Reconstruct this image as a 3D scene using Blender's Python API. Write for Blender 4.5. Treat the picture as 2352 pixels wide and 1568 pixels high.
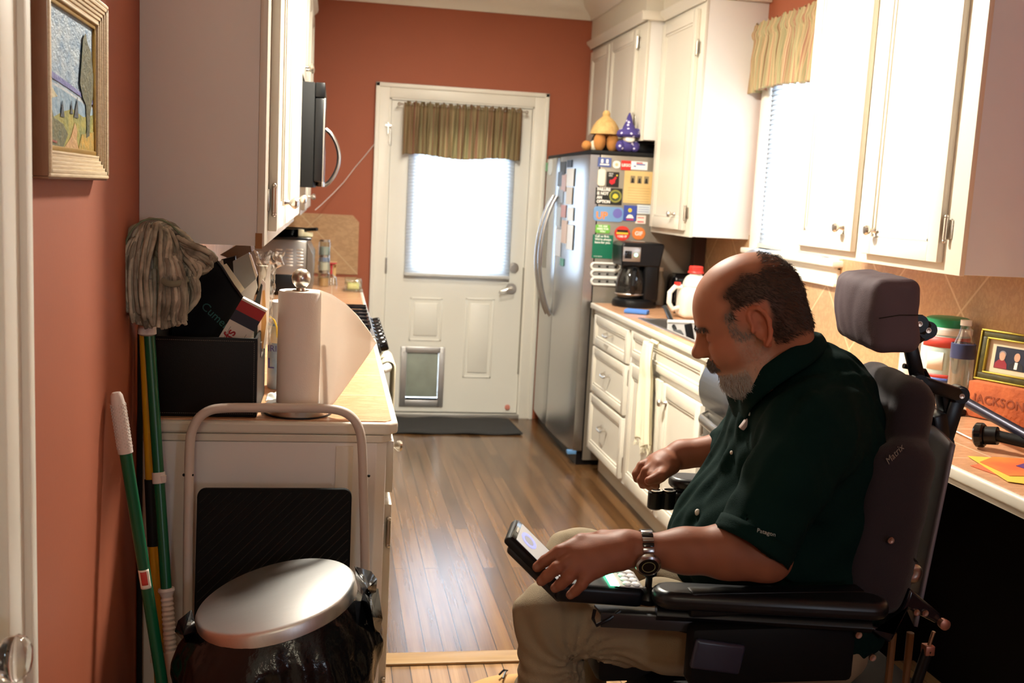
import bpy, bmesh, math, random
import numpy as np
from mathutils import Vector, Matrix, noise as mnoise
for o in list(bpy.data.objects): bpy.data.objects.remove(o, do_unlink=True)
SC = bpy.context.scene; COL = SC.collection; PI = math.pi
# ---------------------------------------------------------------- camera
FPX = 2390.0; CAMH = 1.46
def _cam_axes():
    y, p, r = math.radians(10.0), math.radians(7.97), math.radians(-2.98)
    f = Vector((math.sin(y)*math.cos(p), math.cos(y)*math.cos(p), -math.sin(p)))
    rt = Vector((math.cos(y), -math.sin(y), 0)); dn = f.cross(rt)
    return rt*math.cos(r)+dn*math.sin(r), -rt*math.sin(r)+dn*math.cos(r), f
RT, DN, FW = _cam_axes()
cd = bpy.data.cameras.new('camera'); cam = bpy.data.objects.new('camera', cd); COL.objects.link(cam)
cam.matrix_world = Matrix(((RT.x, -DN.x, -FW.x, 0), (RT.y, -DN.y, -FW.y, 0), (RT.z, -DN.z, -FW.z, CAMH), (0, 0, 0, 1)))
cd.sensor_width = 36; cd.lens = FPX/2352*36; cd.clip_start = .05
cd.dof.use_dof = True; cd.dof.focus_distance = 2.15; cd.dof.aperture_fstop = 6.3
SC.camera = cam
# ---------------------------------------------------------------- world, lamps, exposure
w = bpy.data.worlds.new('world'); SC.world = w; w.use_nodes = True
bg = w.node_tree.nodes['Background']; bg.inputs[0].default_value = (.72, .86, 1, 1); bg.inputs[1].default_value = 12.0
def lamp(name, loc, watt, size, col, kind='POINT', rot=None, sy=None):
    l = bpy.data.lights.new(name, kind); l.energy = watt; l.color = col
    if kind == 'POINT': l.shadow_soft_size = size
    elif kind == 'AREA':
        l.size = size
        if sy: l.shape = 'RECTANGLE'; l.size_y = sy
    o = bpy.data.objects.new(name, l); COL.objects.link(o); o.location = loc
    if rot: o.rotation_euler = rot
    return o
WARM = (1, .95, .82)
lamp('kitchen_lamp', (.48, 3.40, 2.58), 74, .24, WARM, 'AREA').data.shape = 'DISK'
lamp('kitchen_lamp', (.70, 5.00, 2.58), 10, .24, WARM, 'AREA').data.shape = 'DISK'
lamp('near_room_fill', (-.1, -1.0, 2.3), 15, .15, (1, .93, .70))  # unseen warm fill added behind the camera to lift the near side
p1 = lamp('door_portal', (.80, 6.72, 1.32), 1, .62, (1, 1, 1), 'AREA', (-PI/2, 0, 0), .8); p1.data.cycles.is_portal = True
p2 = lamp('window_portal', (2.12, 4.32, 1.66), 1, .8, (1, 1, 1), 'AREA', (0, PI/2, 0), .74); p2.data.cycles.is_portal = True
p3 = lamp('room_portal', (1.65, -2.46, 1.52), 1, .4, (1, 1, 1), 'AREA', (PI/2, 0, 0), .65); p3.data.cycles.is_portal = True
vs = SC.view_settings; vs.view_transform = 'Standard'; vs.look = 'None'; vs.gamma = 1; vs.use_curve_mapping = False
vs.exposure = 0.84
try:
    SC.cycles.max_bounces = 8; SC.cycles.diffuse_bounces = 4; SC.cycles.glossy_bounces = 4; SC.cycles.sample_clamp_indirect = 6
    SC.cycles.caustics_reflective = False; SC.cycles.caustics_refractive = False; SC.cycles.use_denoising = True
except Exception: pass
# ---------------------------------------------------------------- helpers
def at(px, py, X=None, Y=None, Z=None):
    """point of the place seen at a pixel of the photograph, at a given world X, Y or Z"""
    d = RT*((px-1176)/FPX)+DN*((py-784)/FPX)+FW
    t = X/d.x if X is not None else (Y/d.y if Y is not None else (Z-CAMH)/d.z)
    return Vector((d.x*t, d.y*t, CAMH+d.z*t))
def V(*a): return Vector(a)
def thing(name, label, cat, loc=(0, 0, 0), group=None, rz=0):
    o = bpy.data.objects.new(name, None); COL.objects.link(o); o.empty_display_size = .05
    o.location = loc; o.rotation_euler = (0, 0, rz)
    tag(o, label, cat, group); return o
def tag(o, label=None, cat=None, group=None, kind=None):
    if label: o['label'] = label
    if cat: o['category'] = cat
    if group: o['group'] = group
    if kind: o['kind'] = kind
    return o
def pm(o, parent):
    if parent is not None:
        o.parent = parent; m = Matrix.Identity(4); c = parent
        chain = []
        while c is not None: chain.append(c); c = c.parent
        for c in reversed(chain):
            m = m @ c.matrix_parent_inverse @ (Matrix.Translation(c.location) @ c.rotation_euler.to_matrix().to_4x4())
        o.matrix_parent_inverse = m.inverted()
def structure(o): o['kind'] = 'structure'; return o
class MB:
    def __init__(s): s.bm = bmesh.new()
    def box(s, x0, x1, y0, y1, z0, z1, bev=0, seg=2):
        return s.obox(((x0+x1)/2, (y0+y1)/2, (z0+z1)/2), (abs(x1-x0), abs(y1-y0), abs(z1-z0)), None, bev, seg)
    def obox(s, c, size, R=None, bev=0, seg=2, taper=None):
        v = []
        M = R.to_3x3() if R is not None else Matrix.Identity(3)
        c = Vector(c)
        for i in (-1, 1):
            for j in (-1, 1):
                for k in (-1, 1):
                    q = Vector((i*size[0]/2, j*size[1]/2, k*size[2]/2))
                    if taper and k > 0: q.x *= taper[0]; q.y *= taper[1]
                    v.append(s.bm.verts.new(c+M @ q))
        F = [(0, 1, 3, 2), (4, 6, 7, 5), (0, 4, 5, 1), (2, 3, 7, 6), (0, 2, 6, 4), (1, 5, 7, 3)]
        fs = [s.bm.faces.new([v[i] for i in f]) for f in F]
        if bev > 0:
            es = list({e for f in fs for e in f.edges})
            bmesh.ops.bevel(s.bm, geom=es, offset=min(bev, min(size)*.49), segments=seg, profile=.5, affect='EDGES')
        return s
    def tube(s, pts, r, seg=10, caps=True, closed=False, flat=None, rf=None):
        pts = [Vector(p) for p in pts]; n = len(pts); rings = []; up = None
        for i, p in enumerate(pts):
            if closed: t = pts[(i+1) % n]-pts[i-1]
            else: t = pts[min(i+1, n-1)]-pts[max(i-1, 0)]
            if t.length < 1e-9: t = Vector((0, 0, 1))
            t.normalize()
            if up is None:
                up = Vector((0, 0, 1)) if abs(t.z) < .9 else Vector((1, 0, 0))
                if flat is not None: up = Vector(flat)
            a = t.cross(up)
            if a.length < 1e-6: a = t.cross(Vector((.3, .9, .1)))
            a.normalize(); b = a.cross(t).normalized(); up = b
            rr = r[i] if isinstance(r, (list, tuple)) else r
            ra, rb = (rr if isinstance(rr, tuple) else (rr, rr))
            rings.append([s.bm.verts.new(p+a*math.cos(2*PI*k/seg)*ra+b*math.sin(2*PI*k/seg)*rb) for k in range(seg)])
        for i in range(n if closed else n-1):
            A, B = rings[i], rings[(i+1) % n]
            for k in range(seg): s.bm.faces.new((A[k], A[(k+1) % seg], B[(k+1) % seg], B[k]))
        if caps and not closed: s.bm.faces.new(rings[0][::-1]); s.bm.faces.new(rings[-1])
        return s
    def lathe(s, prof, o, axis=(0, 0, 1), seg=24, sx=1, sy=1):
        ax = Vector(axis).normalized(); a = ax.cross(Vector((0, 1, 0)) if abs(ax.y) < .9 else Vector((0, 0, 1))).normalized(); b = ax.cross(a)
        if abs(ax.z) > .99: a = Vector((1, 0, 0)); b = Vector((0, 1, 0))
        o = Vector(o); rings = []
        for r, h in prof:
            if r < 1e-6: rings.append([s.bm.verts.new(o+ax*h)])
            else: rings.append([s.bm.verts.new(o+ax*h+a*math.cos(2*PI*k/seg)*r*sx+b*math.sin(2*PI*k/seg)*r*sy) for k in range(seg)])
        for A, B in zip(rings, rings[1:]):
            for k in range(seg):
                f = []
                k2 = (k+1) % seg
                if len(A) == 1 and len(B) == 1: continue
                if len(A) == 1: f = (A[0], B[k2], B[k])
                elif len(B) == 1: f = (A[k], A[k2], B[0])
                else: f = (A[k], A[k2], B[k2], B[k])
                s.bm.faces.new(f)
        return s
    def cyl(s, o, r, h, axis=(0, 0, 1), seg=24, bev=0):
        if bev: return s.lathe([(0, 0), (r-bev, 0), (r, bev), (r, h-bev), (r-bev, h), (0, h)], o, axis, seg)
        return s.lathe([(0, 0), (r, 0), (r, h), (0, h)], o, axis, seg)
    def ball(s, c, r, seg=16, rings=10, R=None):
        r = (r, r, r) if not isinstance(r, (tuple, list)) else r
        M = R.to_3x3() if R is not None else Matrix.Identity(3); c = Vector(c); rs = []
        for i in range(rings+1):
            th = PI*i/rings
            if i in (0, rings): rs.append([s.bm.verts.new(c+M @ Vector((0, 0, r[2]*math.cos(th))))])
            else: rs.append([s.bm.verts.new(c+M @ Vector((r[0]*math.sin(th)*math.cos(2*PI*k/seg), r[1]*math.sin(th)*math.sin(2*PI*k/seg), r[2]*math.cos(th)))) for k in range(seg)])
        for A, B in zip(rs, rs[1:]):
            for k in range(seg):
                k2 = (k+1) % seg
                if len(A) == 1: s.bm.faces.new((A[0], B[k], B[k2]))
                elif len(B) == 1: s.bm.faces.new((A[k], B[0], A[k2]))
                else: s.bm.faces.new((A[k], B[k], B[k2], A[k2]))
        return s
    def prism(s, poly, o, u, v, t):
        """polygon in the plane (u, v) at o, thickened by vector t"""
        o, u, v, t = Vector(o), Vector(u), Vector(v), Vector(t)
        A = [s.bm.verts.new(o+u*p[0]+v*p[1]) for p in poly]; B = [s.bm.verts.new(x.co+t) for x in A]
        n = len(A)
        s.bm.faces.new(A[::-1]); s.bm.faces.new(B)
        for i in range(n): s.bm.faces.new((A[i], A[(i+1) % n], B[(i+1) % n], B[i]))
        return s
    def surf(s, fn, nu, nv, wrapu=False):
        g = [[s.bm.verts.new(fn(i/(nu if wrapu else nu-1) if nu > 1 else 0, j/(nv-1))) for j in range(nv)] for i in range(nu)]
        for i in range(nu if wrapu else nu-1):
            for j in range(nv-1):
                i2 = (i+1) % nu; s.bm.faces.new((g[i][j], g[i2][j], g[i2][j+1], g[i][j+1]))
        return s
    def obj(s, name, mat, parent=None, bevel=0, smooth=True, ang=35, sub=0, solid=0, segs=2):
        bmesh.ops.recalc_face_normals(s.bm, faces=s.bm.faces)
        me = bpy.data.meshes.new(name); s.bm.to_mesh(me); s.bm.free()
        return mkobj(name, me, mat, parent, bevel, smooth, ang, sub, solid, segs)
def mkobj(name, me, mat, parent=None, bevel=0, smooth=True, ang=35, sub=0, solid=0, segs=2):
    o = bpy.data.objects.new(name, me); COL.objects.link(o)
    for m in (mat if isinstance(mat, (list, tuple)) else [mat]): me.materials.append(m)
    if smooth:
        me.polygons.foreach_set('use_smooth', [True]*len(me.polygons))
        try: me.set_sharp_from_angle(angle=math.radians(ang))
        except Exception: pass
    if solid: m = o.modifiers.new('s', 'SOLIDIFY'); m.thickness = solid; m.offset = 0
    if bevel: m = o.modifiers.new('b', 'BEVEL'); m.width = bevel; m.segments = segs; m.limit_method = 'ANGLE'; m.angle_limit = math.radians(40)
    if sub: m = o.modifiers.new('u', 'SUBSURF'); m.levels = sub; m.render_levels = sub
    pm(o, parent)
    return o
_fn = {}
def text(name, s, size, loc, right, up, mat, parent=None, depth=.0006, align='LEFT', shear=0, bold=0, squash=1):
    cu = bpy.data.curves.new('t', 'FONT'); cu.body = s; cu.size = size; cu.extrude = depth/2; cu.align_x = align; cu.shear = shear; cu.offset = bold; cu.resolution_u = 3
    o = bpy.data.objects.new('t', cu); COL.objects.link(o)
    bpy.context.view_layer.update()
    me = bpy.data.meshes.new_from_object(o.evaluated_get(bpy.context.evaluated_depsgraph_get()))
    bpy.data.objects.remove(o, do_unlink=True); bpy.data.curves.remove(cu)
    r = Vector(right).normalized(); u = Vector(up).normalized(); n = r.cross(u)
    l = Vector(loc)
    for v in me.vertices: c = v.co.copy(); v.co = l+r*c.x*squash+u*c.y+n*(c.z+depth/2)
    return mkobj(name, me, mat, parent, smooth=False)
# ---------------------------------------------------------------- materials
MATS = {}
def mat(name, col, rough=.5, metal=0, noise=0, nscale=8, col2=None, bump=0, bscale=60, spec=None, trans=0, alpha=1, emit=None, estr=0, coat=0, ior=None, sheen=0, sss=0, stretch=(1, 1, 1)):
    if name in MATS: return MATS[name]
    m = bpy.data.materials.new(name); m.use_nodes = True; MATS[name] = m
    nt = m.node_tree; b = nt.nodes['Principled BSDF']; I = b.inputs
    I['Base Color'].default_value = (*col, 1); I['Roughness'].default_value = rough; I['Metallic'].default_value = metal
    if spec is not None: I['Specular IOR Level'].default_value = spec
    if trans: I['Transmission Weight'].default_value = trans
    if ior: I['IOR'].default_value = ior
    if alpha < 1: I['Alpha'].default_value = alpha
    if coat: I['Coat Weight'].default_value = coat; I['Coat Roughness'].default_value = .1
    if sheen: I['Sheen Weight'].default_value = sheen
    if sss: I['Subsurface Weight'].default_value = sss; I['Subsurface Radius'].default_value = (.02, .008, .004); I['Subsurface Scale'].default_value = 1
    if emit: I['Emission Color'].default_value = (*emit, 1); I['Emission Strength'].default_value = estr
    tc = nt.nodes.new('ShaderNodeTexCoord'); mp = nt.nodes.new('ShaderNodeMapping'); nt.links.new(tc.outputs['Object'], mp.inputs[0]); mp.inputs['Scale'].default_value = stretch
    if col2 is None: col2 = tuple(max(0, c*(1-.18)) for c in col)
    nz = nt.nodes.new('ShaderNodeTexNoise'); nz.inputs['Scale'].default_value = nscale; nz.inputs['Detail'].default_value = 4; nt.links.new(mp.outputs[0], nz.inputs[0])
    if noise >= 0 and not trans:
        mx = nt.nodes.new('ShaderNodeMix'); mx.data_type = 'RGBA'; mx.inputs[6].default_value = (*col, 1); mx.inputs[7].default_value = (*col2, 1)
        mr = nt.nodes.new('ShaderNodeMapRange'); mr.inputs[1].default_value = .35; mr.inputs[2].default_value = .7; mr.inputs[4].default_value = max(noise, .12)
        nt.links.new(nz.outputs['Fac'], mr.inputs[0]); nt.links.new(mr.outputs[0], mx.inputs[0]); nt.links.new(mx.outputs[2], I['Base Color'])
    if bump:
        n2 = nt.nodes.new('ShaderNodeTexNoise'); n2.inputs['Scale'].default_value = bscale; n2.inputs['Detail'].default_value = 5; nt.links.new(mp.outputs[0], n2.inputs[0])
        bp = nt.nodes.new('ShaderNodeBump'); bp.inputs['Strength'].default_value = bump; bp.inputs['Distance'].default_value = .004
        nt.links.new(n2.outputs['Fac'], bp.inputs['Height']); nt.links.new(bp.outputs[0], I['Normal'])
    return m
class NG:
    """small node-graph helper for the bigger materials"""
    def __init__(s, name, rough=.5):
        s.m = bpy.data.materials.new(name); s.m.use_nodes = True; MATS[name] = s.m; s.nt = s.m.node_tree; s.b = s.nt.nodes['Principled BSDF']; s.b.inputs['Roughness'].default_value = rough
        s.tc = s.nt.nodes.new('ShaderNodeTexCoord')
    def n(s, t, **k):
        x = s.nt.nodes.new(t)
        for a, v in k.items(): setattr(x, a, v)
        return x
    def l(s, a, b): s.nt.links.new(a, b); return b.node
    def mapping(s, rot=(0, 0, 0), scale=(1, 1, 1), loc=(0, 0, 0)):
        m = s.n('ShaderNodeMapping'); m.inputs['Rotation'].default_value = rot; m.inputs['Scale'].default_value = scale; m.inputs['Location'].default_value = loc
        s.l(s.tc.outputs['Object'], m.inputs[0]); return m.outputs[0]
    def noise(s, vec, scale, detail=4, rough=.55):
        x = s.n('ShaderNodeTexNoise'); x.inputs['Scale'].default_value = scale; x.inputs['Detail'].default_value = detail; x.inputs['Roughness'].default_value = rough; s.l(vec, x.inputs[0]); return x.outputs['Fac']
    def ramp(s, fac, stops):
        r = s.n('ShaderNodeValToRGB'); e = r.color_ramp.elements
        e[0].position = stops[0][0]; e[0].color = (*stops[0][1], 1); e[1].position = stops[-1][0]; e[1].color = (*stops[-1][1], 1)
        for p, c in stops[1:-1]: q = e.new(p); q.color = (*c, 1)
        s.l(fac, r.inputs[0]); return r.outputs[0]
    def mix(s, f, a, b, mode='MIX'):
        x = s.n('ShaderNodeMix', data_type='RGBA', blend_type=mode)
        for i, v in ((0, f), (6, a), (7, b)):
            if hasattr(v, 'links'): s.l(v, x.inputs[i])
            elif i == 0: x.inputs[0].default_value = v
            else: x.inputs[i].default_value = (*v, 1)
        return x.outputs[2]
    def bump(s, h, st=.3, d=.003):
        b = s.n('ShaderNodeBump'); b.inputs['Strength'].default_value = st; b.inputs['Distance'].default_value = d; s.l(h, b.inputs['Height']); s.l(b.outputs[0], s.b.inputs['Normal'])
    def base(s, c): s.l(c, s.b.inputs['Base Color']); return s.m
def hx(h):
    h = h.lstrip('#'); return tuple((lambda c: c/12.92 if c <= .04045 else ((c+.055)/1.055)**2.4)(int(h[i:i+2], 16)/255) for i in (0, 2, 4))
def tile_mat(name, size, rot, ca, cb, grout, plane='XY', gl=.004, rough=.3, loc=(0, 0, 0)):
    g = NG(name, rough)
    r = {'XY': (0, 0, rot), 'YZ': (0, 0, 0), 'XZ': (0, 0, 0)}[plane]
    sep = g.n('ShaderNodeSeparateXYZ'); g.l(g.tc.outputs['Object'], sep.inputs[0]); cmb = g.n('ShaderNodeCombineXYZ')
    a, b = {'XY': ('X', 'Y'), 'YZ': ('Y', 'Z'), 'XZ': ('X', 'Z')}[plane]
    g.l(sep.outputs[a], cmb.inputs[0]); g.l(sep.outputs[b], cmb.inputs[1])
    mp = g.n('ShaderNodeMapping'); mp.inputs['Rotation'].default_value = (0, 0, rot); mp.inputs['Location'].default_value = loc; g.l(cmb.outputs[0], mp.inputs[0])
    br = g.n('ShaderNodeTexBrick'); br.offset = 0; br.inputs['Scale'].default_value = 1; br.inputs['Mortar Size'].default_value = gl; br.inputs['Mortar Smooth'].default_value = .1
    br.inputs['Brick Width'].default_value = size; br.inputs['Row Height'].default_value = size; br.inputs['Color1'].default_value = (0, 0, 0, 1); br.inputs['Color2'].default_value = (1, 1, 1, 1); g.l(mp.outputs[0], br.inputs[0])
    n1 = g.noise(g.tc.outputs['Object'], 6, 6, .65); n2 = g.noise(g.mapping(scale=(1, 3, 2)), 14, 5, .7)
    base = g.mix(n1, ca, cb); v = g.ramp(n2, [(.42, (1, 1, 1)), (.52, (.72, .66, .6)), (.6, (1, 1, 1))]); base = g.mix(.6, base, v, 'MULTIPLY')
    tint = g.mix(br.outputs['Color'], (.93, .93, .93), (1.04, 1.04, 1.04)); base = g.mix(1.0, base, tint, 'MULTIPLY')
    c = g.mix(br.outputs['Fac'], base, grout); g.bump(br.outputs['Fac'], -.25, .002)
    return g.base(c)
def brushed(name, col, rough=.3, stretch=(2, 2, 200)):
    g = NG(name, rough); g.b.inputs['Metallic'].default_value = 1
    n = g.noise(g.mapping(scale=stretch), 4, 3); g.bump(n, .04, .001)
    return g.base(g.mix(n, tuple(c*.85 for c in col), col))
M_white = mat('white_cabinet_paint', hx('#DCD5C7'), .35, noise=.15, nscale=5, bump=.03, bscale=40)
M_side = mat('white_cabinet_side', hx('#E6E2DE'), .5, noise=.12, nscale=4)
M_trim = mat('cream_trim_paint', hx('#EDE8DC'), .4, noise=.12)
M_door = mat('door_paint', hx('#E9E5DA'), .4, noise=.15, nscale=3)
M_terra = mat('terracotta_wall_paint', hx('#A05537'), .65, noise=.3, nscale=2.5, col2=hx('#984F33'), bump=.05, bscale=120)
M_ceil = mat('ceiling_paint', hx('#E9E4D8'), .8)
M_chrome = mat('nickel', (.62, .58, .52), .28, 1)
M_steel = brushed('stainless_steel', (.56, .54, .52), .3)
M_steelv = brushed('stainless_door', (.50, .49, .48), .27, (160, 160, 3))
M_black = mat('black_plastic', (.004, .004, .005), .35, spec=.3)
M_blackm = mat('matt_black_plastic', (.006, .006, .006), .6, spec=.25)
M_gloss = mat('gloss_black', (.004, .004, .005), .12, spec=.4)
M_glass = mat('clear_glass', (1, 1, 1), .02, trans=1, ior=1.45)
M_whitep = mat('white_plastic', hx('#ECEAE4'), .35)
M_dark = mat('near_black', (.002, .0012, .001), .9, spec=.05)
M_countertile = tile_mat('counter_tile', .305, 0, hx('#D9A681'), hx('#C4926C'), hx('#D8B898'), 'XY', .003, .25)
M_splash = tile_mat('backsplash_tile', .33, PI/4, hx('#CDAA82'), hx('#B48C64'), hx('#D6BA92'), 'YZ', .004, .35)
M_splashx = tile_mat('backsplash_tile_far', .43, PI/4, hx('#C9A47C'), hx('#B48C62'), hx('#C8AA84'), 'XZ', .003, .35, loc=(.1, .1, 0))
def floor_mat(name, w, L, ca, cb, cc, rough, rot=0, dy=0):
    g = NG(name, rough); mp = g.mapping(rot=(0, 0, PI/2+rot), loc=(dy, .02, 0))
    br = g.n('ShaderNodeTexBrick'); br.offset = .37; br.inputs['Scale'].default_value = 1; br.inputs['Mortar Size'].default_value = .0016; br.inputs['Mortar Smooth'].default_value = .2
    br.inputs['Brick Width'].default_value = L; br.inputs['Row Height'].default_value = w; br.inputs['Color1'].default_value = (0, 0, 0, 1); br.inputs['Color2'].default_value = (1, 1, 1, 1); g.l(mp, br.inputs[0])
    n1 = g.noise(g.mapping(scale=(16, .9, 1)), 1.5, 3, .5); n2 = g.noise(g.mapping(scale=(90, 1.4, 1)), 2, 3, .5)
    base = g.ramp(n1, [(.2, cc), (.45, ca), (.85, cb)])
    grain = g.ramp(n2, [(.3, (.82, .8, .78)), (.6, (1.06, 1.05, 1.04))]); base = g.mix(.8, base, grain, 'MULTIPLY')
    tint = g.mix(br.outputs['Color'], (.66, .64, .62), (1.28, 1.26, 1.22)); base = g.mix(1, base, tint, 'MULTIPLY')
    g.bump(br.outputs['Fac'], -.35, .002)
    return g.base(g.mix(br.outputs['Fac'], base, (.02, .012, .008)))
M_floor = floor_mat('dark_oak_planks', .058, 1.3, hx('#5E4228'), hx('#735434'), hx('#3C2815'), .21)
M_floor2 = floor_mat('light_oak_planks', .058, .9, hx('#86684A'), hx('#A08362'), hx('#5F452E'), .35, dy=.4)
M_oak = mat('oak_threshold', hx('#9C7C52'), .4, noise=.6, nscale=4, col2=hx('#7E5E3A'), stretch=(1, 12, 12))
# ================================================================ the room
XL, XR, YF, ZC, YB = -.43, 2.0, 6.66, 2.70, -2.5
def thin_glass(name, tint=(1, 1, 1), gl=.08, rough=.02):
    m = bpy.data.materials.new(name); m.use_nodes = True; nt = m.node_tree; nt.nodes.remove(nt.nodes['Principled BSDF']); MATS[name] = m
    t = nt.nodes.new('ShaderNodeBsdfTransparent'); t.inputs[0].default_value = (*tint, 1); g = nt.nodes.new('ShaderNodeBsdfGlossy'); g.inputs['Roughness'].default_value = rough
    lw = nt.nodes.new('ShaderNodeLayerWeight'); lw.inputs[0].default_value = .35; mr = nt.nodes.new('ShaderNodeMapRange'); mr.inputs[3].default_value = gl; mr.inputs[4].default_value = .75
    nt.links.new(lw.outputs['Facing'], mr.inputs[0]); x = nt.nodes.new('ShaderNodeMixShader'); nt.links.new(mr.outputs[0], x.inputs[0]); nt.links.new(t.outputs[0], x.inputs[1]); nt.links.new(g.outputs[0], x.inputs[2])
    nt.links.new(x.outputs[0], nt.nodes['Material Output'].inputs[0]); return m
def translucent(name, col, fac=.5, stripes=None, rough=.8, transp=0):
    m = bpy.data.materials.new(name); m.use_nodes = True; nt = m.node_tree; nt.nodes.remove(nt.nodes['Principled BSDF']); MATS[name] = m
    d = nt.nodes.new('ShaderNodeBsdfDiffuse'); t = nt.nodes.new('ShaderNodeBsdfTranslucent'); x = nt.nodes.new('ShaderNodeMixShader'); x.inputs[0].default_value = fac
    d.inputs[0].default_value = (*col, 1); t.inputs[0].default_value = (*col, 1)
    if stripes:
        tc = nt.nodes.new('ShaderNodeTexCoord'); mp = nt.nodes.new('ShaderNodeMapping'); mp.inputs['Scale'].default_value = stripes[0]
        nz = nt.nodes.new('ShaderNodeTexNoise'); nz.inputs['Scale'].default_value = 1; nz.inputs['Detail'].default_value = 3; nz.inputs['Roughness'].default_value = .8
        r = nt.nodes.new('ShaderNodeValToRGB'); e = r.color_ramp.elements; st = stripes[1]
        e[0].position, e[0].color = st[0][0], (*st[0][1], 1); e[1].position, e[1].color = st[-1][0], (*st[-1][1], 1)
        for p, c in st[1:-1]: q = e.new(p); q.color = (*c, 1)
        nt.links.new(tc.outputs['UV' if stripes[2] else 'Object'], mp.inputs[0]); nt.links.new(mp.outputs[0], nz.inputs[0]); nt.links.new(nz.outputs[0], r.inputs[0]); nt.links.new(r.outputs[0], d.inputs[0]); nt.links.new(r.outputs[0], t.inputs[0])
    nt.links.new(d.outputs[0], x.inputs[1]); nt.links.new(t.outputs[0], x.inputs[2]); out = x.outputs[0]
    if transp:
        tr = nt.nodes.new('ShaderNodeBsdfTransparent'); y = nt.nodes.new('ShaderNodeMixShader'); y.inputs[0].default_value = transp; nt.links.new(out, y.inputs[1]); nt.links.new(tr.outputs[0], y.inputs[2]); out = y.outputs[0]
    nt.links.new(out, nt.nodes['Material Output'].inputs[0]); return m
M_pane = thin_glass('window_glass')
M_slat = translucent('blind_slat', (.88, .91, .95), .55)
CS = [(.34, hx('#7A5A44')), (.42, hx('#BBA27E')), (.47, hx('#A3A07C')), (.52, hx('#CDB891')), (.58, hx('#A0695A')), (.66, hx('#CDBB98'))]
M_cur1 = translucent('striped_curtain', hx('#C7AE86'), .6, ((75, 1, .05), CS, False))
M_cur2 = translucent('striped_curtain_side', hx('#C7AE86'), .35, ((1, 60, .05), [(p, tuple(min(1, c*1.25) for c in k)) for p, k in CS], False))
S = structure
fl = S(MB().box(XL-.2, XR+.2, 3.10, YF+.2, -.1, 0).obj('floor', M_floor, smooth=False))
S(MB().box(-3.2, XR+1.2, YB-.2, 3.10, -.1, -.0).obj('floor', M_floor2, smooth=False))
S(MB().box(XL, XR, 3.055, 3.135, 0, .010, .004).obj('trim_1', M_oak))
S(MB().box(XL-.15, XR+.15, YB-.15, YF+.15, ZC, ZC+.1).obj('ceiling', M_ceil, smooth=False))
wl = MB()
wl.box(XL-.12, XL, 1.43, YF+.12, 0, ZC); wl.box(XL-.12, XL, .55, 1.43, 2.05, ZC); wl.box(XL-.12, XL, YB, .55, 0, ZC)
S(wl.obj('wall_left', M_terra, smooth=False))
wf = MB(); dx0, dx1, dz = .325, 1.24, 2.022
wf.box(XL, dx0, YF, YF+.12, 0, ZC); wf.box(dx1, XR+.12, YF, YF+.12, 0, ZC); wf.box(dx0, dx1, YF, YF+.12, dz, ZC)
S(wf.obj('wall_far', M_terra, smooth=False))
wy0, wy1, wz0, wz1 = 3.95, 4.70, 1.27, 2.12
wr = MB(); wr.box(XR, XR+.12, YB, wy0, 0, ZC); wr.box(XR, XR+.12, wy1, YF, 0, ZC); wr.box(XR, XR+.12, wy0, wy1, 0, wz0); wr.box(XR, XR+.12, wy0, wy1, wz1, ZC)
S(wr.obj('wall_right', M_terra, smooth=False))
wb = MB(); wb.box(XL, 1.45, YB-.12, YB, 0, ZC); wb.box(1.85, XR, YB-.12, YB, 0, ZC); wb.box(1.45, 1.85, YB-.12, YB, 0, 1.2); wb.box(1.45, 1.85, YB-.12, YB, 1.85, ZC)
S(wb.obj('wall_near', M_terra, smooth=False))
# crown moulding on the far wall and above the right cabinets
def crown(y0, y1, x, d):   # runs along Y at x, projecting d (sign) ; profile
    pr = [(0, 0), (.012, 0), (.02, .02), (.05, .055), (.075, .07), (.085, .10), (.085, .115), (0, .115)]
    return pr
pr = [(0, 0), (.012, 0), (.022, .022), (.05, .05), (.072, .066), (.088, .095), (.088, .117), (0, .117)]
S(MB().prism(pr, (XL, YF, ZC-.117), (0, -1, 0), (0, 0, 1), (XR-XL, 0, 0)).obj('trim_2', M_trim))
S(MB().prism(pr, (1.585, YF, ZC-.117), (-1, 0, 0), (0, 0, 1), (0, -1.2, 0)).prism(pr, (1.68, 5.46, ZC-.117), (-1, 0, 0), (0, 0, 1), (0, -.66, 0)).obj('trim_3', M_trim))
# ---- far door: casing, slab with a glazed opening, embossed panels, hardware
d1 = S(thing('door_1', None, None, (.78, YF, 0)))
cs = MB()
for (a, b, c, d) in ((.242, .325, 0, 2.105), (1.24, 1.325, 0, 2.105), (.325, 1.24, 2.022, 2.105)):
    cs.box(a, b, YF-.018, YF, c, d, .003)
cs.box(.236, .262, YF-.03, YF, 0, 2.112, .004); cs.box(1.305, 1.331, YF-.03, YF, 0, 2.112, .004); cs.box(.236, 1.331, YF-.03, YF, 2.086, 2.112, .004)
cs.box(.325, .335, YF-.01, YF+.12, 0, 2.022); cs.box(1.231, 1.24, YF-.01, YF+.12, 0, 2.022); cs.box(.325, 1.24, YF-.01, YF+.12, 2.013, 2.022)
cs.box(.335, .352, YF+.048, YF+.07, 0, 2.013); cs.box(1.214, 1.231, YF+.048, YF+.07, 0, 2.013); cs.box(.335, 1.231, YF+.048, YF+.07, 1.996, 2.013); cs.box(.335, 1.231, YF+.048, YF+.07, .03, .05)
cs.obj('casing', M_trim, d1)
sl = MB(); Y0, Y1 = YF+.006, YF+.046; sx0, sx1 = .338, 1.228; lx0, lx1, lz0, lz1 = .495, 1.09, .96, 1.84
pet = (.478, .708, .10, .435)
sl.box(sx0, lx0, Y0, Y1, .96, 2.01); sl.box(lx1, sx1, Y0, Y1, .96, 2.01); sl.box(lx0, lx1, Y0, Y1, lz1, 2.01)
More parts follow.
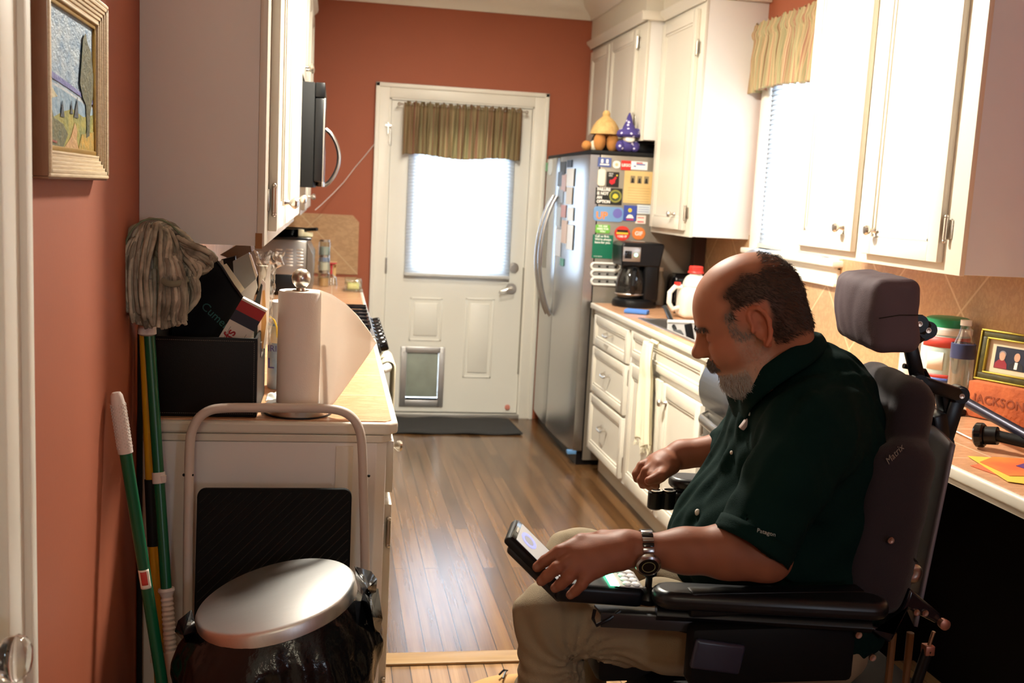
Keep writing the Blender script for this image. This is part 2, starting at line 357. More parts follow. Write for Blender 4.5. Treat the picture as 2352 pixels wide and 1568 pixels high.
sl.box(sx0, pet[0], Y0, Y1, .035, .96); sl.box(pet[1], sx1, Y0, Y1, .035, .96); sl.box(pet[0], pet[1], Y0, Y1, .035, pet[2]); sl.box(pet[0], pet[1], Y0, Y1, pet[3], .96)
ds = sl.obj('door_panel', M_door, d1, smooth=False)
em = MB()
for (a, b, c, d) in ((.497, .707, .50, .782), (.857, .1+.945, .265, .79)):
    em.box(a, b, Y0-.004, Y0+.002, c, c+.012, .003); em.box(a, b, Y0-.004, Y0+.002, d-.012, d, .003); em.box(a, a+.012, Y0-.004, Y0+.002, c, d, .003); em.box(b-.012, b, Y0-.004, Y0+.002, c, d, .003)
    em.box(a+.03, b-.03, Y0-.006, Y0+.002, c+.035, d-.035, .005)
em.obj('embossed_moulding', M_door, ds)
lf = MB()
for (a, b, c, d) in ((lx0-.03, lx0, lz0-.03, lz1+.03), (lx1, lx1+.03, lz0-.03, lz1+.03), (lx0, lx1, lz0-.03, lz0), (lx0, lx1, lz1, lz1+.03)): lf.box(a, b, Y0-.01, Y0, c, d, .003)
lf.obj('glazing_frame', M_door, d1)
MB().box(lx0, lx1, Y0+.018, Y0+.022, lz0, lz1).obj('glass', M_pane, d1, smooth=False)
h = MB().cyl((1.160, Y0-.012, .998), .032, .014, (0, 1, 0)).cyl((1.160, Y0-.024, .998), .022, .014, (0, 1, 0)).obj('deadbolt', M_chrome, d1)
lv = MB().cyl((1.150, Y0-.014, .862), .034, .014, (0, 1, 0)).cyl((1.150, Y0-.055, .862), .012, .045, (0, 1, 0))
lv.tube([(1.150, Y0-.055, .862), (1.125, Y0-.058, .866), (1.10, Y0-.058, .852), (1.075, Y0-.056, .846), (1.066, Y0-.056, .832)], [.011, .010, .009, .008, .006], 10)
lv.obj('door_lever', M_chrome, d1)
for z in (.33, .98, 1.78): MB().box(.326, .342, Y0-.012, Y0+.002, z-.05, z+.05, .002).cyl((.334, Y0-.014, z-.05), .006, .1, seg=10).obj('hinge', M_chrome, d1)
MB().box(1.222, 1.236, YF-.005, YF+.01, .3, 1.0).obj('weatherstrip', mat('aged_strip', hx('#8C8577'), .6), d1)
MB().box(.325, 1.24, YF-.03, YF+.08, 0, .03, .004).obj('door_sill', mat('sill_metal', (.5, .48, .44), .4, .7), d1)
MB().lathe([(0, 0), (.016, .002), (.018, .008), (0, .012)], (1.165, Y0-.004, .075), (0, -1, 0), 14).obj('door_stop', mat('pink_rubber', hx('#D98A78'), .5), d1)
# chain / latch plate on the left casing
MB().box(.300, .338, YF-.034, YF-.018, 1.846, 1.858).box(.315, .321, YF-.036, YF-.018, 1.80, 1.87).obj('surface_latch', M_chrome, d1)
# ---- pet door set in the door
pdm = mat('brushed_aluminium', (.62, .61, .60), .38, .85)
pf = MB(); a, b, c, d = pet; o_ = .028
for (x0, x1, z0, z1) in ((a-o_, a+.012, c-o_, d+o_), (b-.012, b+o_, c-o_, d+o_), (a, b, c-o_, c+.012), (a, b, d-.012, d+o_)): pf.box(x0, x1, Y0-.016, Y0, z0, z1, .004)
pdr = pf.obj('pet_door_frame', pdm, d1)
MB().box(a+.012, b-.012, Y0-.004, Y0+.004, c+.03, d-.012, .003).obj('flap', mat('smoky_vinyl_flap', hx('#9FA69A'), .25, noise=.5, nscale=6, col2=hx('#71776C')), pdr)
MB().box(a+.012, b-.012, Y0-.006, Y0+.006, c+.012, c+.028).obj('flap_edge', M_gloss, pdr)
for x in (a-.01, b+.01):
    for z in (c+.03, d-.01): MB().lathe([(0, 0), (.004, 0), (.003, .002), (0, .003)], (x, Y0-.016, z), (0, -1, 0), 8).obj('screw', M_chrome, pdr)
# ---- blinds
def blind(name, label, O, along, nrm, w, z0, z1, n, tilt, group=None):
    """horizontal slats: O = corner, along = unit vector of width, nrm = unit towards the room"""
    O, al, nr = Vector(O), Vector(along), Vector(nrm)
    t = thing(name, label, 'window blind', O)
    s = MB()
    for i in range(n):
        z = z0+(z1-z0)*(i+.5)/n; hw = .0128
        dz, dn = math.sin(tilt)*hw, math.cos(tilt)*hw
        c = O+Vector((0, 0, z-O.z))
        P = [c+nr*dn-Vector((0, 0, dz)), c+Vector((0, 0, .0016)), c-nr*dn+Vector((0, 0, dz))]
        vs_ = [[s.bm.verts.new(p+al*u) for p in P] for u in (0, w)]
        for k in (0, 1): s.bm.faces.new((vs_[0][k], vs_[0][k+1], vs_[1][k+1], vs_[1][k]))
    s.obj('slats', M_slat, t, solid=.0012)
    rail = MB(); c0 = O+al*(w/2)
    R = Matrix((al, nr, Vector((0, 0, 1)))).transposed()
    rail.obox((c0.x, c0.y, z0-.012), (w, .026, .02), R, .003); rail.obj('bottom_rail', mat('blind_rail', hx('#CFCDC9'), .4), t)
    MB().obox((c0.x, c0.y, z1+.015), (w, .03, .028), R, .003).obj('head_rail', M_whitep, t)
    for f in (.18, .82):
        p = O+al*(w*f)+nr*.014; MB().tube([(p.x, p.y, z0-.01), (p.x, p.y, z1)], .0008, 5).obj('ladder_cord', M_whitep, t)
    return t
blind('window_blind', 'white slatted blind glowing on the glazed back door', (.452, Y0-.032, .93), (1, 0, 0), (0, -1, 0), .675, .945, 1.86, 44, 1.0)
# ---- valances
def valance(O, along, nrm, w, z0, z1, m, label, amp=.016, head=.045, ruffle=.02, nf=11, seed=1, rodz=None, rodext=.03):
    O, al, nr = Vector(O), Vector(along), Vector(nrm); t = thing('valance_curtain', label, 'curtain', O)
    rnd = random.Random(seed); ph = [rnd.random()*6 for _ in range(6)]
    def fn(u, v):
        z = z1-(z1-z0)*v
        below = max(0, (v-head)/(1-head)); s = u*nf*2*PI
        a = amp*(.35+.75*min(1, below*2.2)); 
        off = a*(math.sin(s+ph[0]+.8*math.sin(u*7+ph[1]))+.45*math.sin(2.3*s+ph[2]+below*1.5))
        if v < head*1.6: off *= .5; off += .006*math.sin(s*4+ph[3])
        rod = .012*math.exp(-((v-head*1.15)/(head*.55))**2)
        zz = z+(.006*math.sin(s*1.7+ph[4])+.004*math.sin(s*4.3))*(1 if v < head*.6 else .2)+(.010*math.sin(u*9+ph[5])*v)
        return O+al*(w*(u+.012*math.sin(s+ph[1])*below/1.))+nr*(.03+off+rod)+Vector((0, 0, zz-O.z))
    MB().surf(fn, 220, 40).obj('cloth', m, t, ang=80, solid=.0012)
    rz = rodz or z1-(z1-z0)*head*1.15; r = MB()
    a = O-al*rodext+nr*.03; b = O+al*(w+rodext)+nr*.03; a.z = b.z = rz
    r.tube([a-nr*.03, a, b, b-nr*.03], .006, 10); r.ball(a, .011); r.ball(b, .011); r.obj('curtain_rod', M_chrome, t)
    def hem(u, v): p = fn(u, .84+v*.17); return p+nr*.002
    return t
valance((.41, Y0-.05, 1.67), (1, 0, 0), (0, -1, 0), .74, 1.675, 2.0, M_cur1, 'striped gathered valance over the back door glass', nf=10, seed=3)
# ---- right window
w1 = S(thing('window_1', None, None, (XR, 4.3, 1.27)))
c = MB(); cw = .085
c.box(XR-.02, XR, wy0-cw, wy0, wz0-.0, wz1+cw, .004); c.box(XR-.02, XR, wy1, wy1+cw, wz0, wz1+cw, .004); c.box(XR-.02, XR, wy0-cw, wy1+cw, wz1, wz1+cw, .004)
c.box(XR, XR+.12, wy0-.01, wy0, wz0, wz1); c.box(XR, XR+.12, wy1, wy1+.01, wz0, wz1); c.box(XR, XR+.12, wy0, wy1, wz1, wz1+.01)
c.obj('window_frame', M_trim, w1)
MB().box(XR-.055, XR+.05, wy0-cw-.02, wy1+cw+.02, wz0-.025, wz0, .006).obj('window_stool', M_trim, w1)
MB().box(XR-.022, XR, wy0-cw, wy1+cw, wz0-.10, wz0-.025, .003).box(XR-.034, XR, wy0-cw, wy1+cw, wz0-.04, wz0-.025, .004).box(XR-.034, XR, wy0-cw-.005, wy1+cw+.005, wz0-.105, wz0-.088, .004).obj('apron', M_trim, w1)
c = MB()
for (y0, y1, z0, z1) in ((wy0, wy0+.045, wz0, wz1), (wy1-.045, wy1, wz0, wz1), (wy0, wy1, wz0, wz0+.05), (wy0, wy1, wz1-.05, wz1), (wy0, wy1, 1.68, 1.72)): c.box(XR+.05, XR+.085, y0, y1, z0, z1, .003)
c.obj('sash', M_trim, w1); MB().box(XR+.066, XR+.07, wy0+.04, wy1-.04, wz0+.04, wz1-.04).obj('glass', M_pane, w1, smooth=False)
blind('window_blind', 'white slatted blind on the kitchen window beside the right cabinets', (XR-.004, 3.957, 1.29), (0, 1, 0), (-1, 0, 0), .736, 1.300, 2.09, 36, 1.05)
valance((XR-.03, 3.70, 2.0), (0, 1, 0), (-1, 0, 0), 1.17, 2.0, 2.315, M_cur2, 'striped ruffled valance above the kitchen window', amp=.02, head=.13, nf=15, seed=8, rodext=.0)
# white lever rod (blind wand) lying on the stool
t = MB().tube([(1.962, 4.36, 1.277), (1.962, 3.99, 1.277)], .006, 10).box(1.953, 1.971, 3.975, 4.0, 1.2715, 1.287, .002).obj('blind_wand', M_whitep); tag(t, 'white wand lying along the kitchen window sill', 'blind wand')
# ---- backsplashes
S(MB().box(XL, XL+.008, 2.45, YF, .914, 1.32).obj('trim_4', M_splash, smooth=False))
S(MB().prism([(-.42, 0), (.158, 0), (.158, .33), (.118, .372), (-.42, .372)], (0, YF-.009, .914), (1, 0, 0), (0, 0, 1), (0, .009, 0)).obj('trim_5', M_splashx, smooth=False))
b = MB(); b.box(XR-.008, XR, .6, wy0-cw, .914, 1.33); b.box(XR-.008, XR, wy0-cw, wy1+cw, .914, wz0-.10); b.box(XR-.008, XR, wy1+cw, 5.5, .914, 1.33)
S(b.obj('trim_6', M_splash, smooth=False))
# ---- door casing with glass knob at the left edge, in the left wall
d2 = S(thing('door_2', None, None, (XL, 1.0, 0)))
c = MB(); c.box(XL-.02, XL+.022, 1.40, 1.495, 0, 2.12, .004); c.box(XL, XL+.032, 1.47, 1.50, 0, 2.12, .006); c.box(XL, XL+.022, .5, 1.5, 2.03, 2.12, .004); c.box(XL, XL+.022, .48, .56, 0, 2.12, .004)
c.obj('casing', M_trim, d2)
MB().box(XL-.04, XL-.0, .56, 1.40, .01, 2.03, .003).obj('door_panel', M_door, d2)
kp = at(30, 1512, X=XL+.055)
k = MB().lathe([(0, 0), (.027, 0), (.027, .004), (.02, .008), (.012, .012), (.011, .03), (.016, .036)], (XL, kp.y, kp.z), (1, 0, 0)).obj('rosette', M_chrome, d2)
MB().lathe([(0, .034), (.016, .036), (.027, .046), (.03, .058), (.026, .068), (.018, .074), (0, .072)], (XL, kp.y, kp.z), (1, 0, 0), 12).obj('glass_knob', M_glass, k)
# baseboards
S(MB().box(XL, XL+.014, 1.5, 2.42, 0, .11, .004).obj('baseboard_left', M_trim))
# ---- ceiling lights
for (x, y, lb) in ((.48, 3.40, 'white dome ceiling light over the near half of the kitchen'), (.70, 5.00, 'white dome ceiling light over the far half of the kitchen')):
    t = thing('ceiling_light', lb, 'ceiling light', (x, y, ZC), 'kitchen ceiling lights')
    MB().lathe([(0, 0), (.16, 0), (.16, -.02), (.15, -.03), (0, -.03)], (x, y, ZC)).obj('base_ring', M_chrome, t)
    MB().lathe([(.15, -.03), (.14, -.06), (.10, -.085), (.05, -.098), (0, -.10)], (x, y, ZC)).obj('shade', mat('lit_opal_glass', (1, .9, .75), .4, emit=(1, .8, .55), estr=6), t)
# ================================================================ cabinets and fitted appliances
def cab_door(parent, x, y0, y1, z0, z1, s, knob=None, hinges=None, name='door', fw=.055, pull=None):
    """framed door in the plane X = x, outward normal s (+1 / -1)"""
    y0, y1 = min(y0, y1), max(y0, y1)
    b = MB(); q = lambda d: (x, x+s*d)
    def bx_(d, ya, yb, za, zb, bev=.003): a, c = sorted(q(d)); b.box(a, c, ya, yb, za, zb, bev)
    fw = min(fw, (z1-z0)*.25)
    bx_(.012, y0+.01, y1-.01, z0+.01, z1-.01, 0)
    bx_(.021, y0, y0+fw, z0, z1); bx_(.021, y1-fw, y1, z0, z1); bx_(.021, y0+fw-.001, y1-fw+.001, z0, z0+fw); bx_(.021, y0+fw-.001, y1-fw+.001, z1-fw, z1)
    for (ya, yb, za, zb) in ((y0+fw, y0+fw+.012, z0+fw, z1-fw), (y1-fw-.012, y1-fw, z0+fw, z1-fw), (y0+fw, y1-fw, z0+fw, z0+fw+.012), (y0+fw, y1-fw, z1-fw-.012, z1-fw)): bx_(.017, ya, yb, za, zb, .003)
    d = b.obj(name, M_white, parent)
    if knob:
        MB().lathe([(0, 0), (.009, 0), (.007, .004), (.005, .014), (.009, .018), (.0145, .024), (.0155, .030), (.012, .036), (0, .038)], (x+s*.02, knob[0], knob[1]), (s, 0, 0), 16).obj('knob', M_chrome, d)
    if pull:
        yc, zc = pull; h = MB(); X0 = x+s*.02
        h.tube([(X0, yc-.045, zc), (X0+s*.022, yc-.045, zc-.004), (X0+s*.028, yc-.03, zc-.01), (X0+s*.028, yc+.03, zc-.01), (X0+s*.022, yc+.045, zc-.004), (X0, yc+.045, zc)], .0045, 8)
        h.ball((X0+s*.028, yc, zc-.01), (.006, .012, .006)).cyl((X0, yc-.045, zc), .009, .003, (s, 0, 0)).cyl((X0, yc+.045, zc), .009, .003, (s, 0, 0)); h.obj('drawer_pull', M_chrome, d)
    for (yh, zh) in hinges or []:
        MB().cyl((x+s*.014, yh, zh-.03), .006, .06, seg=10).box(min(x, x+s*.004), max(x, x+s*.004), yh-.016, yh+.016, zh-.026, zh+.026, .001).ball((x+s*.014, yh, zh+.034), .006).ball((x+s*.014, yh, zh-.034), .006).obj('hinge', M_chrome, d)
    return d
def carcass(parent, x0, x1, y0, y1, z0, z1, m=None, bev=.002, name='body'): return MB().box(x0, x1, y0, y1, z0, z1, bev).obj(name, m or M_side, parent)
GL, GR = 'wall cabinets on the left wall', 'wall cabinets on the right wall'
# ---- left wall cabinets
t = thing('wall_cabinet', 'white wall cabinet above the black basket with its plain side facing out', 'cabinet', (XL, 3.3, 1.315), GL)
carcass(t, XL+.0, -.172, 2.455, 4.235, 1.315, 2.42); MB().box(-.172, -.155, 2.452, 4.235, 1.315, 2.42, .002).obj('face_frame', M_white, t)
ys = [2.60, 3.00, 3.02, 3.42, 3.44, 3.84, 3.86, 4.22]
for i, (a, b) in enumerate(((2.57, 2.975), (2.995, 3.40), (3.42, 3.81), (3.83, 4.21))):
    k = (b-.04 if i % 2 == 0 else a+.04, 1.408)
    cab_door(t, -.155, a, b, 1.345, 2.39, 1, k, [(a-.006, 1.42), (a-.006, 2.30)] if i % 2 == 0 else [(b+.006, 1.42)])
MB().box(-.175, -.160, 2.4515, 2.456, 1.310, 1.345).obj('chipped_corner', mat('bare_wood', hx('#9A6A3A'), .7), t)
t = thing('wall_cabinet', 'short white wall cabinet directly over the black microwave', 'cabinet', (XL, 4.63, 1.87), GL)
carcass(t, XL, -.172, 4.24, 5.02, 1.875, 2.42); MB().box(-.172, -.155, 4.24, 5.02, 1.875, 2.42, .002).obj('face_frame', M_white, t)
cab_door(t, -.155, 4.26, 4.62, 1.89, 2.39, 1, (4.58, 1.95)); cab_door(t, -.155, 4.64, 5.0, 1.89, 2.39, 1, (4.68, 1.95))
t = thing('wall_cabinet', 'white wall cabinet beyond the microwave above the toaster oven', 'cabinet', (XL, 5.5, 1.315), GL)
carcass(t, XL, -.172, 5.03, 6.20, 1.315, 2.42); MB().box(-.172, -.155, 5.03, 6.20, 1.315, 2.42, .002).obj('face_frame', M_white, t)
cab_door(t, -.155, 5.06, 5.60, 1.34, 2.39, 1, (5.56, 1.40)); cab_door(t, -.155, 5.62, 6.17, 1.34, 2.39, 1, (5.66, 1.40))
pr2 = [(0, 0), (.008, 0), (.012, .012), (.03, .03), (.034, .045), (0, .045)]
S(MB().box(XL, -.150, 2.46, 6.20, 2.42, ZC).obj('trim_7', M_white)); S(MB().prism(pr2, (-.15, 2.46, 2.40), (1, 0, 0), (0, 0, 1), (0, 3.76, 0)).obj('trim_8', M_white))
# ---- microwave over the range
t = thing('microwave', 'black over-range microwave with a curved steel door handle', 'microwave', (XL, 4.63, 1.45))
MB().box(XL, -.085, 4.25, 5.01, 1.45, 1.86, .004).obj('case', M_blackm, t)
dm = MB().box(-.084, -.048, 4.25, 4.84, 1.475, 1.80, .006).obj('door', M_black, t)
MB().box(-.050, -.046, 4.30, 4.80, 1.50, 1.79, .002).obj('door_glass', M_gloss, dm)
MB().box(-.05, -.044, 4.25, 5.01, 1.455, 1.475, .001).box(-.05, -.044, 4.25, 4.27, 1.475, 1.80, .001).obj('steel_trim', M_steel, dm)
MB().box(-.084, -.046, 4.25, 5.01, 1.803, 1.86, .004).obj('vent_grille', M_black, t)
MB().box(-.084, -.046, 4.845, 5.01, 1.455, 1.80, .004).obj('control_panel', M_gloss, t)
n = 16; MB().tube([(-.046+.062*math.sin(PI*i/n)**.7, 4.79, 1.46+.25*i/n) for i in range(n+1)], [(.012, .009)]*(n+1), 12).obj('handle', M_steel, dm)
# ---- left base units and counter
def base_left(y0, y1, label, near=False):
    t = thing('base_cabinet', label, 'cabinet', (XL, (y0+y1)/2, 0), 'base cabinets on the left')
    if near:
        MB().prism([(XL+.004, y0), (.115, y0), (.14, y0+.025), (.14, y1), (XL+.004, y1)], (0, 0, .10), (1, 0, 0), (0, 1, 0), (0, 0, .763)).obj('body', M_side, t, bevel=.002)
        MB().box(.02, .06, y0-.004, y0+.01, .1, .855, .001).obj('corner_stile', M_white, t)
    else: carcass(t, XL+.004, .14, y0, y1, .10, .865)
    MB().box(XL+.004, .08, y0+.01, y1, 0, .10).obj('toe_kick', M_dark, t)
    return t
t = base_left(2.425, 3.845, 'white base cabinet behind the folded step stool, its side panel facing out', True)
for (a, b) in ((2.50, 2.93), (2.95, 3.38), (3.40, 3.82)):
    cab_door(t, .14, a, b, .72, .85, 1, (.5*(a+b), .785), name='drawer'); cab_door(t, .14, a, b, .13, .69, 1, None, [(a-.004, .62), (a-.004, .20)])
t = base_left(4.635, 6.42, 'white base cabinet between the stove and the back wall')
for (a, b) in ((4.67, 5.5), (5.53, 6.38)): cab_door(t, .14, a, b, .72, .85, 1, (.5*(a+b), .785), name='drawer'); cab_door(t, .14, a, b, .13, .69, 1, None)
def counter(name, poly, label, edge_from, zt=.914, m=None):
    t = thing(name, label, 'countertop', (poly[0][0], poly[0][1], zt-.04))
    ins = []; cx = sum(p[0] for p in poly)/len(poly); cy = sum(p[1] for p in poly)/len(poly)
    MB().prism(poly, (0, 0, zt-.031), (1, 0, 0), (0, 1, 0), (0, 0, .029)).obj('edge_moulding', M_white, t, bevel=.007, segs=3)
    return t
t = counter('countertop', [(XL+.004, 2.419), (.142, 2.419), (.165, 2.442), (.165, 3.847), (XL+.004, 3.847)], 'peach tiled countertop under the black basket and paper towels', 0)
MB().prism([(XL+.008, 2.434), (.134, 2.434), (.149, 2.450), (.149, 3.847), (XL+.008, 3.847)], (0, 0, .90), (1, 0, 0), (0, 1, 0), (0, 0, .0145)).obj('tile_surface', M_countertile, t)
MB().prism([(XL+.004, 2.422), (.128, 2.422), (.150, 2.444), (.150, 3.847), (XL+.004, 3.847)], (0, 0, .864), (1, 0, 0), (0, 1, 0), (0, 0, .018)).obj('apron', M_white, t, bevel=.003)
t = counter('countertop', [(XL+.008, 4.63), (.165, 4.63), (.165, 6.40), (.14, 6.44), (XL+.008, 6.44)], 'peach tiled countertop beyond the stove carrying the butter dish', 0)
MB().prism([(XL+.008, 4.635), (.149, 4.635), (.149, 6.39), (.13, 6.42), (XL+.008, 6.42)], (0, 0, .90), (1, 0, 0), (0, 1, 0), (0, 0, .0145)).obj('tile_surface', M_countertile, t)
# ---- range
t = thing('stove', 'gas range with black grates, black knobs and a pale oven handle', 'stove', (XL, 4.63, 0))
MB().box(XL+.02, .13, 4.245, 5.013, .02, .90, .004).obj('body', mat('range_enamel', hx('#D8D5CE'), .3), t)
MB().box(XL+.01, .165, 4.243, 5.015, .898, .918, .006).obj('cooktop', M_steel, t)
MB().box(XL+.05, .12, 4.27, 4.99, .917, .921, .002).obj('burner_tray', M_gloss, t)
for gx in (-.30, -.10, .06):
    g = MB()
    for yy in (4.30, 4.42, 4.54, 4.66, 4.78, 4.90, 4.97): g.box(gx-.09, gx+.09, yy-.006, yy+.006, .942, .954, .003)
    for xx in (gx-.085, gx, gx+.085): g.box(xx-.006, xx+.006, 4.29, 4.98, .938, .95, .003)
    for xx in (gx-.08, gx+.08):
        for yy in (4.31, 4.63, 4.96): g.box(xx-.007, xx+.007, yy-.007, yy+.007, .92, .945, .002)
    g.obj('burner_grate', M_gloss, t)
cp = MB().prism([(.10, .905), (.165, .90), (.185, .83), (.13, .83)], (0, 4.243, 0), (1, 0, 0), (0, 0, 1), (0, .772, 0)).obj('control_panel', M_gloss, t, bevel=.006)
for yy in (4.31, 4.42, 4.53, 4.63, 4.73, 4.84, 4.95): MB().lathe([(0, 0), (.032, 0), (.032, .008), (.026, .014), (.025, .036), (.020, .044), (0, .045)], (.172, yy, .868), (1, 0, .3), 16).obj('knob', M_gloss, cp)
od = MB().box(.13, .165, 4.25, 5.008, .24, .82, .006).obj('oven_door', mat('range_enamel', hx('#D8D5CE'), .3), t); MB().box(.163, .167, 4.35, 4.90, .38, .70, .002).obj('oven_window', M_gloss, od)
MB().tube([(.155, 4.30, .775), (.20, 4.30, .785), (.218, 4.33, .785), (.222, 4.63, .785), (.218, 4.93, .785), (.20, 4.96, .785), (.155, 4.96, .775)], .017, 12).obj('oven_handle', M_whitep, od)
MB().box(.13, .16, 4.25, 5.008, .04, .22, .004).obj('drawer', mat('range_enamel', hx('#D8D5CE'), .3), t)
t.location.y -= .39
t = thing('hand_towel', 'cream towel draped over the pale oven handle of the stove', 'towel', (.24, 4.05, .80))
MB().surf(lambda u, v: Vector((.222+.024*math.cos(PI*min(1, max(0, v*3.2-.55)))*(1 if v < .5 else 1)*-1+(.003*math.sin(20*u)), 3.95+.26*u+.01*math.sin(9*v), .785+.024*math.sin(PI*min(1, max(0, v*3.2-.55)))-.34*max(0, v-.48)*1.3-(.10 if v < .17 else 0)*(.17-v)*6)), 24, 60).obj('cloth', mat('cream_towel', hx('#E6DDC2'), .9, bump=.5, bscale=250), t, ang=80, solid=.004)
# ---- right wall cabinets
t = thing('wall_cabinet', 'white two-door wall cabinet at the upper right beside the striped valance', 'cabinet', (XR, 3.1, 1.31), GR)
carcass(t, 1.705, XR, 2.602, 3.618, 1.308, 2.42, mat('daylight_tinted_side', hx('#DCE4F2'), .55)); MB().box(1.69, 1.706, 2.60, 3.62, 1.305, 2.42, .002).obj('face_frame', M_white, t)  # bluish daylight on this white end panel is put into its colour
cab_door(t, 1.69, 3.185, 3.60, 1.335, 2.39, -1, (3.25, 1.41), None); cab_door(t, 1.69, 2.685, 3.115, 1.335, 2.39, -1, (3.04, 1.41), [(2.668, 1.43), (2.668, 2.28)])
t = thing('wall_cabinet', 'tall white single-door wall cabinet above the coffee maker', 'cabinet', (XR, 5.1, 1.31), GR)
carcass(t, 1.705, XR, 4.822, 5.455, 1.308, 2.42); MB().box(1.69, 1.706, 4.82, 5.455, 1.305, 2.42, .002).obj('face_frame', M_white, t)
cab_door(t, 1.69, 4.885, 5.42, 1.335, 2.38, -1, (5.02, 1.41), [(4.872, 1.42), (4.872, 2.2)])
t = thing('wall_cabinet', 'white two-door wall cabinet over the refrigerator and its stuffed figures', 'cabinet', (XR, 6.05, 1.79), GR)
carcass(t, 1.615, XR, 5.46, YF, 1.79, 2.42); MB().box(1.60, 1.616, 5.458, YF, 1.785, 2.42, .002).obj('face_frame', M_white, t)
cab_door(t, 1.60, 6.17, 6.62, 1.81, 2.38, -1, None); cab_door(t, 1.60, 5.60, 6.14, 1.81, 2.38, -1, None, [(5.588, 1.90), (5.588, 2.31)])
S(MB().box(1.585, XR, 5.46, YF, 2.44, ZC).box(1.68, XR, 4.82, 5.46, 2.44, ZC).obj('trim_9', M_white, smooth=False)); S(MB().box(1.675, XR, 2.60, 3.62, 2.42, ZC).obj('trim_10', M_white))
tr = MB(); tr.prism(pr2, (1.59, 5.43, 2.405), (-1, 0, 0), (0, 0, 1), (0, 1.23, 0)); tr.prism(pr2, (1.685, 4.82, 2.405), (-1, 0, 0), (0, 0, 1), (0, .64, 0)); tr.box(1.56, 1.70, 5.425, 5.46, 2.405, 2.45, .003); tr.box(1.652, XR, 4.79, 4.83, 2.42, 2.45, .003)
S(tr.obj('trim_11', M_white))
S(MB().box(1.93, XR, 5.40, 5.46, .914, 1.31).obj('trim_12', mat('dark_gap', hx('#3A1E14'), .5)))  # dark strip added in place of the gap beside the refrigerator
# ---- right base units
t = thing('base_cabinet', 'white base cabinet with drawers and sink doors left of the dishwasher', 'cabinet', (1.7, 4.5, 0))
MB().box(1.40, XR, 3.65, 3.67, .12, .875).box(1.40, XR, 4.715, 5.38, .12, .875).box(1.40, XR, 3.67, 4.72, .12, .14).box(1.40, 1.42, 3.67, 4.72, .12, .875).obj('body', M_side, t); MB().box(1.46, XR, 3.66, 5.37, 0, .12).obj('toe_kick', mat('worn_base_board', hx('#CFC4B2'), .6), t)
MB().box(1.388, 1.402, 3.65, 5.38, .862, .885, .003).obj('top_rail', M_white, t)
for (z0, z1) in ((.70, .86), (.45, .69), (.14, .435)): cab_door(t, 1.40, 4.70, 5.34, z0, z1, -1, None, name='drawer', fw=.04, pull=(5.02, z0+(z1-z0)*.58))
cab_door(t, 1.40, 3.67, 4.64, .745, .868, -1, None, name='false_drawer_front', fw=.03)
cab_door(t, 1.40, 4.165, 4.64, .145, .715, -1, None, [(4.655, .64), (4.655, .22)]); cab_door(t, 1.40, 3.67, 4.135, .145, .715, -1, (4.075, .64), [(3.658, .64), (3.658, .22)])
# sink counter with the cut-out
t = counter('countertop', [(1.372, 1.0), (1.372, 1.001), (1.373, 1.001)], 'peach tiled countertop along the right wall around the sink', 0) if False else thing('countertop', 'peach tiled countertop with cream edge running along the right wall', 'countertop', (1.7, 4.2, .88))
sx0_, sx1_, sy0_, sy1_ = 1.45, 1.86, 3.86, 4.70
c = MB()
for (a, b, e, f) in ((1.387, XR-.008, .9, sy0_), (1.387, XR-.008, sy1_, 5.40), (1.387, sx0_, sy0_, sy1_), (sx1_, XR-.008, sy0_, sy1_)): c.box(a, b, e, f, .886, .9142)
c.obj('tile_surface', M_countertile, t, smooth=False)
MB().box(1.372, 1.390, .9, 5.41, .883, .9135, .007, 3).box(1.372, 1.99, 5.398, 5.415, .883, .9135, .005).obj('edge_moulding', M_white, t)
MB().box(1.384, 1.396, .9, 3.03, .868, .885, .003).obj('apron', mat('cream_trim_paint', (0, 0, 0)), t)
# sink
t = thing('sink', 'stainless kitchen sink set in the right counter by the window', 'sink', (1.66, 4.28, .75))
c = MB(); e = .004
for (a, b, g, h_) in ((sx0_-.02, sx0_, sy0_-.02, sy1_+.02), (sx1_, sx1_+.02, sy0_-.02, sy1_+.02), (sx0_, sx1_, sy0_-.02, sy0_), (sx0_, sx1_, sy1_, sy1_+.02)): c.box(a, b, g, h_, .914, .919, .0015)
c.obj('rim', M_steel, t)
c = MB()
c.box(sx0_, sx0_+.004, sy0_, sy1_, .74, .916); c.box(sx1_-.004, sx1_, sy0_, sy1_, .74, .916); c.box(sx0_, sx1_, sy0_, sy0_+.004, .74, .916); c.box(sx0_, sx1_, sy1_-.004, sy1_, .74, .916); c.box(sx0_, sx1_, sy0_, sy1_, .735, .74)
c.obj('bowl', M_steel, t)
t = thing('faucet', 'tall arched grey kitchen faucet in front of the window', 'faucet', (1.91, 4.30, .914))
MB().lathe([(0, 0), (.03, 0), (.03, .01), (.02, .02), (.018, .06), (0, .06)], (1.91, 4.30, .914)).obj('base', M_chrome, t)
MB().tube([(1.91, 4.30, .96), (1.91, 4.30, 1.19)]+[(1.91-.085*(1-math.cos(a)), 4.30, 1.19+.085*math.sin(a)) for a in [PI*i/10 for i in range(1, 11)]]+[(1.74, 4.30, 1.13)], .013, 12).obj('spout', mat('satin_faucet', (.55, .57, .62), .3, .9), t)
MB().tube([(1.91, 4.27, .95), (1.90, 4.23, .98), (1.90, 4.20, 1.0)], .007, 8).obj('handle', M_chrome, t)
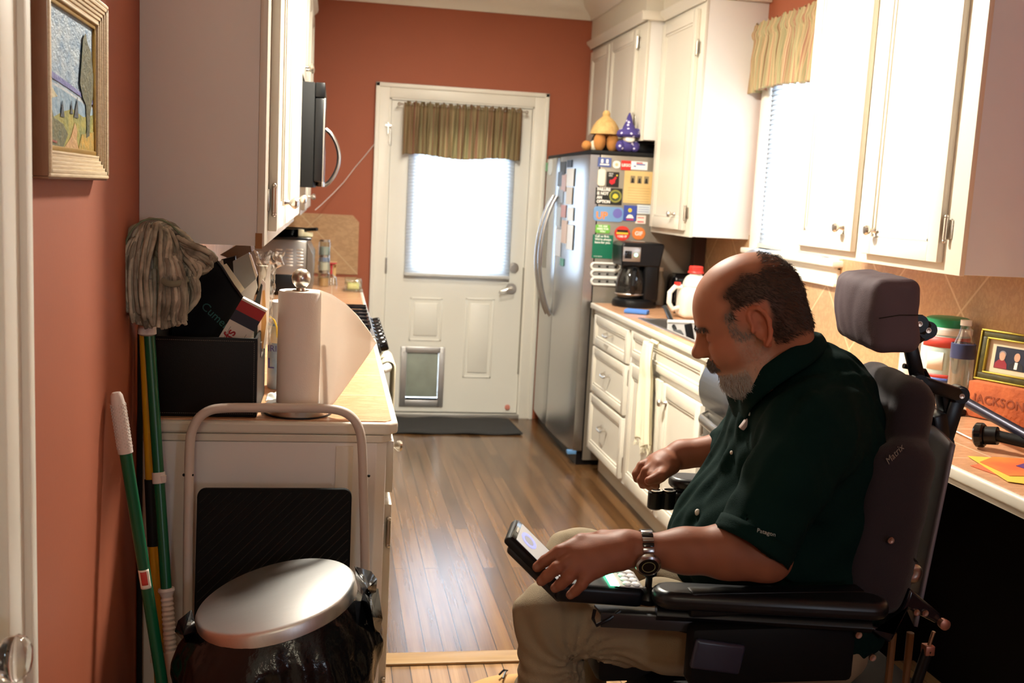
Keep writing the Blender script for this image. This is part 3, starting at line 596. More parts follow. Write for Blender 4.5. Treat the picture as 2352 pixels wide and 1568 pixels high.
# ---- dishwasher
t = thing('dishwasher', 'stainless dishwasher with a bowed handle right of the sink cabinet', 'dishwasher', (1.7, 3.34, 0))
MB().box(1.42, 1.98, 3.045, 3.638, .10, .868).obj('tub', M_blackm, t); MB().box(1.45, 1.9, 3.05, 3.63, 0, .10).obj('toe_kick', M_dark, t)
dd = MB().box(1.385, 1.42, 3.045, 3.64, .12, .72, .006).obj('door', mat('dishwasher_steel', (.36, .34, .31), .35, .9), t)
pn = MB().surf(lambda u, v: Vector((1.385-.022*math.sin(PI*v)-.004, 3.045+.595*u, .722+.145*v)), 2, 10).obj('control_panel', mat('dark_steel_panel', (.10, .10, .115), .3, .6), t, solid=.008)
MB().tube([(1.39, 3.08, .69), (1.35, 3.12, .685), (1.333, 3.34, .68), (1.35, 3.57, .685), (1.39, 3.61, .69)], [(.012, .02)]*5, 12).obj('handle', M_steel, dd)
for i in range(5): MB().box(1.358, 1.362, 3.52-.03*i, 3.535-.03*i, .80, .812, .001).obj('button', mat('silver_button', (.6, .6, .62), .3), pn)
for i in range(3): MB().cyl((1.364, 3.25-.03*i, .775), .008, .003, (-1, 0, 0), 10).obj('button', mat('silver_button', (.6, .6, .62), .3), pn)
# ---- near-black boards added to darken the kneehole under the desk part
t = MB().box(1.94, 1.992, .9, 3.03, 0, .86).box(1.42, 1.94, 3.0, 3.035, 0, .86).obj('kneehole_dark_fill', M_dark); tag(t, 'near-black boards added to darken the space under the desk end of the right counter', 'panel')
# ================================================================ refrigerator
FX, FY0, FY1, FZ = 1.325, 5.462, 6.60, 1.70
t = thing('refrigerator', 'stainless side-by-side refrigerator covered with magnets and papers', 'refrigerator', (1.65, 6.03, 0))
MB().box(1.392, 1.965, FY0, FY1, .03, FZ, .004).obj('body', mat('fridge_side_paint', hx('#8F877B'), .38, .55, noise=.2), t)
MB().box(FX+.01, 1.965, FY0-.002, FY1, FZ, FZ+.022, .004).obj('top_cover', M_blackm, t); MB().box(1.385, 1.392, FY0+.004, FY1-.004, .04, FZ-.004).obj('gasket', M_gloss, t)
MB().box(1.36, 1.94, FY0+.02, FY1-.02, 0, .075).obj('kick_grille', M_black, t)
def fx(y): u = (y-(FY0+FY1)/2)/((FY1-FY0)/2); return FX-.022*(1-u*u)
def fdoor(y0, y1, z0, z1):
    n = 14; poly = [(fx(y0+(y1-y0)*i/n)+(.010 if i in (0, n) else (.002 if i in (1, n-1) else 0)), y0+(y1-y0)*i/n) for i in range(n+1)]+[(1.385, y1), (1.385, y0)]
    return MB().prism(poly, (0, 0, z0), (1, 0, 0), (0, 1, 0), (0, 0, z1-z0)).obj('door', M_steelv, t, ang=30)
dR = fdoor(FY0, 6.115, .085, FZ-.003); dL = fdoor(6.123, FY1, .085, FZ-.003)
for yy, dr in ((6.065, dR), (6.175, dL)):
    n = 18; z0, z1 = .76, 1.47
    MB().tube([(fx(yy)-.010-.085*math.sin(PI*i/n)**.8, yy, z0+(z1-z0)*i/n) for i in range(n+1)], [(.010+.006*math.sin(PI*i/n), .012) for i in range(n+1)], 12).obj('handle', M_steel, dr)
MB().box(FX-.015, FX-.008, 6.24, 6.48, 1.02, 1.34, .01).obj('dispenser', M_gloss, dL)
MB().box(FX-.02, FX+.03, FY0-.004, FY0+.03, .065, .085, .002).obj('hinge_cap', mat('blue_tape', hx('#5F8FC0'), .4), t)
# ---- papers and magnets: each is a thing of its own
def card(name, label, cat, loc, u, v, w, h, m, group=None, th=.003, round_=0, off=.001):
    """thin card centred at loc in plane (u, v)"""
    u, v = Vector(u), Vector(v); n = u.cross(v)
    if round_:
        r = round_; poly = []
        for (cx, cy, a0) in ((w/2-r, h/2-r, 0), (-w/2+r, h/2-r, 90), (-w/2+r, -h/2+r, 180), (w/2-r, -h/2+r, 270)):
            for k in range(5): a = math.radians(a0+90*k/4); poly.append((cx+r*math.cos(a), cy+r*math.sin(a)))
    else: poly = [(-w/2, -h/2), (w/2, -h/2), (w/2, h/2), (-w/2, h/2)]
    root = thing(name, label, cat, loc, group)
    MB().prism(poly, Vector(loc)+n*off, u, v, n*th).obj('card' if cat != 'magnet' else 'plate', m, root, smooth=False)
    root_n = n*(off+th)
    return root, (lambda a, b: Vector(loc)+root_n+u*a+v*b)
U, W = (1, 0, 0), (0, 0, 1)
def mg(px, py, px2, py2): # magnet rectangle on the fridge side
    a = at(px, py, Y=FY0); b = at(px2, py2, Y=FY0); return ((a+b)/2, abs(b.x-a.x), abs(a.z-b.z))
def magnet(label, px, py, px2, py2, col, rnd=0, cat='magnet', name='magnet', th=.003):
    c, w_, h_ = mg(px, py, px2, py2)
    return card(name, label, cat, (c.x, FY0, c.z), U, W, w_, h_, mat('card_'+col, hx(col), .45), 'magnets on the refrigerator side', th, rnd), w_, h_
MW = mat('ink_white', hx('#F2EFE8'), .5); MR = mat('ink_red', hx('#C8202A'), .5); MK = mat('ink_black', hx('#15130F'), .5); MY = mat('ink_yellow', hx('#DCC23A'), .5); MB_ = mat('ink_blue', hx('#33509E'), .5); MG_ = mat('ink_green', hx('#3E9A4C'), .5)
def patch(name, P, a, b, w_, h_, m, root, d=.0006, poly=None):
    poly = poly or [(-w_/2, -h_/2), (w_/2, -h_/2), (w_/2, h_/2), (-w_/2, h_/2)]
    return MB().prism(poly, P(a, b), U, W, (0, -d, 0)).obj(name, m, root, smooth=False)
def disc(r, n=18, sx=1): return [(r*math.cos(2*PI*i/n)*sx, r*math.sin(2*PI*i/n)) for i in range(n)]
(r, P), a, b = magnet('small blue magnet at the top left of the refrigerator side', 1374, 361, 1403, 384, '#4A5A94')
patch('figures', P, -.014, .006, .012, .02, MW, r); patch('figures', P, .014, .006, .012, .02, MW, r); patch('caption', P, 0, -.012, .05, .006, MW, r)
(r, P), a, b = magnet('round white magnet beside the small blue one', 1408, 369, 1424, 387, '#E4E0D8', .016); patch('seal', P, 0, 0, 0, 0, mat('seal', hx('#C9B48E'), .5), r, poly=disc(.009))
(r, P), a, b = magnet('red square magnet with white brand lettering in the top row', 1427, 368, 1448, 391, '#C92A24'); text('lettering', 'LEGO', .020, P(-.024, -.006), U, W, MW, r, bold=.0006)
(r, P), a, b = magnet('white magnet with red and blue lines at the right of the top row', 1450, 370, 1486, 391, '#ECEBEA'); patch('red_line', P, 0, .014, .035, .006, MR, r); patch('blue_line', P, .008, .006, .05, .006, MB_, r); patch('blue_mark', P, -.025, -.004, .014, .006, MB_, r)
(r, P), a, b = magnet('cream elongated shell-like magnet under the small blue magnet', 1374, 388, 1388, 427, '#E4DDC8', .012, th=.008)
(r, P), a, b = magnet('black magnet picturing a red chilli pepper', 1394, 394, 1420, 430, '#17120F')
patch('pepper', P, .002, -.006, 0, 0, MR, r, poly=[(-.02, -.012), (-.006, -.022), (.010, -.012), (.012, .004), (.02, .016), (.012, .022), (.002, .010), (-.006, .004), (-.018, .004)]); patch('stem', P, .022, .022, .008, .008, MY, r); text('lettering', 'NEW\nMEX', .011, P(-.024, .026), U, W, MW, r)
(r, P), a, b = magnet('black magnet reading FAILURE IS NOT AN OPTION with a round badge', 1369, 430, 1427, 471, '#14130F')
text('lettering', 'FAILURE\nIS NOT\nAN\nOPTION', .0215, P(-.066, .028), U, W, MW, r, bold=.0009, squash=.92); patch('badge', P, .036, .002, 0, 0, mat('badge_olive', hx('#8E8B3C'), .5), r, poly=disc(.034)); patch('badge_centre', P, .036, .002, 0, 0, mat('badge_dark', hx('#3E4A2A'), .5), r, .001, poly=disc(.026)); patch('badge_figure', P, .036, .002, 0, 0, MY, r, .0015, poly=[(-.016, -.008), (0, -.014), (.016, -.004), (.010, .010), (-.004, .014), (-.014, .006)])
(r, P), a, b = magnet('blue magnet with big orange letters UP below the black one', 1364, 473, 1430, 510, '#6F97C4', .02)
text('lettering', 'UP', .052, P(-.068, -.026), U, W, mat('ink_orange', hx('#E08A4A'), .5), r, bold=.002); patch('swirl', P, .05, .006, 0, 0, mat('ink_violet', hx('#6A66B0'), .5), r, poly=disc(.026))
(r, P), a, b = magnet('dark blue upright magnet with a pale figure in the middle of the refrigerator side', 1433, 471, 1461, 508, '#34489A')
patch('pale_shape', P, 0, -.014, 0, 0, MW, r, poly=[(-.022, -.012), (.022, -.012), (.012, .004), (0, .008), (-.012, .004)]); patch('green_shape', P, -.002, .016, 0, 0, MY, r, poly=disc(.011)); patch('red_line', P, 0, -.034, .04, .006, MR, r)
(r, P), a, b = magnet('pale blue note magnet under the parchment', 1463, 470, 1497, 492, '#D2DADF', th=.001)
for i in range(3): patch('text_line', P, -.005, .012-.012*i, .06, .002, MB_, r)
(r, P), a, b = magnet('small white and pink magnet under the pale blue note', 1460, 494, 1482, 514, '#EBD9CF'); patch('red_line', P, 0, -.012, .036, .006, MR, r); patch('red_line', P, 0, .010, .036, .004, MR, r)
c, w_, h_ = mg(1435, 391, 1500, 469)
r, P = card('parchment', 'yellowed parchment sheet with three portraits held on the refrigerator side', 'paper', (c.x, FY0, c.z), U, W, w_, h_, mat('parchment', hx('#D8BB82'), .7, noise=.8, nscale=7, col2=hx('#C7A263')), None, .0006)
for i in range(3):
    patch('portrait', P, -.038+.038*i, .040, .026, .040, mat('portrait_grey', hx('#8B7A5C'), .7), r); patch('portrait_figure', P, -.038+.038*i, .036, 0, 0, MK, r, .001, poly=[(-.008, -.014), (.008, -.014), (.006, .002), (.004, .012), (-.004, .012), (-.006, .002)])
for i in range(6): patch('text_line', P, 0, -.005-.014*i, .12, .0018, mat('faded_ink', hx('#A5885A'), .7), r)
(r, P), a, b = magnet('lime green magnet with white lettering above the dark green card', 1368, 515, 1400, 536, '#6DB244', .008); text('lettering', 'WE ARE\nHERE FOR\nYOU', .014, P(0, .010), U, W, MW, r, align='CENTER', bold=.0004)
(r, P), a, b = magnet('round red magnet with a black and yellow band', 1412, 518, 1446, 553, '#D6382C', .041); patch('band', P, 0, .012, .06, .012, MK, r); patch('band', P, 0, .000, .066, .010, MY, r); text('lettering', 'I DID IT', .015, P(0, -.022), U, W, MW, r, align='CENTER', bold=.0006)
(r, P), a, b = magnet('round orange magnet with white shapes', 1452, 521, 1481, 551, '#DD7E3C', .034); text('lettering', 'GIF', .030, P(0, -.010), U, W, MW, r, align='CENTER', bold=.0008)
(r, P), a, b = magnet('dark green card reading Call us first', 1362, 538, 1405, 594, '#0E6A4E', .002); text('lettering', "Call us first.\nWe're always\nhere for you.", .0165, P(-.045, .050), U, W, MW, r, bold=.0004); text('small_print', 'www.agency', .009, P(-.045, -.055), U, W, MW, r)
(r, P), a, b = magnet('small blue magnet just above the coffee maker', 1413, 555, 1434, 570, '#5F93A8'); patch('red_line', P, 0, 0, .02, .005, MR, r)
(r, P), a, b = magnet('white magnet with purple and orange bands above the coffee maker', 1449, 553, 1480, 570, '#E9DFD3'); patch('band', P, 0, .005, .07, .007, mat('ink_violet', hx('#6A66B0'), .5), r); patch('band', P, 0, -.012, .07, .005, mat('ink_orange', hx('#E08A4A'), .5), r)
# three white clips/rails on the side
for i, (lb, y) in enumerate((('topmost', 612), ('middle', 629), ('lowest', 646))):
    a = at(1358, y-9, Y=FY0); b = at(1424, y+9, Y=FY0); t2 = thing('magnetic_clip', 'white rounded magnetic clip left of the coffee maker, %s of the three' % lb, 'clip', (a.x, FY0, b.z), 'white magnetic clips on the refrigerator')
    zc = (a.z+b.z)/2; h_ = .0175; x0, x1 = a.x+h_, b.x-h_
    pl = [(x0-h_*math.sin(PI*k/8), zc-h_*math.cos(PI*k/8)) for k in range(9)]+[(x1+h_*math.sin(PI*k/8), zc+h_*math.cos(PI*k/8)) for k in range(9)]
    MB().tube([(p[0], FY0-.008, p[1]) for p in pl], .006, 8, closed=True).obj('rim', M_whitep, t2)
    MB().prism(pl, (0, FY0-.001, 0), (1, 0, 0), (0, 0, 1), (0, -.005, 0)).obj('back_plate', mat('grey_clip_plate', hx('#8E8C88'), .4), t2)
    for k in range(3): MB().box(x0+.02+.045*k, x0+.032+.045*k, FY0-.010, FY0-.006, zc-.005, zc+.005, .001).obj('button', MK, t2)
# papers on the right-hand door (facing the room)
U2 = (0, -1, 0)
papers = [(1292, 372, 1302, 402, '#3B3A36', 'dark photo magnet'), (1306, 368, 1316, 384, '#2E3440', 'small dark blue magnet'), (1285, 395, 1293, 428, '#57606B', 'grey photo strip'), (1294, 400, 1303, 440, '#C9A59A', 'pink patterned card'),
          (1305, 388, 1320, 428, '#E8E6E0', 'white notice sheet'), (1304, 430, 1316, 470, '#D8C9B4', 'cream leaflet'), (1286, 436, 1297, 466, '#9AA2AA', 'grey folded note'), (1306, 476, 1318, 508, '#F1F1EF', 'white square note'),
          (1292, 470, 1303, 500, '#C98F84', 'salmon coloured flyer'), (1283, 475, 1291, 520, '#C8D0D6', 'pale blue slip'), (1294, 505, 1304, 560, '#D9B9A0', 'peach leaflet'), (1305, 515, 1316, 575, '#F4F3F0', 'long white letter'), (1281, 525, 1291, 590, '#E6E6EA', 'tall white list'), (1290, 592, 1298, 612, '#5FA08A', 'small teal magnet')]
for (x0, y0, x1, y1, col, lb) in papers:
    a = at(x0, y0, X=1.312); b = at(x1, y1, X=1.312); yc = (a.y+b.y)/2
    yc = min(max(yc, 5.55), 6.05)
    card('door_paper', lb+' on the refrigerator door facing the room', 'paper', (fx(yc)-.001, yc, (a.z+b.z)/2), U2, W, abs(a.y-b.y)*.95, abs(a.z-b.z), mat('card_'+col, hx(col), .5), 'papers on the refrigerator door', .001)
for (x0, y0, x1, y1, col, lb, rr) in ((1250, 374, 1258, 393, '#6FAE7A', 'small green magnet on the far freezer door', 0), (1259, 366, 1274, 402, '#E6E6DC', 'oval white magnet on the far freezer door', .05)):
    a = at(x0, y0, X=1.315); b = at(x1, y1, X=1.315); yc = (a.y+b.y)/2; yc = max(6.2, min(6.55, yc))
    r, P = card('magnet', lb, 'magnet', (fx(yc)-.001, yc, (a.z+b.z)/2), U2, W, .13 if rr else .06, abs(a.z-b.z), mat('card_'+col, hx(col), .5), None, .002, rr)
# ================================================================ stuffed figures on the refrigerator
ZT = FZ+.022
tan = mat('tan_plush', hx('#B97B3E'), .9, noise=.5, nscale=30); straw = mat('straw', hx('#CDA76A'), .8, noise=.6, nscale=40, col2=hx('#A98147')); purple = mat('purple_spotted_cloth', hx('#4B3F86'), .8)
def spotted():
    g = NG('purple_star_cloth', .8); v = g.n('ShaderNodeTexVoronoi'); v.inputs['Scale'].default_value = 42; g.l(g.tc.outputs['Object'], v.inputs[0])
    return g.base(g.ramp(v.outputs['Distance'], [(.22, hx('#D8D2E8')), (.30, hx('#3F3478'))]))
M_spot = spotted()
c = at(1390, 342, Y=5.60); c.z = ZT
t = thing('stuffed_figure', 'tan plush figure with a wide straw hat sitting on the refrigerator', 'soft toy', c, 'soft toys on the refrigerator')
MB().ball((c.x, c.y+.05, ZT+.055), (.07, .05, .055)).obj('body', mat('dark_toy_cloth', hx('#2A211C'), .9), t)
for s, nm in ((-1, 'foot'), (1, 'foot')): MB().ball((c.x+s*.036, c.y-.01, ZT+.052), (.034, .028, .052)).obj(nm, tan, t)
h = MB().ball((c.x, c.y+.03, ZT+.11), (.045, .04, .04)).obj('head', tan, t)
MB().lathe([(.082, -.012), (.08, .002), (.07, .03), (.05, .06), (.028, .078), (.02, .085), (.022, .10), (.014, .115), (0, .118), (0, .11), (.01, .10), (.045, .05), (.075, .0), (.082, -.012)], (c.x, c.y+.02, ZT+.105)).obj('straw_hat', straw, h)
c = at(1352, 341, Y=5.62); c.z = ZT
t = thing('stuffed_figure', 'small brown and cream plush lying beside the straw-hatted figure', 'soft toy', c, 'soft toys on the refrigerator')
MB().ball((c.x-.012, c.y, ZT+.028), (.028, .03, .028)).obj('head', tan, t); MB().ball((c.x+.03, c.y, ZT+.03), (.026, .024, .03)).obj('body', mat('cream_plush', hx('#D9CDB6'), .9), t)
c = at(1440, 360, Y=5.497); c.z = ZT
t = thing('stuffed_figure', 'purple star-spotted cloth figure with a pointed hat on the refrigerator corner', 'soft toy', c, 'soft toys on the refrigerator')
MB().ball((c.x, c.y, ZT+.035), (.05, .035, .038)).ball((c.x+.038, c.y-.01, ZT+.03), (.026, .025, .03)).ball((c.x-.045, c.y-.01, ZT+.03), (.024, .025, .03)).obj('robe', M_spot, t)
hd = MB().ball((c.x, c.y-.012, ZT+.072), (.033, .03, .028)).obj('head', mat('cream_plush', hx('#D9CDB6'), .9), t)
MB().lathe([(.056, 0), (.066, .012), (.058, .03), (.034, .05), (.020, .08), (.012, .11), (.004, .128), (0, .13)], (c.x, c.y, ZT+.078), (0, 0, 1)).ball((c.x+.045, c.y, ZT+.105), (.026, .022, .024)).ball((c.x-.04, c.y, ZT+.10), (.024, .022, .02)).obj('pointed_hat', M_spot, hd)
MB().ball((c.x, c.y-.038, ZT+.066), (.026, .010, .016)).obj('beard', M_whitep, hd)
MB().box(1.585, 1.80, 5.56, 5.80, ZT, ZT+.055, .004).obj('shadow_filler', M_black); o = bpy.data.objects['shadow_filler']; tag(o, 'black filler standing for the shadow on the refrigerator behind the soft toys', 'box')  # black filler put where only shade lies under the cabinet
# ================================================================ right counter items
ZK = .9145
c = Vector((1.575, 5.29, ZK))
t = thing('coffee_maker', 'black drip coffee maker with a green-lit silver panel', 'coffee maker', c)
MB().lathe([(0, 0), (.115, 0), (.118, .012), (.112, .035), (.10, .045), (0, .045)], c, sx=1.0, sy=1.0).obj('base', M_black, t)
MB().box(c.x+.02, c.x+.105, c.y-.09, c.y+.10, ZK+.03, ZK+.335, .02, 3).obj('tower', M_black, t)
MB().prism([(-.105, .215), (-.112, .32), (-.10, .338), (.115, .338), (.118, .32), (.10, .215)], (c.x, c.y-.095, ZK), (1, 0, 0), (0, 0, 1), (0, .19, 0)).obj('brew_head', M_black, t, bevel=.008)
pn = MB().box(c.x-.104, c.x-.01, c.y-.100, c.y-.094, ZK+.24, ZK+.315, .002).obj('control_panel', M_steel, t)
MB().box(c.x-.095, c.x-.058, c.y-.104, c.y-.099, ZK+.255, ZK+.295, .002).obj('display', M_gloss, pn)
MB().cyl((c.x-.035, c.y-.100, ZK+.275), .008, .004, (0, -1, 0), 14).obj('power_light', mat('green_led', (.3, 1, .5), .3, emit=(.25, 1, .45), estr=4), pn)
cf = MB().lathe([(0, .0), (.066, .0), (.078, .02), (.08, .07), (.068, .12), (.056, .145), (.056, .15), (0, .15)], (c.x-.03, c.y-.02, ZK+.05)).obj('carafe', mat('smoked_glass', (.015, .014, .013), .06), t)
MB().lathe([(.081, 0), (.083, .004), (.081, .008)], (c.x-.03, c.y-.02, ZK+.065)).obj('steel_band', M_steel, cf)
MB().lathe([(0, 0), (.058, 0), (.056, .018), (0, .02)], (c.x-.03, c.y-.02, ZK+.2)).obj('lid', M_black, cf)
MB().tube([(c.x-.03, c.y-.085, ZK+.20), (c.x-.045, c.y-.125, ZK+.19), (c.x-.05, c.y-.13, ZK+.12), (c.x-.04, c.y-.10, ZK+.075)], [(.012, .008)]*4, 10).obj('carafe_handle', M_black, cf)
def bottle(label, x, y, prof, m, capm, caph, cat='bottle', name='bottle', z=None):
    z = ZK if z is None else z
    t = thing(name, label, cat, (x, y, z)); MB().lathe(prof, (x, y, z)).obj('body', m, t); r, h = caph
    MB().lathe([(0, prof[-2][1]-.002), (r, prof[-2][1]-.002), (r, prof[-2][1]+h), (0, prof[-2][1]+h)], (x, y, z)).obj('cap', capm, t); return t
p = at(1517, 698, Z=ZK); p = Vector((p.x*.985, 5.41, ZK))
bottle('small clear bottle with a pale label between the coffee maker and toaster', p.x+.0, p.y, [(0, 0), (.030, 0), (.032, .01), (.032, .12), (.014, .16), (.013, .185), (0, .185)], mat('clear_plastic_bottle', hx('#A9A596'), .2), M_whitep, (.016, .018))
p = at(1548, 690, Z=ZK); p = Vector((p.x*.965, 5.36, ZK))
t = thing('toaster', 'black glossy toaster behind the red-capped jug', 'toaster', (p.x, p.y, ZK))
MB().box(p.x-.075, p.x+.105, p.y-.07, p.y+.07, ZK+.01, ZK+.175, .03, 4).obj('shell', M_gloss, t); MB().box(p.x-.05, p.x+.08, p.y-.035, p.y-.015, ZK+.17, ZK+.177).obj('slot', M_dark, t); MB().box(p.x-.05, p.x+.08, p.y+.015, p.y+.035, ZK+.17, ZK+.177).obj('slot', M_dark, t)
MB().box(p.x-.07, p.x+.10, p.y-.06, p.y+.06, ZK, ZK+.012, .003).obj('base', M_blackm, t)
MB().ball((p.x+.05, p.y-.075, ZK+.10), (.045, .01, .055)).obj('side_panel', mat('mirror_panel', (.5, .47, .42), .15, 1), t)
p = Vector((1.74, 4.83, ZK))
t = thing('jug', 'white plastic jug with a red screw cap and side handle', 'jug', p)
jm = mat('milky_plastic', hx('#E9E3D6'), .4)
MB().obox((p.x, p.y, ZK+.075), (.15, .13, .15), None, .025, 3).obox((p.x, p.y, ZK+.178), (.13, .115, .075), None, .03, 3, (.62, .62)).cyl((p.x, p.y, ZK+.20), .030, .025).obj('body', jm, t)
MB().cyl((p.x, p.y, ZK+.218), .034, .035, bev=.004).lathe([(.038, 0), (.040, .004), (.038, .010)], (p.x, p.y, ZK+.218)).obj('cap', mat('red_cap', hx('#D8332B'), .4), t)
MB().tube([(p.x-.065, p.y, ZK+.15), (p.x-.10, p.y, ZK+.15), (p.x-.125, p.y, ZK+.12), (p.x-.125, p.y, ZK+.07), (p.x-.105, p.y, ZK+.04), (p.x-.07, p.y, ZK+.05)], [(.012, .012)]*6, 10).obj('handle', jm, t)
MB().cyl((p.x-.088, p.y-.0, ZK+.158), .016, .014).obj('spout_cap', mat('red_cap', (0, 0, 0)), t)
p = at(1462, 720, Z=ZK); t = MB().obox((p.x, p.y, ZK+.011), (.115, .07, .02), Matrix.Rotation(-.5, 3, 'Z'), .006).obj('sponge', mat('blue_sponge', hx('#4A78C0'), .9, bump=.4, bscale=200)); tag(t, 'flat blue sponge on the counter in front of the coffee maker', 'sponge')
# dish rack hanging in the sink with things, black-handled brush
t = thing('dish_tray', 'pale grey dish tray with looped handles in the sink', 'dish tray', (1.66, 4.2, .80))
gm = mat('pale_plastic_tray', hx('#BDBAB8'), .4)
MB().box(1.50, 1.82, 3.98, 3.986, .80, .90, .002).box(1.50, 1.82, 4.484, 4.49, .80, .93, .002).box(1.50, 1.506, 3.98, 4.49, .80, .90, .002).box(1.814, 1.82, 3.98, 4.49, .80, .90, .002).box(1.50, 1.82, 3.98, 4.49, .795, .80).obj('tray', gm, t)
for x in (1.56, 1.70): MB().tube([(x-.03, 3.985, .905), (x-.026, 3.985, .94), (x, 3.985, .955), (x+.026, 3.985, .94), (x+.03, 3.985, .905)], .006, 8).obj('loop_handle', M_whitep, t)
MB().tube([(1.50, 4.487, .933), (1.82, 4.487, .933)], .008, 8).obj('rim', M_whitep, t)
t = thing('dish_brush', 'black-handled dish brush leaning over the sink edge', 'brush', (1.50, 4.75, .93))
MB().tube([(1.575, 4.80, .965), (1.56, 4.72, .975), (1.545, 4.62, .955), (1.53, 4.50, .92), (1.53, 4.44, .89)], [.006, .010, .012, .010, .007], 10).obj('handle', M_black, t)
MB().obox((1.53, 4.42, .875), (.04, .05, .05), Matrix.Rotation(.3, 3, 'X'), .008).obj('bristles', mat('dark_bristles', (.05, .05, .05), .9), t)
t = thing('spatula', 'black spatula standing in the sink beside the brush', 'spatula', (1.56, 4.3, .83)); MB().obox((1.56, 4.34, .885), (.035, .012, .12), Matrix.Rotation(-.25, 3, 'Y'), .004).obj('blade', M_black, t); MB().tube([(1.545, 4.34, .83), (1.53, 4.33, .77)], .006).obj('handle', M_black, t)
p = (1.66, 4.22, .80); t = MB().lathe([(0, 0), (.04, 0), (.045, .01), (.042, .09), (.038, .09), (.040, .012), (0, .010)], p).obj('cup', mat('red_brown_cup', hx('#B4877E'), .4)); tag(t, 'dull pink cup standing in the dish tray', 'cup')
# outlet and cord on the backsplash
t = thing('outlet', 'white outlet plate on the backsplash left of the kitchen window', 'outlet', (XR-.008, 5.05, 1.12)); MB().box(XR-.014, XR-.009, 5.0, 5.09, 1.10, 1.16, .003).obj('plate', M_whitep, t); MB().box(XR-.035, XR-.014, 5.02, 5.045, 1.105, 1.13, .004).obj('plug', M_black, t)
t = MB().tube([(XR-.034, 5.03, 1.117), (XR-.06, 5.08, 1.09), (XR-.05, 5.15, 1.0), (XR-.06, 5.2, .93), (1.90, 5.2, .919), (1.78, 5.05, .919), (1.70, 5.0, .919)], .003, 6).obj('appliance_cord', M_black); tag(t, 'thin black cord running down the backsplash behind the jug', 'cord')
# towel over the false drawer front
t = thing('dish_towel', 'cream frayed dish towel hanging from the sink cabinet', 'towel', (1.385, 4.22, .85))
def tw(u, v):
    w_ = .13+.075*v+.02*math.sin(5*v); y = 4.275+(u-.5)*w_-.03*v
    z = .862-.44*v+.012*math.sin(9*u)*v
    x = 1.352-.012*math.sin(u*13+v*2)-.004*math.sin(u*29+v*5)-.012*math.sin(PI*min(1, v*3))*.5
    return Vector((x, y, z))
cm = mat('cream_towel', hx('#E6DDC2'), .9, bump=.5, bscale=250)
MB().surf(tw, 36, 60).obj('cloth', cm, t, ang=80, solid=.004)
MB().surf(lambda u, v: Vector((1.372+.022*v, 4.275+(u-.5)*.10, .862+.012*math.sin(PI*v))), 8, 8).obj('tuck', cm, t, solid=.004)
rn = random.Random(4); fr = MB()
for i in range(46):
    u = rn.random(); q = tw(u, 1); fr.tube([q, q+Vector((rn.uniform(-.004, .004), rn.uniform(-.006, .006), -.012)), q+Vector((rn.uniform(-.008, .008), rn.uniform(-.012, .012), -.026-.012*rn.random()))], .0012, 4)
tag(fr.obj('fringe', cm, t), kind='stuff')
# ================================================================ desk end items
t = thing('picture_frame', 'gold and green framed photograph of a couple standing on the brick', 'picture frame', (1.88, 2.5, 1.0))
fy = math.radians(-68)   # faces the room and a little towards the near side
A = Vector((1.815, 2.600, 1.018)); uu = Vector((.40, -.92, 0)).normalized(); nn = Vector((-.92, -.40, 0)).normalized()*1; vv = Vector((.0, 0, 1)); vv = (vv-nn*.10).normalized()
A = A-uu*.037; kf = .86
def pfbox(a0, a1, b0, b1, d0, d1, bev=.002):
    c = A+uu*(a0+a1)/2*kf+vv*(b0+b1)/2*kf+nn*(d0+d1)/2; R = Matrix((uu, vv, nn)).transposed(); return (c, (abs(a1-a0)*kf, abs(b1-b0)*kf, abs(d1-d0)), R, bev)
gold = mat('gilt', hx('#A8963A'), .35, .6); olive = mat('green_marbled_frame', hx('#4E4A22'), .4, noise=.8, nscale=60, col2=hx('#2E2A14')); Wf, Hf = .215, .165
def ring(o0, o1, d0, d1, m, nm):
    b = MB()
    for q in ((o0, Wf-o0, o0, o1), (o0, Wf-o0, Hf-o1, Hf-o0), (o0, o1, o1, Hf-o1), (Wf-o1, Wf-o0, o1, Hf-o1)): b.obox(*pfbox(*q, d0, d1))
    b.obj(nm, m, t)
ring(0, .006, 0, .016, gold, 'outer_gilt'); ring(.006, .024, 0, .012, olive, 'frame_band'); ring(.024, .030, 0, .014, gold, 'inner_gilt')
MB().obox(*pfbox(.005, Wf-.005, .005, Hf-.005, -.006, .002, 0)).obj('backing', mat('card_board', hx('#6B4A2C'), .8), t)
MB().obox(*pfbox(.03, Wf-.03, .03, Hf-.03, .002, .004, 0)).obj('mat_board', mat('mat_board', hx('#D8C7A8'), .7), t)
ph = MB().obox(*pfbox(.055, Wf-.052, .045, Hf-.05, .004, .005, 0)).obj('photo', mat('photo_blue', hx('#1B2238'), .4), t)
def flat(nm, pts, m, par, d=.0052): MB().prism([(p[0]*kf, p[1]*kf) for p in pts], A+nn*d, uu, vv, nn*.0004).obj(nm, m, par, smooth=False)
el = lambda cx, cy, rx, ry: [(cx+rx*math.cos(2*PI*k/16), cy+ry*math.sin(2*PI*k/16)) for k in range(16)]
skin_f = mat('print_skin', hx('#C79A80'), .5)
flat('pictured_jacket', [(.057, .046), (.100, .046), (.098, .062), (.088, .074), (.070, .074), (.058, .062)], mat('print_red', hx('#8E2230'), .5), ph); flat('pictured_face', el(.080, .085, .010, .014), skin_f, ph, .0057)
flat('pictured_hair', el(.080, .092, .012, .011), mat('print_grey', hx('#8A8286'), .5), ph, .0054)
flat('pictured_suit', [(.105, .046), (.155, .046), (.152, .064), (.138, .074), (.122, .074), (.108, .062)], mat('print_dark', hx('#14161F'), .5), ph); flat('pictured_face', el(.130, .088, .010, .014), skin_f, ph, .0057); flat('pictured_shirt', [(.124, .05), (.134, .05), (.135, .072), (.125, .072)], MW, ph, .0056)
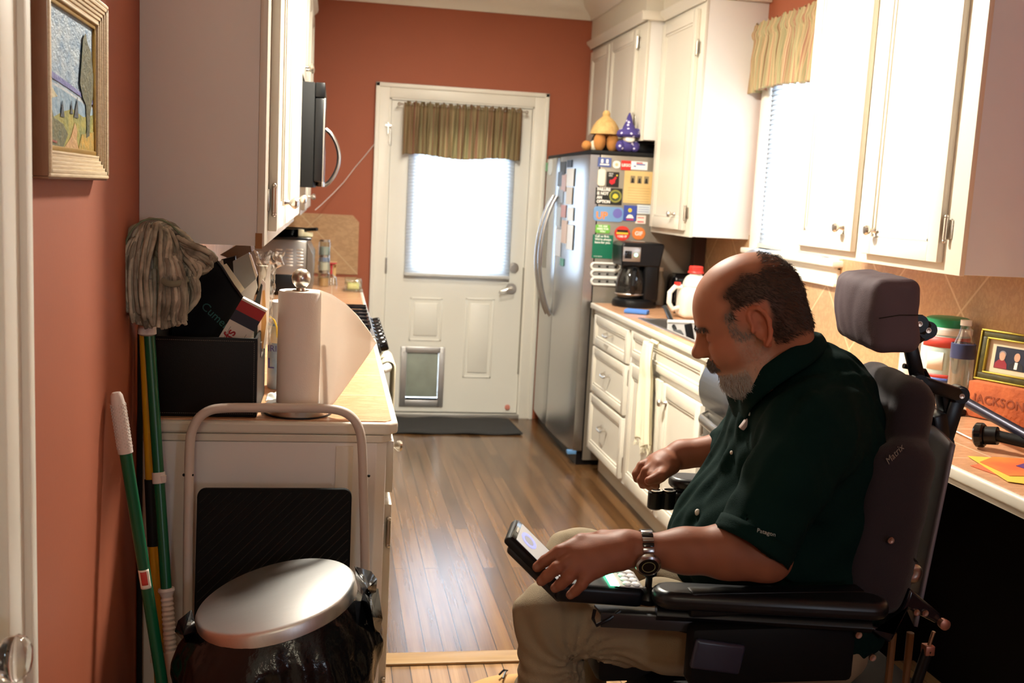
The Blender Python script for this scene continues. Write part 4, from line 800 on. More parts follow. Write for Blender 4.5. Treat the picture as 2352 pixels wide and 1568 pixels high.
# brick
bm_ = mat('orange_brick', hx('#BC6337'), .9, noise=.7, nscale=25, col2=hx('#9C4C2B'), bump=.6, bscale=90)
t = thing('brick', 'orange brick with pressed lettering under the picture frame', 'brick', (1.80, 2.5, ZK))
bu = Vector((.42, -.9, 0)).normalized(); bn = Vector((-.9, -.42, 0)).normalized(); R = Matrix((bu, -bn, Vector((0, 0, 1)))).transposed()
c0 = Vector((1.778, 2.562, ZK))-bu*.040; c = c0+bu*.09-bn*.045+Vector((0, 0, .052)); MB().obox(c, (.195, .09, .10), R, .004).obj('body', bm_, t)
text('pressed_lettering', 'JACKSON', .034, c0+bu*.012+bn*.0005+Vector((0, 0, .045)), bu, (0, 0, 1), mat('dark_brick', hx('#8A452A'), .9), t, bold=.0006)
p = at(2346, 945, Z=ZK); t = thing('ornament', 'round white ornament with thin drawn lines beside the brick', 'ornament', (p.x, p.y, ZK)); MB().ball((p.x+.012, p.y-.02, ZK+.038), (.036, .036, .038), 20, 14).obj('ball', M_whitep, t)
for z in (.03, .045): MB().tube([(p.x+.012+.0372*math.sqrt(max(0, 1-((z-.038)/.038)**2))*math.cos(a), p.y-.02+.0372*math.sqrt(max(0, 1-((z-.038)/.038)**2))*math.sin(a), ZK+z+.004*math.sin(3*a)) for a in [2.6+1.7*k/10 for k in range(11)]], .0008, 5).obj('drawn_line', MK, t)
# wipes tub
p = Vector((1.905, 2.96, ZK)); t = thing('wipes_tub', 'large white wipes tub with a green lid and red and blue label bars', 'tub', p)
MB().lathe([(0, 0), (.070, 0), (.072, .004), (.072, .185), (.068, .19), (0, .19)], p, seg=36).obj('tub', mat('pale_teal_label', hx('#BFDAD6'), .4), t)
MB().lathe([(0, .188), (.073, .188), (.074, .192), (.074, .205), (.06, .215), (0, .216)], p, seg=36).obj('lid_rim', M_whitep, t); MB().lathe([(0, .205), (.066, .205), (.066, .235), (.055, .24), (0, .24)], p, seg=36).obj('lid', mat('green_lid', hx('#1F8A5A'), .4), t)
def band(z0, z1, a0, a1, m, nm, r=.0726):
    MB().surf(lambda u, v: Vector((p.x+r*math.cos(a0+(a1-a0)*u), p.y+r*math.sin(a0+(a1-a0)*u), p.z+z0+(z1-z0)*v)), 24, 2).obj(nm, m, t, solid=.0006)
band(.150, .182, 3.0, 5.4, mat('label_red', hx('#C8453C'), .5), 'red_band'); band(.055, .066, 3.5, 4.35, mat('label_red', (0, 0, 0)), 'red_bar'); band(.042, .055, 3.5, 4.35, mat('label_blue', hx('#4B62A8'), .5), 'blue_bar')
band(.08, .135, 3.4, 4.1, mat('label_white', hx('#ECE9DC'), .5), 'white_oval')
bottle('white bottle with an orange label leaning out behind the wheelchair headrest', 1.90, 3.14, [(0, 0), (.035, 0), (.037, .01), (.037, .13), (.015, .165), (.014, .19), (0, .19)], mat('white_bottle', hx('#E8D9CF'), .4), mat('yellow_cap', hx('#D9B23A'), .4), (.018, .03))
bottle('tall clear water bottle with a dark blue label', 1.86, 2.80, [(0, 0), (.031, 0), (.034, .01), (.034, .15), (.032, .17), (.018, .205), (.014, .225), (.014, .235), (0, .235)], thin_glass('clear_bottle', (.9, .92, .93), .12), M_whitep, (.016, .014))
MB().lathe([(.0348, .135), (.0352, .137), (.0352, .178), (.033, .18)], (1.86, 2.80, ZK)).obj('label', mat('navy_label', hx('#2E3A60'), .4), bpy.data.objects['bottle.002'])
# coloured cards on the desk
def lay_card(label, pts, z, col, col2=None):
    P = [at(x, y, Z=ZK) for x, y in pts]; t = MB().prism([(q.x, q.y) for q in P], (0, 0, ZK+z), (1, 0, 0), (0, 1, 0), (0, 0, .0008)).obj('card', mat('print_'+col, hx(col), .45, noise=.9 if col2 else .1, nscale=9, col2=hx(col2) if col2 else None), smooth=False)
    tag(t, label, 'card', 'coloured cards on the desk end of the counter')
lay_card('orange-red card lowest of the fanned cards on the desk', [(2228, 1070), (2248, 1066), (2420, 1085), (2400, 1130)], .0006, '#DE6A48')
lay_card('yellow card under the orange gradient card on the desk', [(2222, 1049), (2420, 1062), (2440, 1125), (2315, 1108)], .0018, '#DDC24E')
lay_card('yellow to orange gradient card on top of the fan', [(2250, 1064), (2280, 1052), (2460, 1062), (2470, 1098), (2318, 1096)], .003, '#E0913E', '#D9603A')
lay_card('small violet card at the frame edge on top of the others', [(2333, 1074), (2360, 1066), (2420, 1085), (2400, 1096)], .0042, '#5B3A78')
# blue-black tubular mount lying on the desk
t = thing('tube_mount', 'blue-black metal tube mount slanting across the desk', 'mount', (1.8, 2.4, ZK))
bt = mat('dark_blue_metal', hx('#1E1B30'), .35, .4)
a = at(2205, 915, Y=2.40); b = at(2420, 1035, Y=2.06)
MB().tube([a, b], .0125, 12).obj('tube', bt, t); m_ = MB().tube([a+(b-a)*.0, a+(b-a)*.06], .016, 12); m_.obj('collar', M_black, t)
t = thing('clamp', 'black round-ended clamp lying on the desk in front of the brick', 'clamp', (1.62, 2.2, ZK))
a = at(2245, 1010, Y=2.235); b = at(2400, 1018, Y=2.12); d = (b-a).normalized()
a.z = b.z = max(a.z, ZK+.031)
MB().cyl(a-d*.006, .030, .022, d, 24, .004).obj('pad', M_gloss, t); MB().tube([a+d*.018, a+d*.045], .022, 16).obj('collar', M_black, t); MB().tube([a+d*.045, b], [(.016, .014)]*2, 12).obj('arm', M_blackm, t)
t = thing('phone_charger', 'flat black gadget with a cable behind the wheelchair backrest', 'gadget', (1.72, 2.72, ZK)); MB().box(1.66, 1.76, 2.60, 2.66, ZK, ZK+.018, .004).obj('case', M_black, t); MB().tube([(1.68, 2.6, ZK+.006), (1.60, 2.46, ZK+.005), (1.58, 2.3, ZK+.005)], .002, 6).obj('cable', M_whitep, t)
# ================================================================ left counter and foreground
# ---- basket
def obox_open(mb, x0, x1, y0, y1, z0, z1, th, hole=None):
    mb.box(x0, x1, y0, y0+th, z0, z1, .002); mb.box(x0, x1, y1-th, y1, z0, z1, .002); mb.box(x0, x0+th, y0+th, y1-th, z0, z1); mb.box(x0+th, x1-th, y0+th, y1-th, z0, z0+th)
    h0, h1, hz0, hz1 = hole
    mb.box(x1-th, x1, y0+th, h0, z0, z1); mb.box(x1-th, x1, h1, y1-th, z0, z1); mb.box(x1-th, x1, h0, h1, z0, hz0); mb.box(x1-th, x1, h0, h1, hz1, z1)
bx0, bx1, by0, by1, bz1 = -.412, -.166, 2.452, 2.742, 1.102
M_lea = mat('black_leatherette', (.006, .005, .0045), .5, spec=.2, bump=.15, bscale=400); M_st = mat('cream_stitching', hx('#8A7F70'), .8)
t = thing('storage_basket', 'black leatherette box stuffed with papers on the left counter', 'basket', (-.29, 2.6, .9145))
m = MB(); obox_open(m, bx0, bx1, by0, by1, .9147, bz1, .006, (2.55, 2.62, 1.045, 1.075)); m.obj('box', M_lea, t)
fr = MB()
for (a, b, c, d) in ((2.547, 2.55, 1.042, 1.078), (2.62, 2.623, 1.042, 1.078), (2.547, 2.623, 1.042, 1.045), (2.547, 2.623, 1.075, 1.078)): fr.box(bx1-.001, bx1+.003, a, b, c, d)
fr.obj('handle_rim', M_chrome, t)
s = MB()
for z in (.923, bz1-.008):
    n = 50
    for k in range(n): x = bx0+.006+(bx1-bx0-.012)*k/n; s.box(x, x+.003, by0-.0006, by0, z, z+.0007)
for k in range(34): z = .925+(bz1-.935)*k/34; s.box(bx1-.0075, bx1-.0068, by0-.0006, by0, z, z+.003)
tag(s.obj('stitching', M_st, t), kind='stuff')
def pxpoly(pts, Y): return [at(x, y, Y=Y) for x, y in pts]
def slabpx(name, pts, Y, th, m, parent=None, dY=None):
    P = [at(p[0], p[1], Y=(p[2] if len(p) > 2 else Y)) for p in pts]; b = MB()
    A = [b.bm.verts.new(p) for p in P]; B = [b.bm.verts.new(p+Vector((0, th, 0))) for p in P]; n = len(A)
    b.bm.faces.new(A); b.bm.faces.new(B[::-1])
    for i in range(n): b.bm.faces.new((A[i], B[i], B[(i+1) % n], A[(i+1) % n]))
    return b.obj(name, m, parent, smooth=False)
def upt(o): return o
t = thing('tote_bag', 'black bag with faint teal lettering leaning in the black box', 'bag', at(470, 760, Y=2.56))
o = slabpx('panel', [(420, 575), (450, 560), (468, 570), (500, 605), (530, 650), (560, 690), (520, 760), (512, 840), (395, 840), (395, 760), (398, 650)], 2.56, .025, mat('black_nylon', (.003, .003, .0035), .6, spec=.15, bump=.3, bscale=14), t)
b = MB().tube([at(440, 562, Y=2.555), at(470, 568, Y=2.553), at(508, 612, Y=2.552), at(535, 655, Y=2.552), at(562, 692, Y=2.552)], .004, 8).obj('piping', M_gloss, t)
a_, b_ = at(460, 705, Y=2.556), at(520, 760, Y=2.556); text('lettering', 'Cumerv', .028, a_, b_-a_, (b_-a_).cross(Vector((0, 1, 0))), mat('teal_thread', hx('#1E5A55'), .6), t)
def bookbox(label):
    t = thing('carton', label, 'box', at(555, 765, Y=2.50))
    Pq = [at(557, 684, Y=2.50), at(613, 713, Y=2.50), at(540, 834, Y=2.50), at(484, 805, Y=2.50)]
    q = lambda u, v: Pq[0].lerp(Pq[1], u).lerp(Pq[3].lerp(Pq[2], u), v)
    n = Vector((0, 1, 0))
    def qd(u0, u1, v0, v1, m, nm, d=-.0006, th=.001):
        b = MB(); A = [b.bm.verts.new(q(*uv)+n*d) for uv in ((u0, v0), (u1, v0), (u1, v1), (u0, v1))]; B = [b.bm.verts.new(v.co+n*th) for v in A]
        b.bm.faces.new(A); b.bm.faces.new(B[::-1])
        for i in range(4): b.bm.faces.new((A[i], B[i], B[(i+1) % 4], A[(i+1) % 4]))
        return b.obj(nm, m, t, smooth=False)
    qd(0, 1, 0, 1, mat('carton_white', hx('#DDD3C6'), .5), 'box', 0, .035)
    qd(0, 1, .035, .215, mat('carton_red', hx('#A5161A'), .4), 'red_band'); qd(0, 1, .215, .40, mat('carton_navy', hx('#15182E'), .4), 'navy_band')
    r = (Pq[2]-Pq[1]).normalized(); u_ = (Pq[1]-Pq[0]).normalized()
    text('lettering', 'Stefs', .034, q(.45, .98)+Vector((0, -.0008, 0)), -r, -u_ if False else -u_, mat('carton_red', (0, 0, 0)), t, bold=.0006)
    for k, uu_ in enumerate((.16, .22, .80, .86)): qd(uu_, uu_+.02, .50+.04*(k % 2), .80, mat('grey_print', hx('#8A817A'), .6), 'small_print')
    return t
bookbox('white carton with red and navy bands tilted in the black box')
slip = [('#D9C9AE', [(505, 612), (520, 605), (565, 668), (580, 700), (575, 790), (545, 790)], 2.62), ('#E5DED0', [(553, 672), (588, 640), (592, 660), (580, 690), (588, 700), (585, 800), (560, 800)], 2.60),
        ('#C9B9A6', [(498, 600), (512, 597), (516, 618), (540, 640), (560, 800), (520, 800)], 2.66), ('#E8D8CF', [(588, 700), (602, 640), (610, 650), (612, 730), (600, 800), (585, 800)], 2.59), ('#DDA25A', [(603, 668), (608, 665), (612, 740), (604, 800), (598, 800)], 2.575),
        ('#2A2D2A', [(586, 690), (600, 650), (603, 655), (594, 720), (588, 800), (582, 800)], 2.583), ('#EFE9DF', [(608, 650), (618, 600), (622, 610), (617, 735), (610, 800), (604, 800)], 2.64)]
for i, (c_, pts, Y) in enumerate(slip):
    lb = ['tan folded sheet behind the black bag', 'crumpled white paper in the middle of the black box', 'beige envelope beside the edge of the black bag', 'pinkish card standing at the right of the black box', 'thin orange edged card at the right of the black box', 'dark booklet edge between the pale cards', 'white sheet under the plastic-wrapped roll'][i]
    o = slabpx('paper', pts, Y, .0015, mat('slip_'+c_, hx(c_), .6)); tag(o, lb, 'paper', 'papers standing in the black box')
t = thing('wrapped_roll', 'white roll in crinkled clear plastic standing in the black box', 'roll', at(605, 770, Y=2.68))
a, b = at(606, 610, Y=2.69), at(603, 790, Y=2.69); MB().tube([b, a], .0125, 16).obj('roll', M_white, t)
def wrap(u, v):
    y = 580+(790-580)*v; wdt = (30 if v < .12 else 20)*(1.15-.5*min(1, v*1.6)) if v < .5 else 15
    cx = 618-10*v; a = 2*PI*u; p = at(cx, y, Y=2.69); s = .00097*wdt*(1+.18*math.sin(3*a+v*19)+.12*math.sin(7*a-v*31))
    return p+Vector((math.cos(a)*s, math.sin(a)*s*.8, .006*math.sin(5*a)*(v < .15)))
MB().surf(wrap, 36, 30, True).obj('plastic_film', thin_glass('crinkled_film', (.93, .92, .9), .16, .08), t, ang=60)
t = thing('silver_gadget', 'silver device in a clear sleeve leaning under the left wall cabinet', 'gadget', at(560, 760, Y=2.86))
slabpx('body', [(535, 600), (572, 580), (588, 640), (580, 700), (560, 780), (545, 780)], 2.86, .02, mat('silver_plastic', hx('#8F9496'), .3, .5), t)
slabpx('edge', [(572, 585), (576, 584), (592, 632), (588, 640)], 2.85, .01, M_white, t)
slabpx('dark_pocket', [(508, 596), (540, 588), (543, 628), (520, 632)], 2.95, .03, M_black, t); slabpx('wood_stand', [(505, 585), (548, 560), (575, 562), (578, 578), (538, 598)], 3.0, .12, mat('walnut_rest', hx('#4A3626'), .6), t)
t = MB().tube([at(x, y, Y=2.70) for x, y in ((612, 732), (620, 727), (630, 735), (636, 752), (637, 775))], .0022, 8).obj('cord_loop', mat('yellow_cord', hx('#D8B52C'), .5)); tag(t, 'yellow cord loop sticking up between the box and paper towels', 'cord')
# wipes tub behind the roll
c = Vector((-.118, 2.84, .9147)); t = thing('wipes_tub', 'pale blue cleaning wipes tub half hidden behind the paper towels', 'tub', c)
MB().lathe([(0, 0), (.046, 0), (.048, .004), (.048, .17), (.044, .178), (0, .178)], c, seg=32).obj('tub', mat('blue_white_label', hx('#6E93B8'), .4, noise=.9, nscale=14, col2=hx('#C9D6DE')), t)
MB().lathe([(0, .176), (.046, .176), (.048, .182), (.048, .228), (.044, .234), (0, .235)], c, seg=32).obj('cap', mat('translucent_white_cap', hx('#D9D9DC'), .35), t)
MB().surf(lambda u, v: Vector((c.x+.0488*math.cos(3.3+2.6*u), c.y+.0488*math.sin(3.3+2.6*u), c.z+.125+.045*v)), 20, 2).obj('label_band', mat('cream_label', hx('#D9D3B8'), .5), t, solid=.0005)
for z, l_ in ((.105, 'IRIS'), (.06, 'L')): text('lettering', l_, .024 if z > .1 else .04, (c.x-.045, c.y-.050, c.z+z), (1, -.35, 0), (0, 0, 1), mat('label_violet', hx('#4A3F82'), .5), t)
# paper towels
rc = Vector((-.072, 2.515, .9147))
t = thing('paper_towel_holder', 'brushed steel paper towel holder with a ball finial', 'paper towel holder', rc)
MB().lathe([(0, 0), (.081, 0), (.081, .003), (0, .003)], rc, seg=40).obj('rubber_foot', M_black, t)
MB().lathe([(0, .003), (.079, .003), (.080, .006), (.080, .019), (.077, .022), (0, .022)], rc, seg=40).obj('base', M_steel, t)
MB().lathe([(0, .02), (.007, .02), (.007, .28), (.011, .285), (.0115, .300), (.010, .303), (.014, .306), (.020, .314), (.0225, .326), (.020, .338), (.012, .346), (0, .349)], rc, seg=28).obj('post', M_chrome, t)
MB().tube([(rc.x+.072, rc.y-.01, rc.z+.02), (rc.x+.072, rc.y-.01, rc.z+.06), (rc.x+.070, rc.y+.0, rc.z+.20)], .006, 12).obj('tension_arm', M_steel, t)
ptm = mat('paper_towel', hx('#EFE7DF'), .85, bump=.12, bscale=300)
t = thing('paper_towel_roll', 'thick white paper towel roll with its loose sheet hanging out', 'paper towels', rc+Vector((0, 0, .023)))
MB().lathe([(.018, .024), (.050, .024), (.0525, .027), (.0525, .292), (.050, .296), (.018, .296), (.018, .024)], rc, seg=56).obj('roll', ptm, t)
MB().lathe([(.018, .023), (.0195, .023), (.0195, .297), (.018, .297)], rc, seg=30).obj('core', mat('cardboard_core', hx('#9C7A55'), .8), t)
def lerp2(a, b, f): return (a[0]+(b[0]-a[0])*f, a[1]+(b[1]-a[1])*f)
def pl(pts, f):
    L = [math.hypot(b[0]-a[0], b[1]-a[1]) for a, b in zip(pts, pts[1:])]; s = f*sum(L)
    for i, l in enumerate(L):
        if s <= l or i == len(L)-1: return lerp2(pts[i], pts[i+1], min(1, s/l))
        s -= l
topc = [(735, 666), (762, 676), (795, 698), (822, 725), (846, 757), (864, 787)]; botc = [(735, 938), (752, 938), (768, 925), (795, 888), (830, 838), (864, 789)]
def sheet(u, v):
    a = pl(topc, u); b = pl(botc, u); p = lerp2(a, b, v)
    if u > .97: pass
    Y = 2.497-.045*math.sin(PI*min(1, u*1.15))+.05*u+.030*max(0, v-.35)*math.sin(PI*u)*(1 if u > .3 else u/.3)
    return at(p[0], p[1], Y=Y)
MB().surf(sheet, 40, 30).obj('loose_sheet', translucent('paper_sheet', hx('#F3EBE2'), .45), t, ang=80, solid=.0006)
t = thing('crumpled_napkin', 'small crumpled white napkin between the black box and paper towels', 'napkin', at(628, 915, Z=.9147))
q = at(628, 920, Z=.9147); MB().surf(lambda u, v: Vector((q.x-.02+.05*u, q.y-.01+.09*v, .9155+.014*abs(math.sin(7*u+5*v))*math.sin(PI*u)**.5*math.sin(PI*v)**.5)), 20, 20).obj('paper', M_whitep, t, solid=.001)
# ---- far left counter and the rest beyond the stove
Yt = 5.22; a = at(612, 545, Y=Yt); b = at(705, 556, Y=Yt); zt = 1.19
t = thing('toaster_oven', 'stainless toaster oven with slotted side under the far left cabinet', 'toaster oven', ((a.x+b.x)/2, Yt, .9147))
MB().box(-.40, b.x, Yt, Yt+.46, .935, zt, .008).obj('body', brushed('oven_steel', (.42, .40, .37), .35), t)
MB().box(-.395, b.x-.002, Yt-.002, Yt+.01, .935, 1.02, .002).obj('dark_lower_side', M_black, t)
MB().prism([(b.x, .935), (b.x+.03, .94), (b.x+.034, 1.12), (b.x, zt-.004)], (0, Yt+.004, 0), (1, 0, 0), (0, 0, 1), (0, .45, 0)).obj('door', mat('oven_front', hx('#8C8780'), .25, .8), t, bevel=.004)
for xx in (-.35, -.2): MB().cyl((xx, Yt+.06, .9147), .015, .022).obj('foot', M_black, t)
sl_ = MB()
for i in range(3):
    for j in range(6):
        p = at(641+24*i, 573+7.3*j, Y=Yt); sl_.box(p.x-.016, p.x+.016, Yt-.004, Yt, p.z-.003, p.z+.003, .0015)
tag(sl_.obj('vent_slots', mat('bright_slot', (.75, .72, .66), .3, .9), t), kind='stuff')
MB().box(-.39, b.x+.02, Yt+.01, Yt+.45, zt, zt+.012, .003).obj('tray', M_gloss, t)
t = thing('frying_pan', 'black pan with chrome rim on top of the toaster oven', 'pan', (-.22, 5.42, zt+.012)); MB().lathe([(0, 0), (.09, 0), (.115, .035), (.112, .035), (.088, .004), (0, .004)], (-.24, 5.43, zt+.0125)).obj('bowl', M_gloss, t); MB().lathe([(.115, .035), (.118, .037), (.115, .039)], (-.24, 5.43, zt+.0125)).obj('rim', M_chrome, t)
MB().tube([(-.15, 5.36, zt+.045), (-.08, 5.29, zt+.055)], .009, 10).obj('handle', M_black, t)
for (x, y, w_, h_, c_, lb) in ((693, 520, .03, .035, '#E2D9B8', 'cream plastic piece on top of the toaster oven'), (708, 527, .05, .022, '#E6DCB4', 'pale yellow bar lying on the toaster oven top')):
    p = at(x, y, Y=5.40); p.z = max(p.z-.02, zt+.0125); o = MB().box(p.x-w_/2, p.x+w_/2, 5.33, 5.36, zt+.013, zt+.013+h_, .004).obj('plastic_piece', mat('piece_'+c_, hx(c_), .4)); tag(o, lb, 'plastic piece'); 
M_jar = thin_glass('jar_glass', (.9, .93, .9), .14)
for i, (z, c_) in enumerate(((.9147, '#C99A62'), (.9147+.085, '#D9D2BE'), (.9147+.17, '#9CA6A0'))):
    q = (-.045, 5.80, z); o = thing('glass_jar', 'small glass jar in the stack beside the toaster oven, '+('lowest', 'middle', 'topmost')[i], 'jar', q, 'stacked glass jars'); MB().lathe([(0, 0), (.030, 0), (.032, .004), (.032, .07), (.026, .076), (0, .076)], q).obj('glass', M_jar, o); MB().lathe([(0, .002), (.028, .002), (.028, .045), (0, .045)], q).obj('contents', mat('jar_'+c_, hx(c_), .6), o); MB().cyl((q[0], q[1], z+.074), .028, .010).obj('lid', M_chrome, o)
p = at(746, 588, Y=6.05); o = thing('blue_box', 'small grey-blue box on the ledge above the red-stemmed glass', 'box', p); MB().box(p.x-.03, p.x+.03, 6.0, 6.08, p.z-.03, p.z+.03, .004).obj('body', mat('grey_blue', hx('#7B8CB4'), .5), o)
zz = p.z-.03; o = MB().box(p.x-.04, p.x+.07, 5.97, 6.10, zz-.012, zz-.0005, .002).box(p.x-.035, p.x-.02, 6.0, 6.02, .9147, zz-.012).box(p.x+.05, p.x+.065, 6.0, 6.02, .9147, zz-.012).obj('wooden_ledge', mat('pale_pine', hx('#C9A26A'), .6)); tag(o, 'small wooden rack standing at the far end of the left counter', 'rack')
for k, (dx_, cc) in enumerate(((0.0, '#C33C46'),)):
    p = (-.005, 5.86, .9147); o = thing('wine_glass', 'upturned glass with a red stem near the far end of the counter', 'glass', p); MB().lathe([(.034, .0), (.036, .002), (.030, .045), (.012, .060), (.006, .064)], p).obj('bowl', M_jar, o); MB().lathe([(.006, .062), (.005, .09), (.008, .11), (.032, .122), (.032, .126), (0, .127)], p).obj('stem', mat('red_glass_stem', hx(cc), .15), o)
p = Vector((.112, 5.60, .9147)); o = thing('butter_dish', 'clear lidded dish holding a pale yellow block of butter', 'butter dish', p)
MB().obox((p.x, p.y, p.z+.006), (.10, .17, .010), None, .003).obj('plate', M_jar, o); MB().obox((p.x, p.y, p.z+.026), (.06, .12, .028), None, .004).obj('butter', mat('butter', hx('#E4D98A'), .5), o); MB().obox((p.x, p.y, p.z+.040), (.088, .155, .055), None, .010, 3).obj('lid', thin_glass('dish_lid', (.93, .97, .93), .2), o)
# string from the cabinet to the door casing
t = MB().tube([at(724, 482, Y=6.17), at(738, 470, Y=6.3), at(765, 444, Y=6.5), at(790, 418, Y=6.62), at(815, 385, Y=6.64), at(838, 358, Y=6.645), at(862, 328, Y=6.635)], .002, 6).obj('string', M_whitep); tag(t, 'slack white string from the far left cabinet to the door casing', 'string')
# ---- framed painting on the left wall
py0, py1, pz0 = 1.607, 2.008, 1.449; pz1 = 1.757; xf = XL+.024
t = thing('painting', 'framed oil landscape with a tall tree and lake on the terracotta wall', 'painting', (XL, 1.8, 1.6))
wood = mat('limed_wood_frame', hx('#DCC9A8'), .45, noise=.8, nscale=12, col2=hx('#BFA680'), stretch=(30, 2, 30)); edge = mat('frame_side_wood', hx('#8E6446'), .5, noise=.6, nscale=20, stretch=(20, 20, 2))
def fring(o0, o1, x0, x1, m, nm, bev=.002):
    b = MB()
    for (a, c, d, e) in ((py0+o0, py1-o0, pz0+o0, pz0+o1), (py0+o0, py1-o0, pz1-o1, pz1-o0), (py0+o0, py0+o1, pz0+o1, pz1-o1), (py1-o1, py1-o0, pz0+o1, pz1-o1)): b.box(x0, x1, a, c, d, e, bev)
    return b.obj(nm, m, t)
fring(0, .004, XL+.001, xf, edge, 'frame_side'); fring(.003, .009, XL+.001, xf+.003, wood, 'frame_lip')
b = MB()
for k in range(5): o0 = .009+.006*k; x = xf+.002-.0022*k; [b.box(XL+.002, x, *q, .0008) for q in ((py0+o0, py1-o0, pz0+o0, pz0+o0+.0062), (py0+o0, py1-o0, pz1-o0-.0062, pz1-o0), (py0+o0, py0+o0+.0062, pz0+o0, pz1-o0), (py1-o0-.0062, py1-o0, pz0+o0, pz1-o0))]
b.obj('frame_cove', wood, t); fring(.038, .042, XL+.001, XL+.018, wood, 'inner_lip', .001); fring(.042, .050, XL+.001, XL+.014, mat('old_gold', hx('#A07C2E'), .4, .4, noise=.8, nscale=60), 'gilt_liner', .001)
iy0, iy1, iz0, iz1 = py0+.05, py1-.05, pz0+.05, pz1-.05; xc = XL+.009
sky = mat('oil_sky', hx('#A9BCCB'), .5, noise=1, nscale=26, col2=hx('#5E83A8'), bump=.6, bscale=120, stretch=(1, 1, 1.6))
cv = MB().box(XL+.001, xc, iy0, iy1, iz0, iz1).obj('canvas', sky, t, smooth=False)
def pt(nm, pts, m, d):
    W_, H_ = iy1-iy0, iz1-iz0; MB().prism([(iy0+p[0]*W_, iz0+p[1]*H_) for p in pts], (xc+d*.0004, 0, 0), (0, 1, 0), (0, 0, 1), (.0004, 0, 0)).obj(nm, m, cv, smooth=False)
om = lambda n, c, c2: mat(n, hx(c), .5, noise=1, nscale=60, col2=hx(c2), bump=.5, bscale=140)
pt('painted_shore', [(0, .46), (.3, .44), (1, .36), (1, .30), (0, .40)], om('oil_shore', '#C3CBD2', '#A9B6C2'), 1)
pt('painted_hills', [(0, .53), (.15, .52), (.4, .49), (.7, .45), (1, .42), (1, .38), (.5, .44), (0, .49)], om('oil_hills', '#5D62A8', '#7A7DB8'), 2)
pt('painted_lake', [(0, .44), (.3, .42), (1, .34), (1, 0), (0, 0)], om('oil_lake', '#7296B4', '#98B2C4'), 2)
pt('painted_cliff', [(0, .40), (.08, .42), (.2, .36), (.1, .34), (0, .31)], om('oil_cliff', '#A8A37E', '#D2CBAE'), 3)
pt('painted_field', [(0, .22), (.1, .20), (.3, .26), (.5, .30), (.75, .26), (1, .30), (1, 0), (0, 0)], om('oil_field', '#A89E3E', '#6C7A3A'), 3)
pt('painted_bush', [(0, .26), (.05, .30), (.12, .2), (.3, .17), (.4, .1), (.3, 0), (0, 0)], om('oil_bush', '#4E5638', '#6E6A3C'), 4)
pt('painted_path', [(.32, 0), (.62, 0), (.58, .08), (.60, .14), (.54, .20), (.50, .14), (.45, .08)], om('oil_path', '#C8A169', '#B58A58'), 5)
pt('painted_flowers', [(.62, 0), (1, 0), (1, .16), (.85, .14), (.7, .12)], om('oil_flowers', '#C79A2C', '#8F8338'), 5)
pt('painted_tree', [(.80, .10), (.88, .12), (.90, .3), (.97, .45), (.98, .62), (.93, .80), (.84, .86), (.80, .93), (.74, .88), (.70, .70), (.66, .52), (.72, .42), (.80, .36), (.82, .2)], om('oil_tree', '#5C5A34', '#3D4226'), 6)
pt('painted_cypress', [(.24, .22), (.28, .34), (.32, .22)], om('oil_dark', '#2F3A4A', '#3F4A50'), 6); pt('painted_cypress', [(.52, .24), (.60, .40), (.62, .24)], om('oil_dark', '#2F3A4A', '#3F4A50'), 6); pt('painted_cypress', [(.44, .26), (.47, .36), (.50, .26)], om('oil_dark', '#2F3A4A', '#3F4A50'), 6)
pt('signature', [(.02, .03), (.16, .02), (.16, .035), (.02, .045)], om('oil_red', '#8E3A2A', '#8E3A2A'), 7)
# ---- step stool
t = thing('step_stool', 'folded beige step stool with a black ribbed tread behind the trash can', 'step stool', (-.11, 2.3, 0))
def stl(px, py, f=0): # point on the slanted plane of the folded stool
    return at(px, py, Y=2.365-.0)
TL = [(447, 1568)]+[(437, y) for y in (1250, 1120, 1010)]+[(442, 985), (456, 958), (478, 942), (508, 936), (600, 936), (700, 937), (760, 938), (792, 945), (815, 962), (828, 990), (832, 1030), (834, 1120), (838, 1250), (844, 1568)]
P = []
for x, y in TL:
    p = at(x, y, Y=2.37); P.append(Vector((p.x, 2.37-.12*(1-p.z/.955), p.z)))
P = [Vector((P[0].x, 2.25, .012))]+P[1:-1]+[Vector((P[-1].x, 2.25, .012))]
sm = mat('beige_powder_coat', hx('#C9BCB2'), .4)
def smooth(P, n=3):
    for _ in range(n):
        Q = [P[0]]
        for a, b in zip(P, P[1:]): Q += [a.lerp(b, .25), a.lerp(b, .75)]
        P = Q+[P[-1]]
    return P
MB().tube(smooth(P, 2), .0108, 14).obj('frame_tube', sm, t)
y_ = lambda z: 2.37-.12*(1-z/.955)
x0, x1 = -.283, .058
tm = mat('black_ribbed_rubber', (.005, .005, .005), .7, spec=.15)
def plate(x0, x1, z0, z1, r, d, th, m, nm, par):
    pl_ = []
    for (cx, cz, a0) in ((x1-r, z1-r, 0), (x0+r, z1-r, 90), (x0+r, z0+r, 180), (x1-r, z0+r, 270)):
        for k in range(6): a = math.radians(a0+90*k/5); pl_.append((cx+r*math.cos(a), cz+r*math.sin(a)))
    b = MB(); A = [b.bm.verts.new((p[0], y_(p[1])-d, p[1])) for p in pl_]; B = [b.bm.verts.new(v.co+Vector((0, th, 0))) for v in A]; n = len(A)
    b.bm.faces.new(A); b.bm.faces.new(B[::-1]); [b.bm.faces.new((A[i], B[i], B[(i+1) % n], A[(i+1) % n])) for i in range(n)]
    return b.obj(nm, m, par, bevel=.002)
tr_ = plate(x0, x1, .46, .778, .018, .018, .012, tm, 'tread', t); plate(x0-.004, x1+.004, .10, .40, .018, .022, .012, tm, 'tread', t)
rb = MB()
